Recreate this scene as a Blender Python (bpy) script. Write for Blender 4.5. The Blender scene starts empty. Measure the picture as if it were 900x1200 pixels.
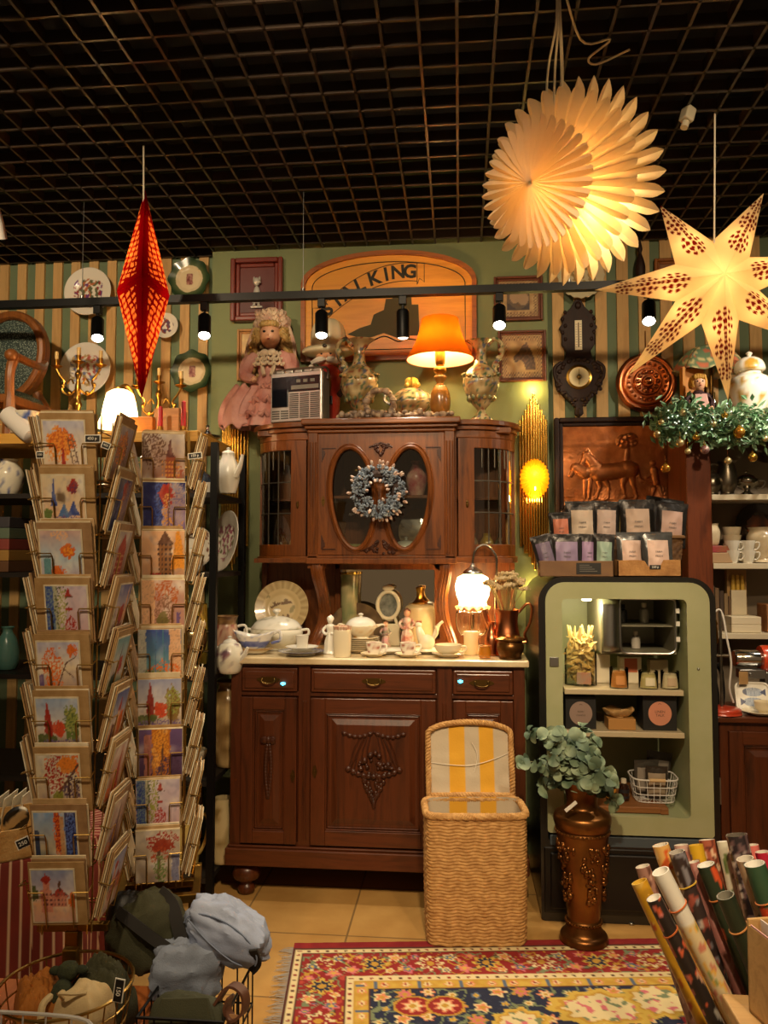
import bpy, math, random
from mathutils import Vector, Matrix, noise, geometry
R = math.radians; PI = math.pi; sin = math.sin; cos = math.cos
SC = bpy.context.scene; COL = SC.collection
rnd = random.Random(7)
# ---------------------------------------------------------------- camera
YAW = R(5.5); PIT = R(3.1); F = 920.0; EYE = Vector((0, 0, 1.40))
FW = Vector((-sin(YAW)*cos(PIT), cos(YAW)*cos(PIT), sin(PIT)))
RT = Vector((cos(YAW), sin(YAW), 0)); UP = RT.cross(FW)
def ray(px, py): return RT*((px-450)/F) + UP*((600-py)/F) + FW
def onY(px, py, Y):
    r = ray(px, py); return EYE + r*(Y/r.y)
def onZ(px, py, Z):
    r = ray(px, py); return EYE + r*((Z-EYE.z)/r.z)
def atD(px, py, d): return EYE + ray(px, py)*d
cam = bpy.data.cameras.new('camera'); camo = bpy.data.objects.new('camera', cam); COL.objects.link(camo)
cam.sensor_fit = 'VERTICAL'; cam.sensor_height = 36; cam.sensor_width = 27; cam.lens = 36*F/1200
camo.location = EYE; camo.rotation_euler = (PI/2+PIT, 0, YAW); cam.clip_start = .05
SC.camera = camo
# ---------------------------------------------------------------- colours and materials
def lin(c): return c/12.92 if c <= .04045 else ((c+.055)/1.055)**2.4
def H(h):
    h = h.lstrip('#'); return tuple(int(h[i:i+2], 16)/255 for i in (0, 2, 4))
def L4(c):
    if isinstance(c, str): c = H(c)
    return (lin(c[0]), lin(c[1]), lin(c[2]), 1)
def newmat(n):
    m = bpy.data.materials.new(n); m.use_nodes = True
    nt = m.node_tree; b = nt.nodes['Principled BSDF']; return m, nt, b
def coord(nt, scale=(1, 1, 1), which='Object'):
    t = nt.nodes.new('ShaderNodeTexCoord'); mp = nt.nodes.new('ShaderNodeMapping')
    nt.links.new(t.outputs[which], mp.inputs[0]); mp.inputs['Scale'].default_value = scale; return mp.outputs[0]
def nz(nt, vec, scale=5, detail=4, rough=.55, dist=0):
    n = nt.nodes.new('ShaderNodeTexNoise'); nt.links.new(vec, n.inputs['Vector'])
    n.inputs['Scale'].default_value = scale; n.inputs['Detail'].default_value = detail
    n.inputs['Roughness'].default_value = rough; n.inputs['Distortion'].default_value = dist; return n.outputs[0]
def ramp(nt, fac, stops):
    r = nt.nodes.new('ShaderNodeValToRGB'); nt.links.new(fac, r.inputs[0]); e = r.color_ramp.elements
    while len(e) < len(stops): e.new(.5)
    for el, (p, c) in zip(e, stops): el.position = p; el.color = L4(c)
    return r.outputs[0]
def bumpn(nt, b, h, strength=.3, dist=.01):
    n = nt.nodes.new('ShaderNodeBump'); nt.links.new(h, n.inputs['Height'])
    n.inputs['Strength'].default_value = strength; n.inputs['Distance'].default_value = dist
    nt.links.new(n.outputs[0], b.inputs['Normal'])
def M(n, c, rough=.5, metal=0, c2=None, sc=6, stretch=(1, 1, 1), bump=0, bsc=None, bd=.004, coat=0, emis=None, es=0, spec=None, lo=.35, hi=.65):
    m, nt, b = newmat(n)
    b.inputs['Base Color'].default_value = L4(c); b.inputs['Roughness'].default_value = rough; b.inputs['Metallic'].default_value = metal
    if spec is not None: b.inputs['Specular IOR Level'].default_value = spec
    if coat: b.inputs['Coat Weight'].default_value = coat; b.inputs['Coat Roughness'].default_value = .15
    if emis: b.inputs['Emission Color'].default_value = L4(emis); b.inputs['Emission Strength'].default_value = es
    v = coord(nt, stretch) if (c2 or bump) else None
    if c2: nt.links.new(ramp(nt, nz(nt, v, sc), [(lo, c), (hi, c2)]), b.inputs['Base Color'])
    if bump: bumpn(nt, b, nz(nt, v, bsc or sc*3), bump, bd)
    return m
def wood(n, c, c2, rough=.4, axis='z', sc=1.0, coat=.0, bump=.25):
    st = {'x': (2.2, 26, 26), 'y': (26, 2.2, 26), 'z': (26, 26, 2.2)}[axis]
    m, nt, b = newmat(n); v = coord(nt, tuple(s*sc for s in st))
    a = nz(nt, v, 1.0, 6, .65, .6)
    nt.links.new(ramp(nt, a, [(.3, c), (.52, c2), (.75, c)]), b.inputs['Base Color'])
    b.inputs['Roughness'].default_value = rough; b.inputs['Specular IOR Level'].default_value = .35
    if coat: b.inputs['Coat Weight'].default_value = coat; b.inputs['Coat Roughness'].default_value = .2
    bumpn(nt, b, nz(nt, v, 2.5, 4), bump, .002); return m
def glassm(n, tint='ffffff', gloss=.12, rough=.02, bl=.35):
    m = bpy.data.materials.new(n); m.use_nodes = True; nt = m.node_tree; nt.nodes.clear()
    o = nt.nodes.new('ShaderNodeOutputMaterial'); t = nt.nodes.new('ShaderNodeBsdfTransparent'); g = nt.nodes.new('ShaderNodeBsdfGlossy')
    mx = nt.nodes.new('ShaderNodeMixShader'); fr = nt.nodes.new('ShaderNodeLayerWeight'); ad = nt.nodes.new('ShaderNodeMath')
    ad.operation = 'ADD'; ad.use_clamp = True; ad.inputs[1].default_value = gloss; fr.inputs['Blend'].default_value = bl
    t.inputs[0].default_value = L4(tint); g.inputs['Roughness'].default_value = rough; g.inputs[0].default_value = (1, 1, 1, 1)
    nt.links.new(fr.outputs['Fresnel'], ad.inputs[0]); nt.links.new(ad.outputs[0], mx.inputs[0])
    nt.links.new(t.outputs[0], mx.inputs[1]); nt.links.new(g.outputs[0], mx.inputs[2]); nt.links.new(mx.outputs[0], o.inputs[0]); return m
def translucent(n, c, mixf=.5, attr=False, c_tr=None):
    m = bpy.data.materials.new(n); m.use_nodes = True; nt = m.node_tree; nt.nodes.clear()
    o = nt.nodes.new('ShaderNodeOutputMaterial'); d = nt.nodes.new('ShaderNodeBsdfDiffuse'); t = nt.nodes.new('ShaderNodeBsdfTranslucent')
    mx = nt.nodes.new('ShaderNodeMixShader'); mx.inputs[0].default_value = mixf
    d.inputs[0].default_value = L4(c); t.inputs[0].default_value = L4(c_tr or c)
    if attr:
        a = nt.nodes.new('ShaderNodeAttribute'); a.attribute_name = 'Col'
        nt.links.new(a.outputs['Color'], d.inputs[0]); nt.links.new(a.outputs['Color'], t.inputs[0])
    nt.links.new(d.outputs[0], mx.inputs[1]); nt.links.new(t.outputs[0], mx.inputs[2]); nt.links.new(mx.outputs[0], o.inputs[0]); return m
_pm = {}
def PAINT(rough=.6, metal=0, coat=0, bump=0, bsc=60):
    k = (rough, metal, coat, bump, bsc)
    if k not in _pm:
        m, nt, b = newmat('painted_surface'); a = nt.nodes.new('ShaderNodeAttribute'); a.attribute_name = 'Col'
        nt.links.new(a.outputs['Color'], b.inputs['Base Color']); b.inputs['Roughness'].default_value = rough; b.inputs['Metallic'].default_value = metal
        b.inputs['Coat Weight'].default_value = coat
        if bump: bumpn(nt, b, nz(nt, coord(nt), bsc), bump, .003)
        _pm[k] = m
    return _pm[k]
def emit(n, c, s):
    m, nt, b = newmat(n); b.inputs['Base Color'].default_value = L4(c); b.inputs['Emission Color'].default_value = L4(c); b.inputs['Emission Strength'].default_value = s; return m
# ---------------------------------------------------------------- mesh building
def rotz(a): return Matrix.Rotation(a, 4, 'Z')
def rotx(a): return Matrix.Rotation(a, 4, 'X')
def roty(a): return Matrix.Rotation(a, 4, 'Y')
def tr(*v): return Matrix.Translation(Vector(v) if len(v) == 3 else v[0])
I4 = Matrix.Identity(4)
class MB:
    def __init__(s): s.v = []; s.f = []; s.mi = []; s.sm = []; s.M = I4
    def add(s, vs, fs, mi=0, sm=False):
        b = len(s.v); Mx = s.M
        s.v.extend(tuple(Mx @ Vector(v)) for v in vs)
        for f in fs: s.f.append([i+b for i in f]); s.mi.append(mi); s.sm.append(sm)
        return s
    def box(s, a, b, mi=0):
        x0, y0, z0 = a; x1, y1, z1 = b
        return s.add([(x0, y0, z0), (x1, y0, z0), (x1, y1, z0), (x0, y1, z0), (x0, y0, z1), (x1, y0, z1), (x1, y1, z1), (x0, y1, z1)],
              [(3, 2, 1, 0), (4, 5, 6, 7), (0, 1, 5, 4), (1, 2, 6, 5), (2, 3, 7, 6), (3, 0, 4, 7)], mi)
    def cb(s, c, d, mi=0): return s.box([c[i]-d[i]/2 for i in range(3)], [c[i]+d[i]/2 for i in range(3)], mi)
    def loft(s, rings, mi=0, sm=True, cap=True, closed=False, ringclosed=True):
        n = len(rings[0]); vs = [p for r in rings for p in r]; fs = []; m = len(rings)
        for i in range(m if closed else m-1):
            j = (i+1) % m
            for k in range(n if ringclosed else n-1):
                l = (k+1) % n; fs.append((i*n+k, i*n+l, j*n+l, j*n+k))
        s.add(vs, fs, mi, sm)
        if cap and not closed and ringclosed:
            s.add(rings[0], [tuple(range(n))[::-1]], mi); s.add(rings[-1], [tuple(range(n))], mi)
        return s
    def lathe(s, prof, n=24, c=(0, 0, 0), mi=0, sm=True, sx=1, sy=1, cap=True, fn=None):
        rings = []
        for r, z in prof:
            ring = []
            for k in range(n):
                a = 2*PI*k/n; rr = r*(fn(a, z) if fn else 1); ring.append((c[0]+rr*cos(a)*sx, c[1]+rr*sin(a)*sy, c[2]+z))
            rings.append(ring)
        return s.loft(rings, mi, sm, cap)
    def tube(s, pts, r, n=8, mi=0, closed=False, cap=True, sq=1.0):
        P = [Vector(p) for p in pts]; m = len(P)
        rs = r if isinstance(r, (list, tuple)) else [r]*m
        rings = []; up = None
        for i in range(m):
            t = (P[(i+1) % m]-P[i-1]) if closed else (P[min(i+1, m-1)]-P[max(i-1, 0)])
            if t.length < 1e-9: t = Vector((0, 0, 1))
            t.normalize()
            if up is None: up = Vector((0, 0, 1)) if abs(t.z) < .9 else Vector((0, 1, 0))
            u = up - t*up.dot(t)
            if u.length < 1e-6: u = t.orthogonal()
            u.normalize(); w = t.cross(u); up = u
            rings.append([P[i]+(u*cos(2*PI*k/n)*sq+w*sin(2*PI*k/n))*rs[i] for k in range(n)])
        return s.loft(rings, mi, True, cap, closed)
    def ball(s, c, r, n=12, m=8, mi=0, fn=None):
        r = (r, r, r) if not isinstance(r, (list, tuple)) else r; rings = []
        vs = [(c[0], c[1], c[2]-r[2])]
        for i in range(1, m):
            ph = -PI/2+PI*i/m
            for k in range(n):
                a = 2*PI*k/n; d = Vector((cos(ph)*cos(a), cos(ph)*sin(a), sin(ph))); q = fn(d) if fn else 1
                vs.append((c[0]+d.x*r[0]*q, c[1]+d.y*r[1]*q, c[2]+d.z*r[2]*q))
        vs.append((c[0], c[1], c[2]+r[2])); T = len(vs)-1; fs = []
        for k in range(n):
            l = (k+1) % n; fs.append((0, 1+l, 1+k)); fs.append((T, 1+(m-2)*n+k, 1+(m-2)*n+l))
            for i in range(m-2): fs.append((1+i*n+k, 1+i*n+l, 1+(i+1)*n+l, 1+(i+1)*n+k))
        return s.add(vs, fs, mi, True)
    def grid(s, fn, nu, nv, mi=0, sm=True):
        vs = [fn(i/nu, j/nv) for j in range(nv+1) for i in range(nu+1)]
        fs = [(j*(nu+1)+i, j*(nu+1)+i+1, (j+1)*(nu+1)+i+1, (j+1)*(nu+1)+i) for j in range(nv) for i in range(nu)]
        return s.add(vs, fs, mi, sm)
    def prism(s, poly, y0, y1, mi=0, holes=(), sm=False):
        # polygon in XZ, extruded along Y; holes allowed
        loops = [list(poly)]+[list(h) for h in holes]
        flat = [p for l in loops for p in l]
        tris = geometry.tessellate_polygon([[Vector((p[0], p[1], 0)) for p in l] for l in loops])
        n = len(flat); vs = [(p[0], y0, p[1]) for p in flat]+[(p[0], y1, p[1]) for p in flat]; fs = []
        for t in tris:
            a, b, c = (Vector((flat[i][0], flat[i][1])) for i in t)
            if (b-a).cross(c-a) < 0: t = (t[0], t[2], t[1])
            fs.append(tuple(t)); fs.append((t[2]+n, t[1]+n, t[0]+n))
        b = 0
        for li, l in enumerate(loops):
            m = len(l); ar = sum(l[i][0]*l[(i+1) % m][1]-l[(i+1) % m][0]*l[i][1] for i in range(m))
            ccw = (ar > 0) == (li == 0)
            for i in range(m):
                j = (i+1) % m; q = (b+j, b+i, b+i+n, b+j+n)
                fs.append(q if ccw else q[::-1])
            b += m
        return s.add(vs, fs, mi, sm)
    def text(s, txt, size, Mx=I4, mi=0, ext=.001, align='CENTER', bend=None):
        cu = bpy.data.curves.new('t', 'FONT'); cu.body = txt; cu.size = size; cu.extrude = ext; cu.align_x = align; cu.align_y = 'CENTER'; cu.resolution_u = 3; cu.offset = size*.03 if size > .05 else 0
        o = bpy.data.objects.new('t', cu); me = o.to_mesh()
        vs = [v.co.copy() for v in me.vertices]; fs = [tuple(p.vertices) for p in me.polygons]; o.to_mesh_clear()
        bpy.data.objects.remove(o); bpy.data.curves.remove(cu)
        vs = [(v.x, -v.z, v.y) for v in vs]           # stand the text up in XZ facing -Y
        if bend: vs = [bend(v) for v in vs]
        return s.add([Mx @ Vector(v) for v in vs], fs, mi)
    def build(s, name, mats, parent=None, loc=None, rot=None, bev=0, solid=0, sub=0, ang=40, segs=2):
        me = bpy.data.meshes.new(name); me.from_pydata(s.v, [], s.f)
        if not isinstance(mats, (list, tuple)): mats = [mats]
        for m in mats: me.materials.append(m)
        me.polygons.foreach_set('material_index', s.mi); me.polygons.foreach_set('use_smooth', s.sm)
        if any(s.sm):
            me.set_sharp_from_angle(angle=R(ang))
        me.update()
        o = bpy.data.objects.new(name, me); COL.objects.link(o)
        if parent: o.parent = parent
        if loc is not None: o.location = loc
        if rot is not None: o.rotation_euler = rot
        if solid:
            d = o.modifiers.new('s', 'SOLIDIFY'); d.thickness = solid; d.offset = 0
        if bev:
            d = o.modifiers.new('b', 'BEVEL'); d.width = bev; d.segments = segs; d.limit_method = 'ANGLE'; d.angle_limit = R(35)
        if sub:
            d = o.modifiers.new('u', 'SUBSURF'); d.levels = sub; d.render_levels = sub
        return o
def paint(o, fn):
    me = o.data; a = me.color_attributes.new('Col', 'FLOAT_COLOR', 'POINT'); buf = []
    for v in me.vertices:
        c = fn(v.co); buf += [lin(max(0, min(1, c[0]))), lin(max(0, min(1, c[1]))), lin(max(0, min(1, c[2]))), 1]
    a.data.foreach_set('color', buf); return o
def tag(o, label, cat, group=None):
    o['label'] = label; o['category'] = cat
    if group: o['group'] = group
    return o
def thing(name, label, cat, loc=(0, 0, 0), rz=0, group=None, rot=None):
    o = bpy.data.objects.new(name, None); COL.objects.link(o); o.empty_display_size = .05
    o.location = loc; o.rotation_euler = rot if rot else (0, 0, rz)
    return tag(o, label, cat, group)
def struct(o): o['kind'] = 'structure'; return o
def kids(o): return [c for c in bpy.data.objects if c.parent == o]
def dup(o, loc=None, rz=None, label=None, group=None, rot=None, scale=None):
    def cp(q, par):
        c = q.copy(); COL.objects.link(c)
        if par: c.parent = par
        for ch in kids(q): cp(ch, c)
        return c
    c = cp(o, None)
    if loc is not None: c.location = loc
    if rz is not None: c.rotation_euler = (0, 0, rz)
    if rot is not None: c.rotation_euler = rot
    if scale: c.scale = (scale, scale, scale)
    if label: c['label'] = label
    if group: c['group'] = group
    return c
def lampl(name, loc, power, col=(1, .72, .4), r=.03, parent=None, kind='POINT', aim=None, ang=60, blend=.5):
    l = bpy.data.lights.new(name, kind); l.energy = power; l.color = col; l.shadow_soft_size = r
    o = bpy.data.objects.new(name, l); COL.objects.link(o); o.location = loc
    if kind == 'SPOT': l.spot_size = R(ang); l.spot_blend = blend
    if aim is not None: o.rotation_euler = (Vector(aim)-Vector(loc)).to_track_quat('-Z', 'Y').to_euler()
    if parent:
        o.parent = parent
    return o
def mix(a, b, t): t = max(0, min(1, t)); return tuple(a[i]+(b[i]-a[i])*t for i in range(3))
def n3(x, y, z=0): return noise.noise(Vector((x, y, z)))
def arc(cx, cz, r, a0, a1, n, rz=None):
    rz = rz or r
    return [(cx+r*cos(R(a0+(a1-a0)*i/n)), cz+rz*sin(R(a0+(a1-a0)*i/n))) for i in range(n+1)]
def bez(p0, p1, p2, p3, n=12):
    out = []
    for i in range(n+1):
        t = i/n; u = 1-t
        out.append(tuple(u**3*a+3*u*u*t*b+3*u*t*t*c+t**3*d for a, b, c, d in zip(p0, p1, p2, p3)))
    return out
def smoothpts(P, k=6):
    P = [Vector(p) for p in P]; out = []
    for i in range(len(P)-1):
        a = P[max(i-1, 0)]; b = P[i]; c = P[i+1]; d = P[min(i+2, len(P)-1)]
        for j in range(k):
            t = j/k; out.append(.5*((2*b)+(c-a)*t+(2*a-5*b+4*c-d)*t*t+(3*b-a-3*c+d)*t**3))
    out.append(P[-1]); return out
def sprof(P, k=5):
    lo, hi = min(p[1] for p in P), max(p[1] for p in P); return [(max(v.x, 0.0004), min(hi, max(lo, v.y))) for v in smoothpts([(p[0], p[1], 0) for p in P], k)]
ORD = ['topmost', 'second', 'third', 'fourth', 'fifth', 'sixth', 'seventh', 'eighth', 'ninth', 'tenth', 'eleventh', 'twelfth', 'thirteenth', 'fourteenth']
# common materials
BLACK = M('black_metal', '141414', .45, .6)
BRASS = M('brass', 'c99a45', .28, 1, 'a97a30', 12)
GOLD = M('polished_gold', 'e8bd5a', .18, 1)
OLDBRASS = M('aged_brass', '6b5128', .4, 1)
COPPER = M('copper', 'd08458', .28, 1, 'b86c42', 9)
SILVER = M('silver', 'c9c6bf', .22, 1)
STEEL = M('steel', 'a9a9a6', .3, 1)
GLASS = glassm('clear_glass', 'fafaf6', .05, .02, .10)
WIN = glassm('cabinet_glass', 'e6ece6', .07)
MAHO = wood('mahogany', '331809', '562911', .38, 'z', 1, .25)
MAHOX = wood('mahogany_cross_grain', '361a0a', '5a2c13', .38, 'x', 1, .25)
MAHOD = wood('dark_carved_mahogany', '271007', '43200f', .42, 'z', 1, .2)
WALN = wood('walnut', '47240c', '7a4218', .35, 'z', 1, .3)
WALNX = wood('walnut_cross_grain', '47240c', '7d451a', .35, 'x', 1, .3)
DKWOOD = wood('dark_wood', '1a0d08', '2c160d', .6)
PORC = M('white_porcelain', 'e9e4d6', .18, 0, 'dcd6c6', 8, coat=.6)
CREAM = M('cream_porcelain', 'e3d5b4', .22, coat=.5)
KRAFT = M('kraft_paper', 'a98555', .8, 0, '9a7748', 20, bump=.15)
WICK = M('woven_seagrass', 'c89a5c', .75, 0, 'a67840', 40, bump=.4, bsc=150)
# ---------------------------------------------------------------- setting
YW, YG = 3.88, 3.80
CZ = 2.93
GREEN = M('olive_green_wall', '7f875c', .75, 0, '777f55', 3, bump=.08, bsc=40)
GREEN2 = M('sage_green_wall', '70805f', .75, 0, '66765a', 3)
SLAT = wood('pale_pine_slat', 'b88f58', 'cfa76c', .6, 'z', 1, 0, .1)
mb = MB(); mb.box((-3.4, YW, 0), (3.2, YW+.12, 3.4), 0)
# slats on the wall, left and right of the green panel
def slats(x0, x1, pitch, w, thick=.014):
    x = x0
    while x < x1:
        mb.box((x, YW-thick, 0.0), (x+w, YW, CZ+.03), 1); x += pitch
slats(-3.3, -1.26, .0985, .049)
slats(.46, 2.4, .1035, .055)
struct(mb.build('wall_back', [GREEN2, SLAT]))
struct(MB().box((-1.238, YG, 0), (.428, YW, CZ+.04)).build('wall_green_panel', GREEN))
struct(MB().box((-3.5, -.6, 0), (-3.4, YW+.12, 3.4)).build('wall_left', GREEN2))
struct(MB().box((3.2, -.6, 0), (3.3, YW+.12, 3.4)).build('wall_right', GREEN2))
# ceiling: open cell grid under a black void
GRID = M('dark_grid_metal', '3c3026', .35, .3)
VOID = M('void_black', '0a0f1e', .9)
mb = MB(); s = .112; h = .042; t = .009
x = -3.36
while x < 3.2: mb.box((x-t/2, -.5, CZ), (x+t/2, YW-.002, CZ+h)); x += s
y = YW-.03
while y > -.5: mb.box((-3.39, y-t/2, CZ), (3.19, y+t/2, CZ+h-.001)); y -= s
struct(mb.build('ceiling', GRID))
struct(MB().box((-3.5, -.6, 3.4), (3.3, YW+.12, 3.5)).build('ceiling_slab', VOID))
# floor: square beige tiles with thin joints
m, nt, b = newmat('beige_tile'); v = coord(nt, (1, 1, 1))
bk = nt.nodes.new('ShaderNodeTexBrick'); nt.links.new(v, bk.inputs['Vector'])
for k, q in dict(Scale=1.0).items(): bk.inputs[k].default_value = q
bk.inputs['Mortar Size'].default_value = .004; bk.inputs['Brick Width'].default_value = .42; bk.inputs['Row Height'].default_value = .42
bk.inputs['Color1'].default_value = L4('c89d5c'); bk.inputs['Color2'].default_value = L4('c09454'); bk.inputs['Mortar'].default_value = L4('8d6f45'); bk.offset = 0
mxn = nt.nodes.new('ShaderNodeMixRGB'); mxn.blend_type = 'MULTIPLY'; mxn.inputs[0].default_value = .5
nt.links.new(bk.outputs[0], mxn.inputs[1]); nt.links.new(ramp(nt, nz(nt, v, 5, 6, .6), [(.3, 'c9b08a'), (.7, 'ffffff')]), mxn.inputs[2])
nt.links.new(mxn.outputs[0], b.inputs['Base Color']); b.inputs['Roughness'].default_value = .32
bumpn(nt, b, bk.outputs['Fac'], -.15, .002)
fl = MB().box((-3.5, -.6, -.1), (3.3, YW+.12, 0)).build('floor', m); struct(fl)
# ================================================================ SIDEBOARD
SX = -.345                                   # centre line of the sideboard
def panel_door(name, T, x0, x1, z0, z1, y, stile=.05, mat=MAHO, matx=MAHOX):
    d = MB(); th = .022
    d.box((x0, y-th, z0), (x0+stile, y, z1), 0); d.box((x1-stile, y-th, z0), (x1, y, z1), 0)
    d.box((x0+stile, y-th, z0), (x1-stile, y, z0+stile), 1); d.box((x0+stile, y-th, z1-stile), (x1-stile, y, z1), 1)
    d.box((x0+stile, y-.006, z0+stile), (x1-stile, y, z1-stile), 0)
    a, b, c, e = x0+stile, x1-stile, z0+stile, z1-stile
    for i, (q, yy, w) in enumerate(((0, .018, .006), (.008, .013, .006))):      # stepped moulding inside the frame
        for bx in (((a+q, c+q), (a+q+w, e-q)), ((b-q-w, c+q), (b-q, e-q)), ((a+q, c+q), (b-q, c+q+w)), ((a+q, e-q-w), (b-q, e-q))):
            d.box((bx[0][0], y-yy, bx[0][1]), (bx[1][0], y-.004, bx[1][1]), 0)
    g = .022; i2 = g+.025
    pts = lambda k, yy: [(a+k, yy, c+k), (b-k, yy, c+k), (b-k, yy, e-k), (a+k, yy, e-k)]
    d.loft([pts(g, y-.005), pts(i2, y-.014)], 0, False, True)
    return d.build(name, [mat, matx], T, bev=.0025)
def bail_handle(T, x, z, y, s=1.0):
    h = MB()
    out = [(x+.042*s*cos(t)*(1+.18*cos(4*t)), z+.017*s*sin(t)*(1+.25*cos(2*t))) for t in [2*PI*i/28 for i in range(28)]]
    h.prism(out, y-.003, y)
    h.ball((x-.026*s, y-.008, z+.004), .005*s, 8, 6); h.ball((x+.026*s, y-.008, z+.004), .005*s, 8, 6)
    h.tube(smoothpts([(x-.026*s, y-.010, z+.004), (x-.024*s, y-.016, z-.008*s), (x, y-.018, z-.014*s), (x+.024*s, y-.016, z-.008*s), (x+.026*s, y-.010, z+.004)], 4), .0028*s, 6)
    return h.build('handle', OLDBRASS, T)
def keyplate(T, x, z, y, w=.008, h=.028):
    k = MB(); k.prism([(x+w*cos(t)*(1+.35*cos(4*t)), z+h*sin(t)*(1-.2*cos(4*t))) for t in [2*PI*i/24 for i in range(24)]], y-.003, y)
    k.ball((x, y-.003, z+.004), .0035, 8, 6); k.box((x-.0015, y-.0045, z-.012), (x+.0015, y-.002, z+.004))
    return k.build('keyhole_plate', OLDBRASS, T)
def carve_drop(T, x, z, y, w, h, big=False):
    # a carved garland: bow, hanging leaf drops and a basket of fruit
    c = MB(); r = random.Random(int(w*1000+h*77))
    if big:
        for sgn in (-1, 1):                  # swag and ribbon at the top
            c.tube([(x+sgn*w*.5*t, y-.004, z+h*.46-.02*sin(t*PI)) for t in [i/8 for i in range(9)]], .004, 6)
            for k in range(6): c.ball((x+sgn*w*(.06+.08*k), y-.004, z+h*.45-.018*sin(PI*(.1+k*.16))), (.012, .007, .009), 8, 5)
            for k in range(4): c.tube([(x+sgn*(w*.05+k*.012), y-.004, z+h*.42), (x+sgn*(w*.10+k*.018), y-.005, z+h*.22), (x+sgn*(w*.13+k*.022), y-.004, z-h*.02)], .003, 5)
            c.tube(smoothpts([(x+sgn*w*.16, y-.004, z+h*.36), (x+sgn*w*.27, y-.005, z+h*.15), (x+sgn*w*.36, y-.005, z-h*.05), (x+sgn*w*.2, y-.005, z-h*.12)], 4), .004, 6)
        for k in range(11):                  # the basket rim with fruit
            t = (k-5)/5; c.ball((x+t*w*.40, y-.005, z-h*.04-.028*(1-t*t)), (.013, .009, .012), 8, 6)
        for k in range(26):
            t = r.uniform(-1, 1); c.ball((x+t*w*.3, y-.006, z-h*.02+r.uniform(-.01, .07)*(1-abs(t))), r.uniform(.006, .013), 8, 5)
        for k in range(22):                  # the pointed drop below
            q = k/21; hw = w*.22*(1-q)**.8
            for sgn in (-1, 1): c.ball((x+sgn*hw*r.uniform(.2, 1), y-.004, z-h*.10-q*h*.38), (.009, .006, .011), 8, 5)
        c.ball((x, y-.006, z-h*.5), (.008, .006, .02), 8, 6)
    else:
        for sgn in (-1, 1):
            c.ball((x+sgn*w*.24, y-.004, z+h*.44), (w*.24, .007, .016), 10, 6)
            c.tube([(x+sgn*w*.24+.012*cos(t), y-.008, z+h*.44+.010*sin(t)) for t in [PI*i/6 for i in range(9)]], .003, 5)
        c.ball((x, y-.005, z+h*.44), (.010, .008, .016), 8, 6)
        for k in range(16):
            q = k/15; ww = w*.30*sin(PI*(.15+.8*q))
            for sgn in (-1, 1): c.ball((x+sgn*ww*.55, y-.003, z+h*.34-q*h*.8), (.008, .005, .012), 8, 5)
        c.tube([(x+.004*sin(i), y-.004, z+h*.4-i*h*.085) for i in range(11)], .003, 5)
    return c.build('carving', MAHOD, T)
SB = thing('sideboard', 'dark mahogany sideboard with three doors, carved garlands and bun feet', 'sideboard', (SX, 3.22, 0))
bw = .602
b = MB(); f0 = .0
b.box((-bw, 0, .21), (-bw+.02, .52, .95)); b.box((bw-.02, 0, .21), (bw, .52, .95)); b.box((-bw, .50, .21), (bw, .52, .95))
b.box((-bw, .0, .21), (bw, .5, .23))
for x0, x1 in ((-bw, -bw+.045), (-.318, -.268), (.25, .312), (bw-.045, bw)): b.box((x0, -.004, .21), (x1, .03, .95))
b.box((-bw, 0, .935), (bw, .5, .95)); b.box((-bw, -.002, .818), (bw, .03, .836)); b.box((-bw, .012, .23), (bw, .03, .94))
for x0 in (-.300, .272):                     # ribs on the two inner posts
    for k in range(2): b.box((x0+k*.012, -.009, .24), (x0+k*.012+.005, -.003, .80))
b.build('body', MAHO, SB, bev=.003)
p = MB(); p.box((-bw-.014, -.026, .135), (bw+.010, .54, .205)); p.box((-bw-.006, -.016, .205), (bw+.004, .53, .216))
p.build('plinth', MAHOX, SB, bev=.005)
ft = MB(); ft.lathe(sprof([(.030, .135), (.030, .128), (.052, .115), (.060, .090), (.052, .066), (.030, .055), (.026, .046), (.034, .034), (.036, .018), (.026, .002), (.002, 0)], 3), 20)
fo = ft.build('foot', MAHO, SB, (-bw+.06, .045, 0))
for xx, yy in ((bw-.06, .045), (-bw+.06, .47), (bw-.06, .47)):
    q = fo.copy(); COL.objects.link(q); q.location = (xx, yy, 0)
for i, (x0, x1, hx) in enumerate(((-bw+.048, -.322, -.44), (-.264, .246, -.005), (.316, bw-.048, .43))):
    d = MB(); d.box((x0, -.014, .838), (x1, .02, .933)); d.box((x0+.012, -.020, .850), (x1-.012, -.01, .921))
    do = d.build('drawer', MAHOX, SB, bev=.004); bail_handle(do, hx, .886, -.020)
dl = panel_door('door', SB, -bw+.048, -.322, .226, .815, 0); carve_drop(dl, -.44, .53, -.014, .07, .25); keyplate(dl, -.336, .50, -.022)
dm = panel_door('door', SB, -.264, .246, .226, .815, 0, .06); carve_drop(dm, -.005, .545, -.014, .26, .30, True); keyplate(dm, -.246, .52, -.022)
dr = panel_door('door', SB, .316, bw-.048, .226, .815, 0); carve_drop(dr, .435, .53, -.014, .07, .25); keyplate(dr, .33, .50, -.022)
LEDB = emit('blue_led', '4fd0ff', 6)
for x, z, lab in ((-.378, .872, 'tiny blue indicator light on the left drawer of the sideboard'), (.345, .892, 'tiny blue indicator light on the right drawer of the sideboard')):
    l = MB(); l.ball((0, -.006, 0), (.007, .006, .007), 10, 6); l.lathe([(.010, -.003), (.010, .003)], 14); tag(l.build('indicator_light', LEDB, None, (SX+x, 3.196, z)), lab, 'light')
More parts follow.
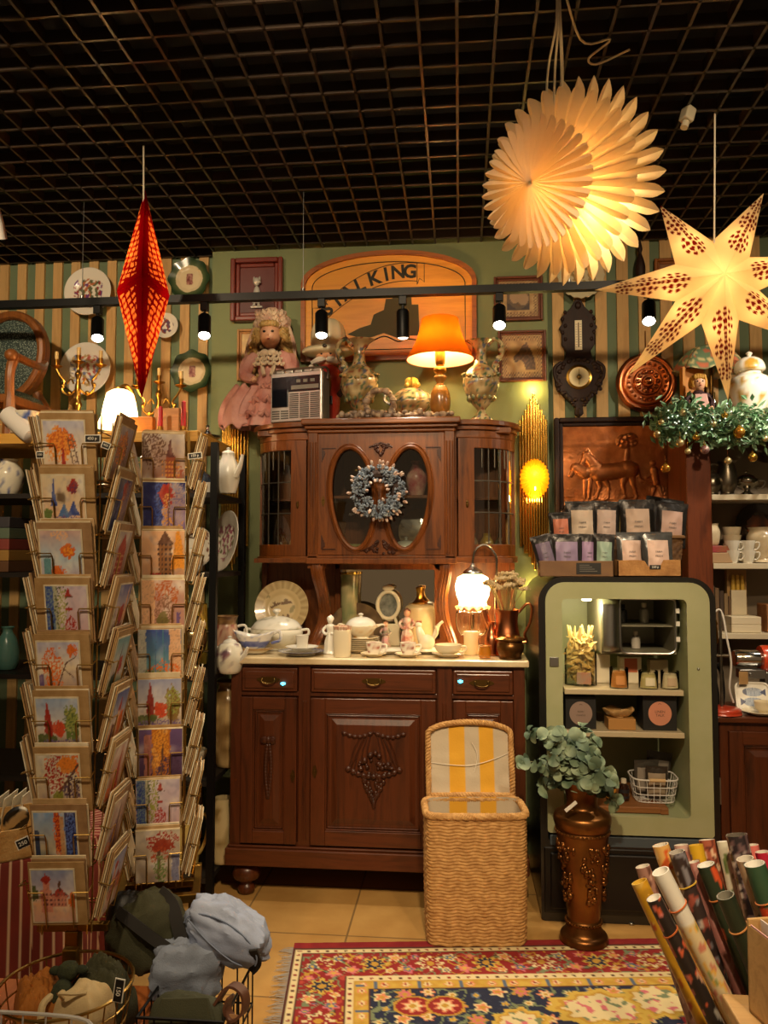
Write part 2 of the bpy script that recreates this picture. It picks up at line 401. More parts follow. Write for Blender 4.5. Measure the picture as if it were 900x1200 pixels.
# marble top
MARB = M('cream_marble', 'dcc9a2', .22, 0, 'cbb489', 9, coat=.3)
mt = MB(); o = [(-.622, -.03), (.618, -.03), (.618, .555), (-.622, .555)]
mt.box((-.622, -.03, 0), (.618, .555, .028)); tag(mt.build('marble_top', MARB, None, (SX, 3.22, .95), bev=.006), 'pale cream marble slab lying on top of the sideboard', 'countertop')
TOP = .978
# ================================================================ HUTCH
HY = 3.44
HT = thing('display_hutch', 'carved wooden display hutch with oval and leaded glass doors on the sideboard', 'cabinet', (SX, HY, TOP+.0008))
# local: x from centre, y 0 = centre block front, z from marble
ZB, ZT = 1.362-TOP, 2.0-TOP                  # bottom of the glazed part, top of the cornice
hb = MB()
hb.box((-.585, .30, .0), (.585, .325, ZT-.03), 0)               # back board
hb.box((-.575, .02, ZB), (.575, .30, ZB+.02), 0); hb.box((-.575, .06, ZT-.06), (.575, .30, ZT-.035), 0)   # floor and roof boards
hb.box((-.32, .05, 1.65-TOP), (.32, .30, 1.664-TOP), 0); hb.box((-.56, .2, 1.65-TOP), (-.33, .30, 1.664-TOP)); hb.box((.33, .2, 1.65-TOP), (.56, .30, 1.664-TOP))
for sx in (-1, 1):
    hb.box((sx*.325-.008, .02, ZB), (sx*.325+.008, .30, ZT-.04), 0)
    hb.box((sx*.588-.008, .215, ZB), (sx*.588+.008, .32, ZT-.04), 0)
    hb.box((sx*.588-.012, .262, 0), (sx*.588+.012, .325, ZB), 0)
hb.build('carcass', WALN, HT, bev=.002)
mr = MB(); mr.box((-.222, .292, .05), (.225, .298, ZB-.03)); MIR = M('mirror_silvering', 'cfcabc', .03, 1)
fr = MB()
for a, c in (((-.25, .03), (-.222, ZB)), ((.225, .03), (.252, ZB)), ((-.25, .03), (.252, .055)), ((-.25, ZB-.035), (.252, ZB))): fr.box((a[0], .28, a[1]), (c[0], .302, c[1]))
fo = fr.build('mirror_frame', WALN, HT, bev=.003); mr.build('mirror', MIR, fo)
for sx in (-1, 1):                            # S curved supports
    s = MB(); path = smoothpts([(sx*.290, .035, ZB), (sx*.282, .03, ZB-.06), (sx*.266, .07, ZB-.16), (sx*.272, .13, ZB-.25), (sx*.300, .125, .05), (sx*.315, .09, .0)], 5)
    rings = []
    for k, q in enumerate(path):
        w = .026; dd = .022+.012*cos(k/len(path)*2*PI)
        rings.append([q+Vector((-w, -dd, 0)), q+Vector((-w*.35, -dd-.007, 0)), q+Vector((w*.35, -dd-.007, 0)), q+Vector((w, -dd, 0)), q+Vector((w, dd, 0)), q+Vector((-w, dd, 0))])
    s.loft(rings, 0, False)
    for off in (-.012, 0.0, .012): s.tube([q+Vector((off, -.03-.012*cos(k/len(path)*2*PI), 0)) for k, q in enumerate(path)], .0035, 5)
    s.cb((sx*.292, .045, ZB-.012), (.07, .09, .024)); s.build('scroll_support', WALN, HT)
# curved wings
def wingpt(sx, t, out=0):
    P = bez((.33, .035), (.50, .035), (.575, .10), (.592, .24), 1)
    u = 1-t; a, b2, c, d = (.33, .035), (.50, .035), (.580, .10), (.592, .24)
    x = u**3*a[0]+3*u*u*t*b2[0]+3*u*t*t*c[0]+t**3*d[0]; y = u**3*a[1]+3*u*u*t*b2[1]+3*u*t*t*c[1]+t**3*d[1]
    dx = 3*u*u*(b2[0]-a[0])+6*u*t*(c[0]-b2[0])+3*t*t*(d[0]-c[0]); dy = 3*u*u*(b2[1]-a[1])+6*u*t*(c[1]-b2[1])+3*t*t*(d[1]-c[1])
    l = math.hypot(dx, dy) or 1
    return sx*(x+dy/l*out), y-dx/l*out
def band(mb, sx, z0, z1, t0, t1, o0, o1, n=14, mi=0):
    rings = []
    for i in range(n+1):
        t = t0+(t1-t0)*i/n; xa, ya = wingpt(sx, t, o0); xb, yb = wingpt(sx, t, o1)
        rings.append([(xa, ya, z0), (xb, yb, z0), (xb, yb, z1), (xa, ya, z1)])
    mb.loft(rings, mi, False)
for sx in (-1, 1):
    w = MB(); z0, z1 = ZB+.03, ZT-.085
    band(w, sx, z0, z0+.052, .02, 1, -.012, .010); band(w, sx, z1-.045, z1, .02, 1, -.012, .010)
    band(w, sx, z0, z1, .02, .17, -.012, .010); band(w, sx, z0, z1, .93, 1, -.012, .010)
    d = w.build('side_door', WALN, HT, bev=.002)
    g = MB(); ga, gb = z0+.052, z1-.045
    rings = []
    for i in range(15):
        x, y = wingpt(sx, .17+.76*i/14, 0); rings.append([(x, y, ga), (x, y, gb)])
    g.loft(rings, 0, True, False, ringclosed=False); g.build('glass_pane', WIN, d)
    ld = MB()
    for t in (.34, .52, .72):
        x, y = wingpt(sx, t, .002); ld.tube([(x, y, ga), (x, y, gb)], .0032, 6)
    for q in (.33, .66): ld.tube([(*wingpt(sx, .17+.76*i/14, .002), ga+(gb-ga)*q) for i in range(15)], .0032, 6)
    for t in (.26, .43, .62, .83):                                  # small arched leads along the top row
        x, y = wingpt(sx, t, .002); ld.tube([(x, y, ga+(gb-ga)*.80), (x, y, gb)], .002, 5)
    ld.build('lead_strips', M('lead', '6c6458', .4, .8), d)
    x, y = wingpt(sx, .10, .012); k = MB(); k.ball((x, y, ZB+.26), (.006, .004, .018), 8, 6); k.ball((x, y-.005, ZB+.268), .004, 8, 6); k.build('keyhole_plate', OLDBRASS, d)
    bm = MB(); band(bm, sx, ZB, ZB+.028, 0, 1, -.01, .020); band(bm, sx, ZB+.018, ZB+.03, 0, 1, -.01, .012)
    bm.build('base_moulding', WALNX, HT, bev=.003)
    cm = MB(); band(cm, sx, ZT-.085, ZT-.05, 0, 1, -.015, .012); band(cm, sx, ZT-.05, ZT-.03, 0, 1, -.015, .024); band(cm, sx, ZT-.03, ZT-.008, 0, 1, -.015, .040)
    cm.build('cornice', WALNX, HT, bev=.003)
    for zz in (ZT-.03,):
        tp = MB(); ring = [(*wingpt(sx, i/14, .030), zz+.022) for i in range(15)]
        tp.add(ring+[(sx*.60, .325, zz+.022), (sx*.31, .325, zz+.022)], [tuple(range(17))]); tp.build('top_board', WALNX, HT, solid=.004)
# centre block
cbk = MB()
for sx in (-1, 1):                            # pilasters
    cbk.box((sx*.303-.022, -.012, ZB), (sx*.303+.022, .04, ZT-.055))
    for k in (-1, 0, 1): cbk.box((sx*.303+k*.013-.003, -.018, ZB+.04), (sx*.303+k*.013+.003, -.010, ZT-.1))
cbk.box((-.33, -.02, ZB-.004), (.33, .05, ZB+.020)); cbk.box((-.325, -.012, ZB+.02), (.325, .05, ZB+.032))
cbk.build('centre_frame', WALN, HT, bev=.003)
cc = MB(); cc.box((-.33, -.016, ZT-.062), (.33, .30, ZT-.045)); cc.box((-.34, -.03, ZT-.045), (.34, .30, ZT-.028)); cc.box((-.352, -.045, ZT-.028), (.352, .31, ZT-.0))
cc.build('cornice', WALNX, HT, bev=.006)
ZC = 1.648-TOP
def oval(cx, cz, rx, rz, lean, n=40):
    return [(cx+rx*cos(t)*(1+.06*sin(t))+lean*sin(t), cz+rz*sin(t)) for t in [2*PI*i/n for i in range(n)]]
dd = MB(); o1 = oval(-.125, ZC, .098, .226, -.014); o2 = oval(.118, ZC, .098, .226, .014)
dd.prism([(-.281, ZB+.034), (.281, ZB+.034), (.281, ZT-.064), (-.281, ZT-.064)], -.010, .012, 0, (o1, o2))
D = dd.build('oval_door', WALN, HT, bev=.002)
for ov in (o1, o2):
    om = MB(); om.tube([(x, -.012, z) for x, z in ov], .011, 8, 0, True); om.tube([((x-sum(p[0] for p in ov)/40)*1.14+sum(p[0] for p in ov)/40, -.011, (z-ZC)*1.06+ZC) for x, z in ov], .004, 6, 0, True)
    m2 = om.build('oval_moulding', WALN, D)
    gp = MB(); gp.add([(x, .004, z) for x, z in ov], [tuple(range(40))]); gp.build('glass_pane', WIN, m2)
cv = MB(); r = random.Random(3)
cv.tube([(-.052+i*.0104, -.013, ZC+.245-.004*abs(i-5)) for i in range(11)], .004, 6)
for k in range(26):
    q = r.random(); sgn = r.choice((-1, 1)); cv.ball((sgn*r.random()*.045*(1-q), -.012, ZC+.238-q*.05), (.007, .006, .006), 8, 5)
for k in range(34):
    q = r.random(); sgn = r.choice((-1, 1)); cv.ball((sgn*(.012+r.random()*.07*q), -.012, ZC-.19-q*.055), (.007, .005, .007), 8, 5)
for sgn in (-1, 1):
    for k in range(3): cv.tube(smoothpts([(sgn*.01, -.012, ZC-.2), (sgn*(.03+.02*k), -.014, ZC-.215-.006*k), (sgn*(.055+.02*k), -.012, ZC-.235)], 4), .003, 5)
    for zz, up in ((ZC-.225, 1), (ZC+.222, -1)):
        for k in range(4): cv.box((sgn*.262-.004*k*sgn-.002, -.014, zz+up*.004*k), (sgn*.262-.004*k*sgn+.002, -.009, zz+up*(.06-.01*k)))
        cv.box((min(sgn*.20, sgn*.262), -.014, zz-.002), (max(sgn*.20, sgn*.262), -.009, zz+.002))
cv.build('carving', MAHOD, D); keyplate(D, -.256, ZC-.012, -.010, .006, .024)
# things inside the hutch
def at_h(x, z, y=.17): return (SX+x, HY+y, TOP+z)
i1 = MB(); i1.lathe(sprof([(.03, 0), (.05, .02), (.055, .05), (.04, .075), (.006, .085), (.008, .095), (.001, .1)]), 18)
tag(i1.build('porcelain_sugar_pot', PORC, None, at_h(.10, ZB+.021)), 'white porcelain pot inside the hutch, low behind its right oval pane', 'pot')
i2 = MB(); i2.lathe([(.003, 0), (.05, .004), (.11, .012), (.112, .016), (.05, .008), (.003, .005)], 28)
tag(paint(i2.build('ochre_plate', PAINT(.3, 0, .4), None, at_h(.17, ZB+.145, .262), rot=(R(75), 0, 0)), lambda c: mix((.62, .50, .28), (.42, .30, .14), abs(n3(c.x*40, c.y*40))*2)), 'ochre plate leaning inside the hutch behind its right oval pane', 'plate')
i3 = MB(); i3.lathe(sprof([(.03, 0), (.04, .03), (.05, .09), (.03, .13), (.022, .15), (.03, .165), (.001, .165)]), 18)
tag(i3.build('rose_jug', M('rose_glaze', 'b4525a', .3, 0, 'd9b3a0', 20), None, at_h(.15, 1.666-TOP)), 'rose coloured jug on the inner shelf behind the right oval pane', 'jug')
i4 = MB(); i4.lathe(sprof([(.025, 0), (.06, .02), (.075, .06), (.07, .065), (.03, .02), (.001, .012)]), 20)
tag(i4.build('green_bowl', M('green_glaze', '7a7f55', .3, 0, 'a9a06a', 15), None, at_h(-.14, ZB+.021)), 'green glazed bowl inside the hutch behind its left oval pane', 'bowl')
i5 = MB(); i5.lathe(sprof([(.025, 0), (.05, .03), (.06, .08), (.03, .12), (.035, .14), (.03, .14), (.001, .13)]), 18)
tag(i5.build('brass_vase', OLDBRASS, None, at_h(-.13, 1.666-TOP)), 'dull brass vase on the inner shelf behind the left oval pane', 'vase')
for k, x in enumerate((-.50, -.43, .40, .47, .54)):
    v = MB(); v.lathe(sprof([(.02, 0), (.03, .02), (.034, .07), (.018, .10), (.02, .115), (.001, .11)]), 14)
    tag(v.build('cordial_glass', M('amber_glaze', ['8a5a2c', 'b08a4c', '7c6a50', '9c7a3c', '5c5a4a'][k], .2, coat=.5), None, at_h(x, ZB+.021, .24)),
        ['brown beaker behind the left leaded pane, outermost one', 'tan beaker behind the left leaded pane, nearer the oval door', 'grey beaker behind the right leaded pane, nearest the oval door', 'amber beaker in the middle behind the right leaded pane', 'olive beaker behind the right leaded pane, outermost one'][k], 'beaker')
# blue grey wreath on the oval door
W = thing('berry_wreath', 'frosted blue wreath with pale acorn tips hanging on the hutch door', 'wreath', (SX-.005, HY-.060, 1.672))
fz = MB(); ring = MB(); tips = MB(); r = random.Random(5)
ring.tube([(.078*cos(t), 0, .078*sin(t)) for t in [2*PI*i/24 for i in range(24)]], .020, 8, 0, True)
ring.build('twig_ring', M('twig', '4a3a34', .8), W)
cols = []
for k in range(190):
    a = r.uniform(0, 2*PI); ph = r.uniform(-PI*.55, PI*.55)+PI; rr = .080; tr_ = .029*r.uniform(.8, 1.15)
    c = Vector(((rr+tr_*cos(ph+PI))*1*cos(a), tr_*sin(ph+PI)-.006-abs(cos(ph))*.012, (rr+tr_*cos(ph+PI))*sin(a)))
    if k % 3 == 0: c = Vector(((rr+.03*cos(k))*cos(a), -.026, (rr+.03*cos(k))*sin(a)))
    for q in range(9):
        d = Vector((r.uniform(-1, 1), r.uniform(-1, .3), r.uniform(-1, 1))).normalized()*.010
        fz.ball(c+d, r.uniform(.0035, .006), 6, 4)
fw = fz.build('frosted_sprigs', PAINT(.7), W); paint(fw, lambda c: mix((.33, .37, .42), (.62, .66, .69), .5+n3(c.x*90, c.y*90, c.z*90)))
for k in range(46):
    a = r.uniform(0, 2*PI); q = r.choice((.118, .112, .12, .05, .085, .10)); c = Vector((q*cos(a), -.035 if q < .11 else -.014, q*sin(a)))
    d = Vector((cos(a)*(1 if q > .06 else -.3), -.5, sin(a)*(1 if q > .06 else -.3))).normalized()
    tips.tube([c, c+d*.008, c+d*.017, c+d*.021], [.0055, .0068, .0055, .002], 7)
tips.build('acorn_tips', M('pale_acorn', 'dcc6b2', .5, 0, 'b98f7c', 90), W)
# ================================================================ THINGS ON THE WALL
def frame(name, label, cat, px0, py0, px1, py1, Y, bw, dep, mat, pic=None, nx=40, inner=None, prof=True, group=None):
    a = onY(px0, py1, Y-dep); b = onY(px1, py0, Y-dep); w = b.x-a.x; h = b.z-a.z
    T = thing(name, label, cat, ((a.x+b.x)/2, Y, a.z), 0, group); f = MB()
    for k, (i, o, y) in enumerate(((0, bw*.55, dep), (bw*.55, bw, dep*.62))):
        x0, x1, z0, z1 = -w/2+i, w/2-i, i, h-i; q = o-i
        f.box((x0, -y, z0), (x0+q, -.002, z1)); f.box((x1-q, -y, z0), (x1, -.002, z1)); f.box((x0+q, -y, z0), (x1-q, -.002, z0+q)); f.box((x0+q, -y, z1-q), (x1-q, -.002, z1))
    f.build('frame', mat, T, bev=min(.006, bw*.15))
    if pic:
        g = MB(); iw = w-2*bw; ih = h-2*bw; ny = max(4, int(nx*ih/iw))
        g.grid(lambda u, v: (-iw/2+iw*u, -dep*.35, bw+ih*v), nx, ny)
        paint(g.build(inner or 'picture', PAINT(.5), T), lambda c: pic((c.x+iw/2)/iw, (c.z-bw)/ih))
    return T, w, h
RED = M('oxblood_wood', '6e2616', .35, coat=.3)
T, w, h = frame('picture_frame', 'deep red framed box with a silver dog figure on the wall', 'picture', 269, 300, 331, 376, YG, .045, .04, RED, lambda u, v: mix((.30, .09, .07), (.38, .12, .09), v))
d = MB()                                      # the sitting silver dog inside the frame
d.ball((0, -.024, h*.42), (.018, .010, .045), 12, 8); d.ball((0, -.028, h*.62), (.018, .012, .022), 12, 8); d.ball((.012, -.034, h*.605), (.012, .009, .008), 10, 6)
for s in (-1, 1): d.ball((s*.014, -.024, h*.66), (.006, .006, .016), 8, 6); d.tube([(s*.010, -.028, h*.40), (s*.011, -.030, h*.25)], .006, 6); d.ball((s*.012, -.031, h*.24), (.009, .009, .006), 8, 5)
d.tube(smoothpts([(-.015, -.02, h*.30), (-.03, -.02, h*.33), (-.032, -.02, h*.42)], 4), .004, 6); d.cb((0, -.024, h*.22), (.06, .012, .008))
d.build('dog_relief', M('pewter', 'bdb8ac', .4, .2), T)
def pale_print(u, v):
    c = mix((.78, .66, .42), (.70, .55, .33), n3(u*5, v*5)+.5)
    if .12 < u < .88 and .12 < v < .88: c = mix((.82, .72, .50), (.70, .56, .35), n3(u*9, v*9, 3)+.4)
    if (u-.5)**2/.06+(v-.45)**2/.1 < 1 and n3(u*14, v*14, 1) > -.1: c = (.45, .33, .2)
    return c
frame('picture_frame', 'small oak framed faded print behind the pink doll', 'picture', 277, 384, 333, 446, YG, .022, .02, wood('oak', '8c5a28', 'b07a3c', .45), pale_print)
def portrait(u, v):
    c = mix((.72, .60, .38), (.60, .46, .26), n3(u*6, v*6)+.5)
    if abs(u-.5) < .3 and abs(v-.5) < .33:
        c = (.35, .27, .17)
        if (u-.42)**2/.018+(v-.55)**2/.03 < 1 or (u-.62)**2/.02+(v-.5)**2/.035 < 1: c = (.62, .50, .36)
        if v < .3+.1*sin(u*9): c = (.22, .14, .10)
    elif (int(u*24)+int(v*24)) % 2 and (u < .12 or u > .88 or v < .12 or v > .88): c = (.42, .30, .16)
    return c
HORSEP = [(.28, .42), (.34, .35), (.44, .41), (.52, .38), (.56, .28), (.60, .18), (.84, .18), (.82, .42), (.74, .62), (.64, .76), (.62, .86), (.57, .78), (.50, .74), (.42, .60), (.30, .49)]
def inpoly(u, v, P):
    ins = False
    for (a, b_), (c, d) in zip(P, P[1:]+P[:1]):
        if (b_ > v) != (d > v) and u < (c-a)*(v-b_)/(d-b_)+a: ins = not ins
    return ins
def horse(u, v):
    c = mix((.74, .60, .36), (.62, .46, .25), n3(u*6, v*6, 5)+.5)
    if u < .12 or u > .88 or v < .12 or v > .88: return mix((.45, .32, .16), (.72, .56, .32), (int(u*30)+int(v*22)) % 2)
    if inpoly(u, v, HORSEP): c = mix((.30, .20, .12), (.48, .34, .2), n3(u*20, v*20)+.4)
    return c
REDBR = wood('red_brown_frame', '4a2412', '6b361a', .4, 'x')
frame('picture_frame', 'brown framed print of two figures on the wall, above the horse print', 'picture', 579, 322, 636, 376, YG, .022, .022, REDBR, portrait)
frame('picture_frame', 'brown framed horse head print on the wall below another print', 'picture', 584, 386, 640, 447, YG, .020, .022, REDBR, horse)
frame('picture_frame', 'wooden framed picture half hidden behind the cream star', 'picture', 768, 300, 834, 350, YW-.014, .028, .02, wood('amber_wood', '6b3a16', '97581f', .4), lambda u, v: mix((.62, .42, .2), (.45, .27, .12), n3(u*4, v*4)+.5))
# arched wooden sign
a = onY(352, 424, YG-.03); b = onY(558, 289, YG-.03); sw = b.x-a.x; sh = b.z-a.z
S = thing('arched_sign', 'arched honey coloured wooden sign lettered STALKING on a ribbon', 'sign', ((a.x+b.x)/2, YG, a.z))
sz = sh*.72
def archpoly(k): return [(-sw/2+k, k), (sw/2-k, k), (sw/2-k, sz-k*.3)]+[(sw/2*.995*cos(t)*(1-2*k/sw), sz-k*.3+(sh-sz-k*.7)*sin(t)) for t in [PI*i/26 for i in range(1, 26)]]+[(-sw/2+k, sz-k*.3)]
HONEY = wood('honey_wood', 'd08418', 'e69c2c', .4, 'x', .6)
m = MB(); m.prism(archpoly(.01), -.016, -.002); m.build('board', HONEY, S)
m = MB(); m.prism(archpoly(0), -.032, -.002, 0, (archpoly(.022),)); m.build('border', wood('sign_border', '7a3d12', 'a35a1c', .4, 'x'), S, bev=.004)
INK = M('dark_paint', '2c2414', .7)
m = MB(); ip = archpoly(.055); m.tube([(x, -.017, z) for x, z in ip], .0022, 4, 0, True); m.build('inset_line', INK, S)
def sarc(x): t = x/.20; return .74*sh-.035*t*t-.018*(1 if x < -.1 else 0)*((-.1-x)/.1)
m = MB()
RIB = (-.30, .255)
word = 'STALKING'; xs = [-.300, -.252, -.200, -.139, -.068, -.008, .050, .109]
for ch, x in zip(word, xs):
    t = x-.09; zz = .80*sh-t*t*1.15; ang = -2*t*1.15
    m.text(ch, .092, tr(x, -.0185, zz) @ roty(-ang*.8), 0, .0012)
m.build('lettering', INK, S)
m = MB()
def ribz(x, o): t = x-.09; return .80*sh-t*t*1.15+o
for o in (.046, -.044): m.tube([(x, -.0175, ribz(x, o)) for x in [-.34+.0242*i for i in range(21)]], .0016, 4)
m.tube([(-.34, -.0175, ribz(-.34, -.044)), (-.34, -.0175, ribz(-.34, .046))], .0016, 4); m.tube([(.144, -.0175, ribz(.144, -.06)), (.144, -.0175, ribz(.144, .046))], .0016, 4)
for sx, x in ((1, .144), (-1, -.34)):
    m.tube([(x, -.0175, ribz(x, .046)), (x+sx*.035, -.0175, ribz(x, .046)), (x+sx*.035, -.0175, ribz(x, -.05)), (x+sx*.012, -.0175, ribz(x, -.03)), (x, -.0175, ribz(x, -.06))], .0016, 4)
m.build('ribbon_outline', INK, S)
m = MB(); m.prism([(-.20, .245*sh), (-.14, .30*sh), (-.085, .33*sh), (-.07, .42*sh), (-.02, .46*sh), (-.01, .56*sh), (.02, .56*sh), (.03, .58*sh), (.115, .575*sh), (.118, .5*sh), (.15, .5*sh), (.155, .22*sh), (.10, .22*sh), (.05, .20*sh), (-.02, .25*sh), (-.07, .22*sh), (-.12, .2*sh)], -.018, -.015)
m.build('castle_silhouette', M('sign_green_black', '4c4522', .7), S)
m = MB(); m.tube(smoothpts([(-.22, -.017, .19*sh), (-.1, -.018, .17*sh), (-.02, -.018, .22*sh), (.05, -.018, .17*sh), (.1, -.018, .19*sh), (.22, -.017, .15*sh)], 5), .003, 4); m.build('ground_line', INK, S)
# ---- plates
def plate_prof(r): return [(.001, .004), (r*.55, .004), (r*.62, .010), (r*.97, .022), (r, .024), (r*.98, .026), (r*.62, .016), (r*.5, .0095), (r*.001, .0095)]
def floral(cols, dens=.15, ground=(.93, .90, .84), ctr=True, sc=1.0, seed=0):
    def f(c, R0):
        q = math.hypot(c.x, c.y)/R0; g = ground; n = n3(c.x*55*sc, c.y*55*sc, seed); m2 = n3(c.x*23*sc, c.y*23*sc, seed+7)
        if ctr and q < .62+.15*m2 and n > .02-dens*(.7-q): return cols[int((n3(c.x*30*sc, c.y*30*sc, seed+3)+1)*2.3+abs(c.x)*40) % len(cols)]
        if (not ctr) and .62 < q < .98 and n > .12: return cols[int(abs(n)*30) % len(cols)]
        return g
    return f
def wall_plate(px, py, rp, Y, label, fn, tilt=R(88), n=64, wob=None, rough=.25, mat=None, name='hanging_plate', group=None, seg=14):
    c = onY(px, py, Y); d = (c-EYE).dot(FW); r = rp*d/F
    m = MB(); pr = plate_prof(r); P = []
    for i in range(len(pr)-1):                # denser rings so the painted pattern can show
        k = seg if i in (0, 2, 5) else 3
        if i == 7: k = seg
        for j in range(k): t = j/k; P.append((pr[i][0]+(pr[i+1][0]-pr[i][0])*t, pr[i][1]+(pr[i+1][1]-pr[i][1])*t))
    P.append(pr[-1]); P = [(x, z) for x, z in P]
    m.lathe(P, n, fn=wob, cap=False)
    o = m.build(name, mat or PAINT(rough, 0, .4), None, c, (tilt, 0, 0)); paint(o, lambda q: fn(q, r)); return tag(o, label, 'plate', group)
YP = YW-.046
wall_plate(105, 343, 28.5, YP, 'white plate with red and violet flowers on the striped wall', floral([(.62, .22, .2), (.45, .25, .5), (.75, .45, .3), (.4, .42, .3)], .3))
wall_plate(102, 433, 31, YP, 'large white floral plate on the wall behind the candelabrum', floral([(.75, .4, .35), (.45, .5, .65), (.7, .6, .4)], .1, (.92, .90, .86)))
def greenplate(c, r):
    q = math.hypot(c.x, c.y)/r
    if q > .66+.03*n3(c.x*30, c.y*30): return mix((.42, .45, .30), (.17, .25, .15), (q-.62)*3.2)
    if q < .28 and abs(c.x) < r*.16+.004*n3(c.x*80, c.y*80) : return mix((.45, .22, .22), (.75, .55, .48), .5+n3(c.x*70, c.y*70))
    return (.88, .80, .64)
scal = lambda a, z: 1+.05*cos(8*a)
wall_plate(223, 328, 24.5, YP, 'green rimmed scalloped plate on the striped wall, upper one', greenplate, wob=scal)
wall_plate(226, 436, 24.5, YP, 'green rimmed scalloped plate on the striped wall, lower one', greenplate, wob=scal)
wall_plate(196, 383, 15, YP, 'small floral plate peeping out behind the red star', floral([(.6, .3, .25), (.4, .3, .4)], .2))
wall_plate(680, 325, 27, YP, 'pale scalloped plate peeping out below the pleated paper lantern', floral([(.7, .6, .4), (.6, .5, .3)], .05, (.80, .76, .62)), wob=lambda a, z: 1+.03*cos(20*a))
# copper mould on the wall
c = onY(757, 449, YW-.02); d = (c-EYE).dot(FW); r = 33*d/F
T = thing('copper_mould', 'round copper jelly mould with rings of bosses on the striped wall', 'mould', c, rot=(PI/2, 0, 0))
m = MB(); m.lathe(sprof([(.001, .05), (r*.18, .052), (r*.22, .040), (r*.45, .046), (r*.5, .030), (r*.78, .034), (r*.84, .020), (r*.95, .024), (r, .010), (r*.98, 0), (.001, 0)], 4), 48)
m.build('dish', COPPER, T)
m = MB()
for k in range(10): m.ball((r*.34*cos(k*PI/5), r*.34*sin(k*PI/5), .045), (r*.09, r*.09, .014), 10, 6)
for k in range(22): m.ball((r*.64*cos(k*PI/11), r*.64*sin(k*PI/11), .034), (r*.062, r*.062, .012), 8, 6)
m.ball((0, 0, .052), (r*.14, r*.14, .016), 14, 8); m.build('bosses', COPPER, T)
m = MB(); m.tube([(.014*cos(t), r+.012+.014*sin(t), .012) for t in [2*PI*i/16 for i in range(16)]], .003, 6, 0, True); m.tube([(0, r+.02, .008), (0, r+.12, .004)], .002, 6); m.build('hanging_ring', COPPER, T)
# barometer
c = onY(678, 490, YW-.016); k = (c-EYE).dot(FW)/F
T = thing('barometer', 'dark carved wooden barometer with thermometer and round dial on the wall', 'barometer', c)
m = MB(); Pz = lambda y: (490-y)*k; Px = lambda x: (x-678)*k
half = [(0, 490), (5, 486), (4, 478), (12, 470), (20, 462), (27, 452), (28, 440), (24, 428), (16, 422), (14, 412), (19, 404), (19, 390), (22, 384), (18, 378), (20, 372), (14, 366), (8, 360), (4, 352), (0, 350)]
poly = [(x*k, Pz(y)) for x, y in half]+[(-x*k, Pz(y)) for x, y in half[-2:0:-1]]
m.prism(poly, -.03, 0); m.build('case', DKWOOD, T, bev=.003)
m = MB(); r_ = random.Random(4)
for s in (-1, 1):
    for q in range(14): a = R(-80+q*13); m.ball((s*(25+2*sin(q*2))*k*cos(a), -.032, Pz(446)+24*k*sin(a)), (.011, .009, .011), 8, 5)
    for q in range(6): m.ball((s*(6+q*2)*k, -.032, Pz(476-q*3)), (.010, .008, .008), 8, 5)
    for q in range(5): m.ball((s*(15+3*(q % 2))*k, -.03, Pz(366+q*8)), (.009, .008, .011), 8, 5)
    m.tube(smoothpts([(s*20*k, -.03, Pz(425)), (s*28*k, -.035, Pz(432)), (s*27*k, -.035, Pz(445)), (s*20*k, -.03, Pz(452))], 4), .008, 6)
m.ball((0, -.03, Pz(484)), (.010, .010, .02), 8, 6); m.ball((0, -.03, Pz(358)), (.016, .012, .02), 8, 6); m.build('carving', DKWOOD, T)
m = MB(); m.lathe([(.001, 0), (14*k, 0), (14.5*k, .004), (12*k, .008), (11.6*k, .004), (.001, .004)], 32); dl = m.build('dial_bezel', BRASS, T, (0, -.030, Pz(443)), (PI/2, 0, 0))
m = MB(); m.lathe([(.001, .0045), (11.5*k, .0045), (11.5*k, .006), (.001, .006)], 40); fc = m.build('dial_face', PAINT(.4), dl)
paint(fc, lambda q: (.90, .84, .66) if math.hypot(q.x, q.y) > 5*k else (.3, .22, .13))
m = MB(); m.ball((0, 0, .008), (.012, .012, .004), 12, 6); m.box((-.001, -9*k, .007), (.001, 9*k, .009)); m.build('needle', OLDBRASS, dl)
m = MB(); m.box((-4*k, -.034, Pz(411)), (4*k, -.028, Pz(376))); sc_ = m.build('thermometer_scale', M('ivory', 'e6d9b4', .5), T)
m = MB(); m.tube([(0, -.036, Pz(408)), (0, -.036, Pz(379))], .0025, 6)
for q in range(10): m.box((-3.4*k, -.035, Pz(408)+q*3*k), (-1.2*k, -.0335, Pz(408)+q*3*k+.0015)); m.box((1.2*k, -.035, Pz(408)+q*3*k), (3.4*k, -.0335, Pz(408)+q*3*k+.0015))
m.build('scale_marks', M('scale_ink', '5a3f2a', .5), sc_)
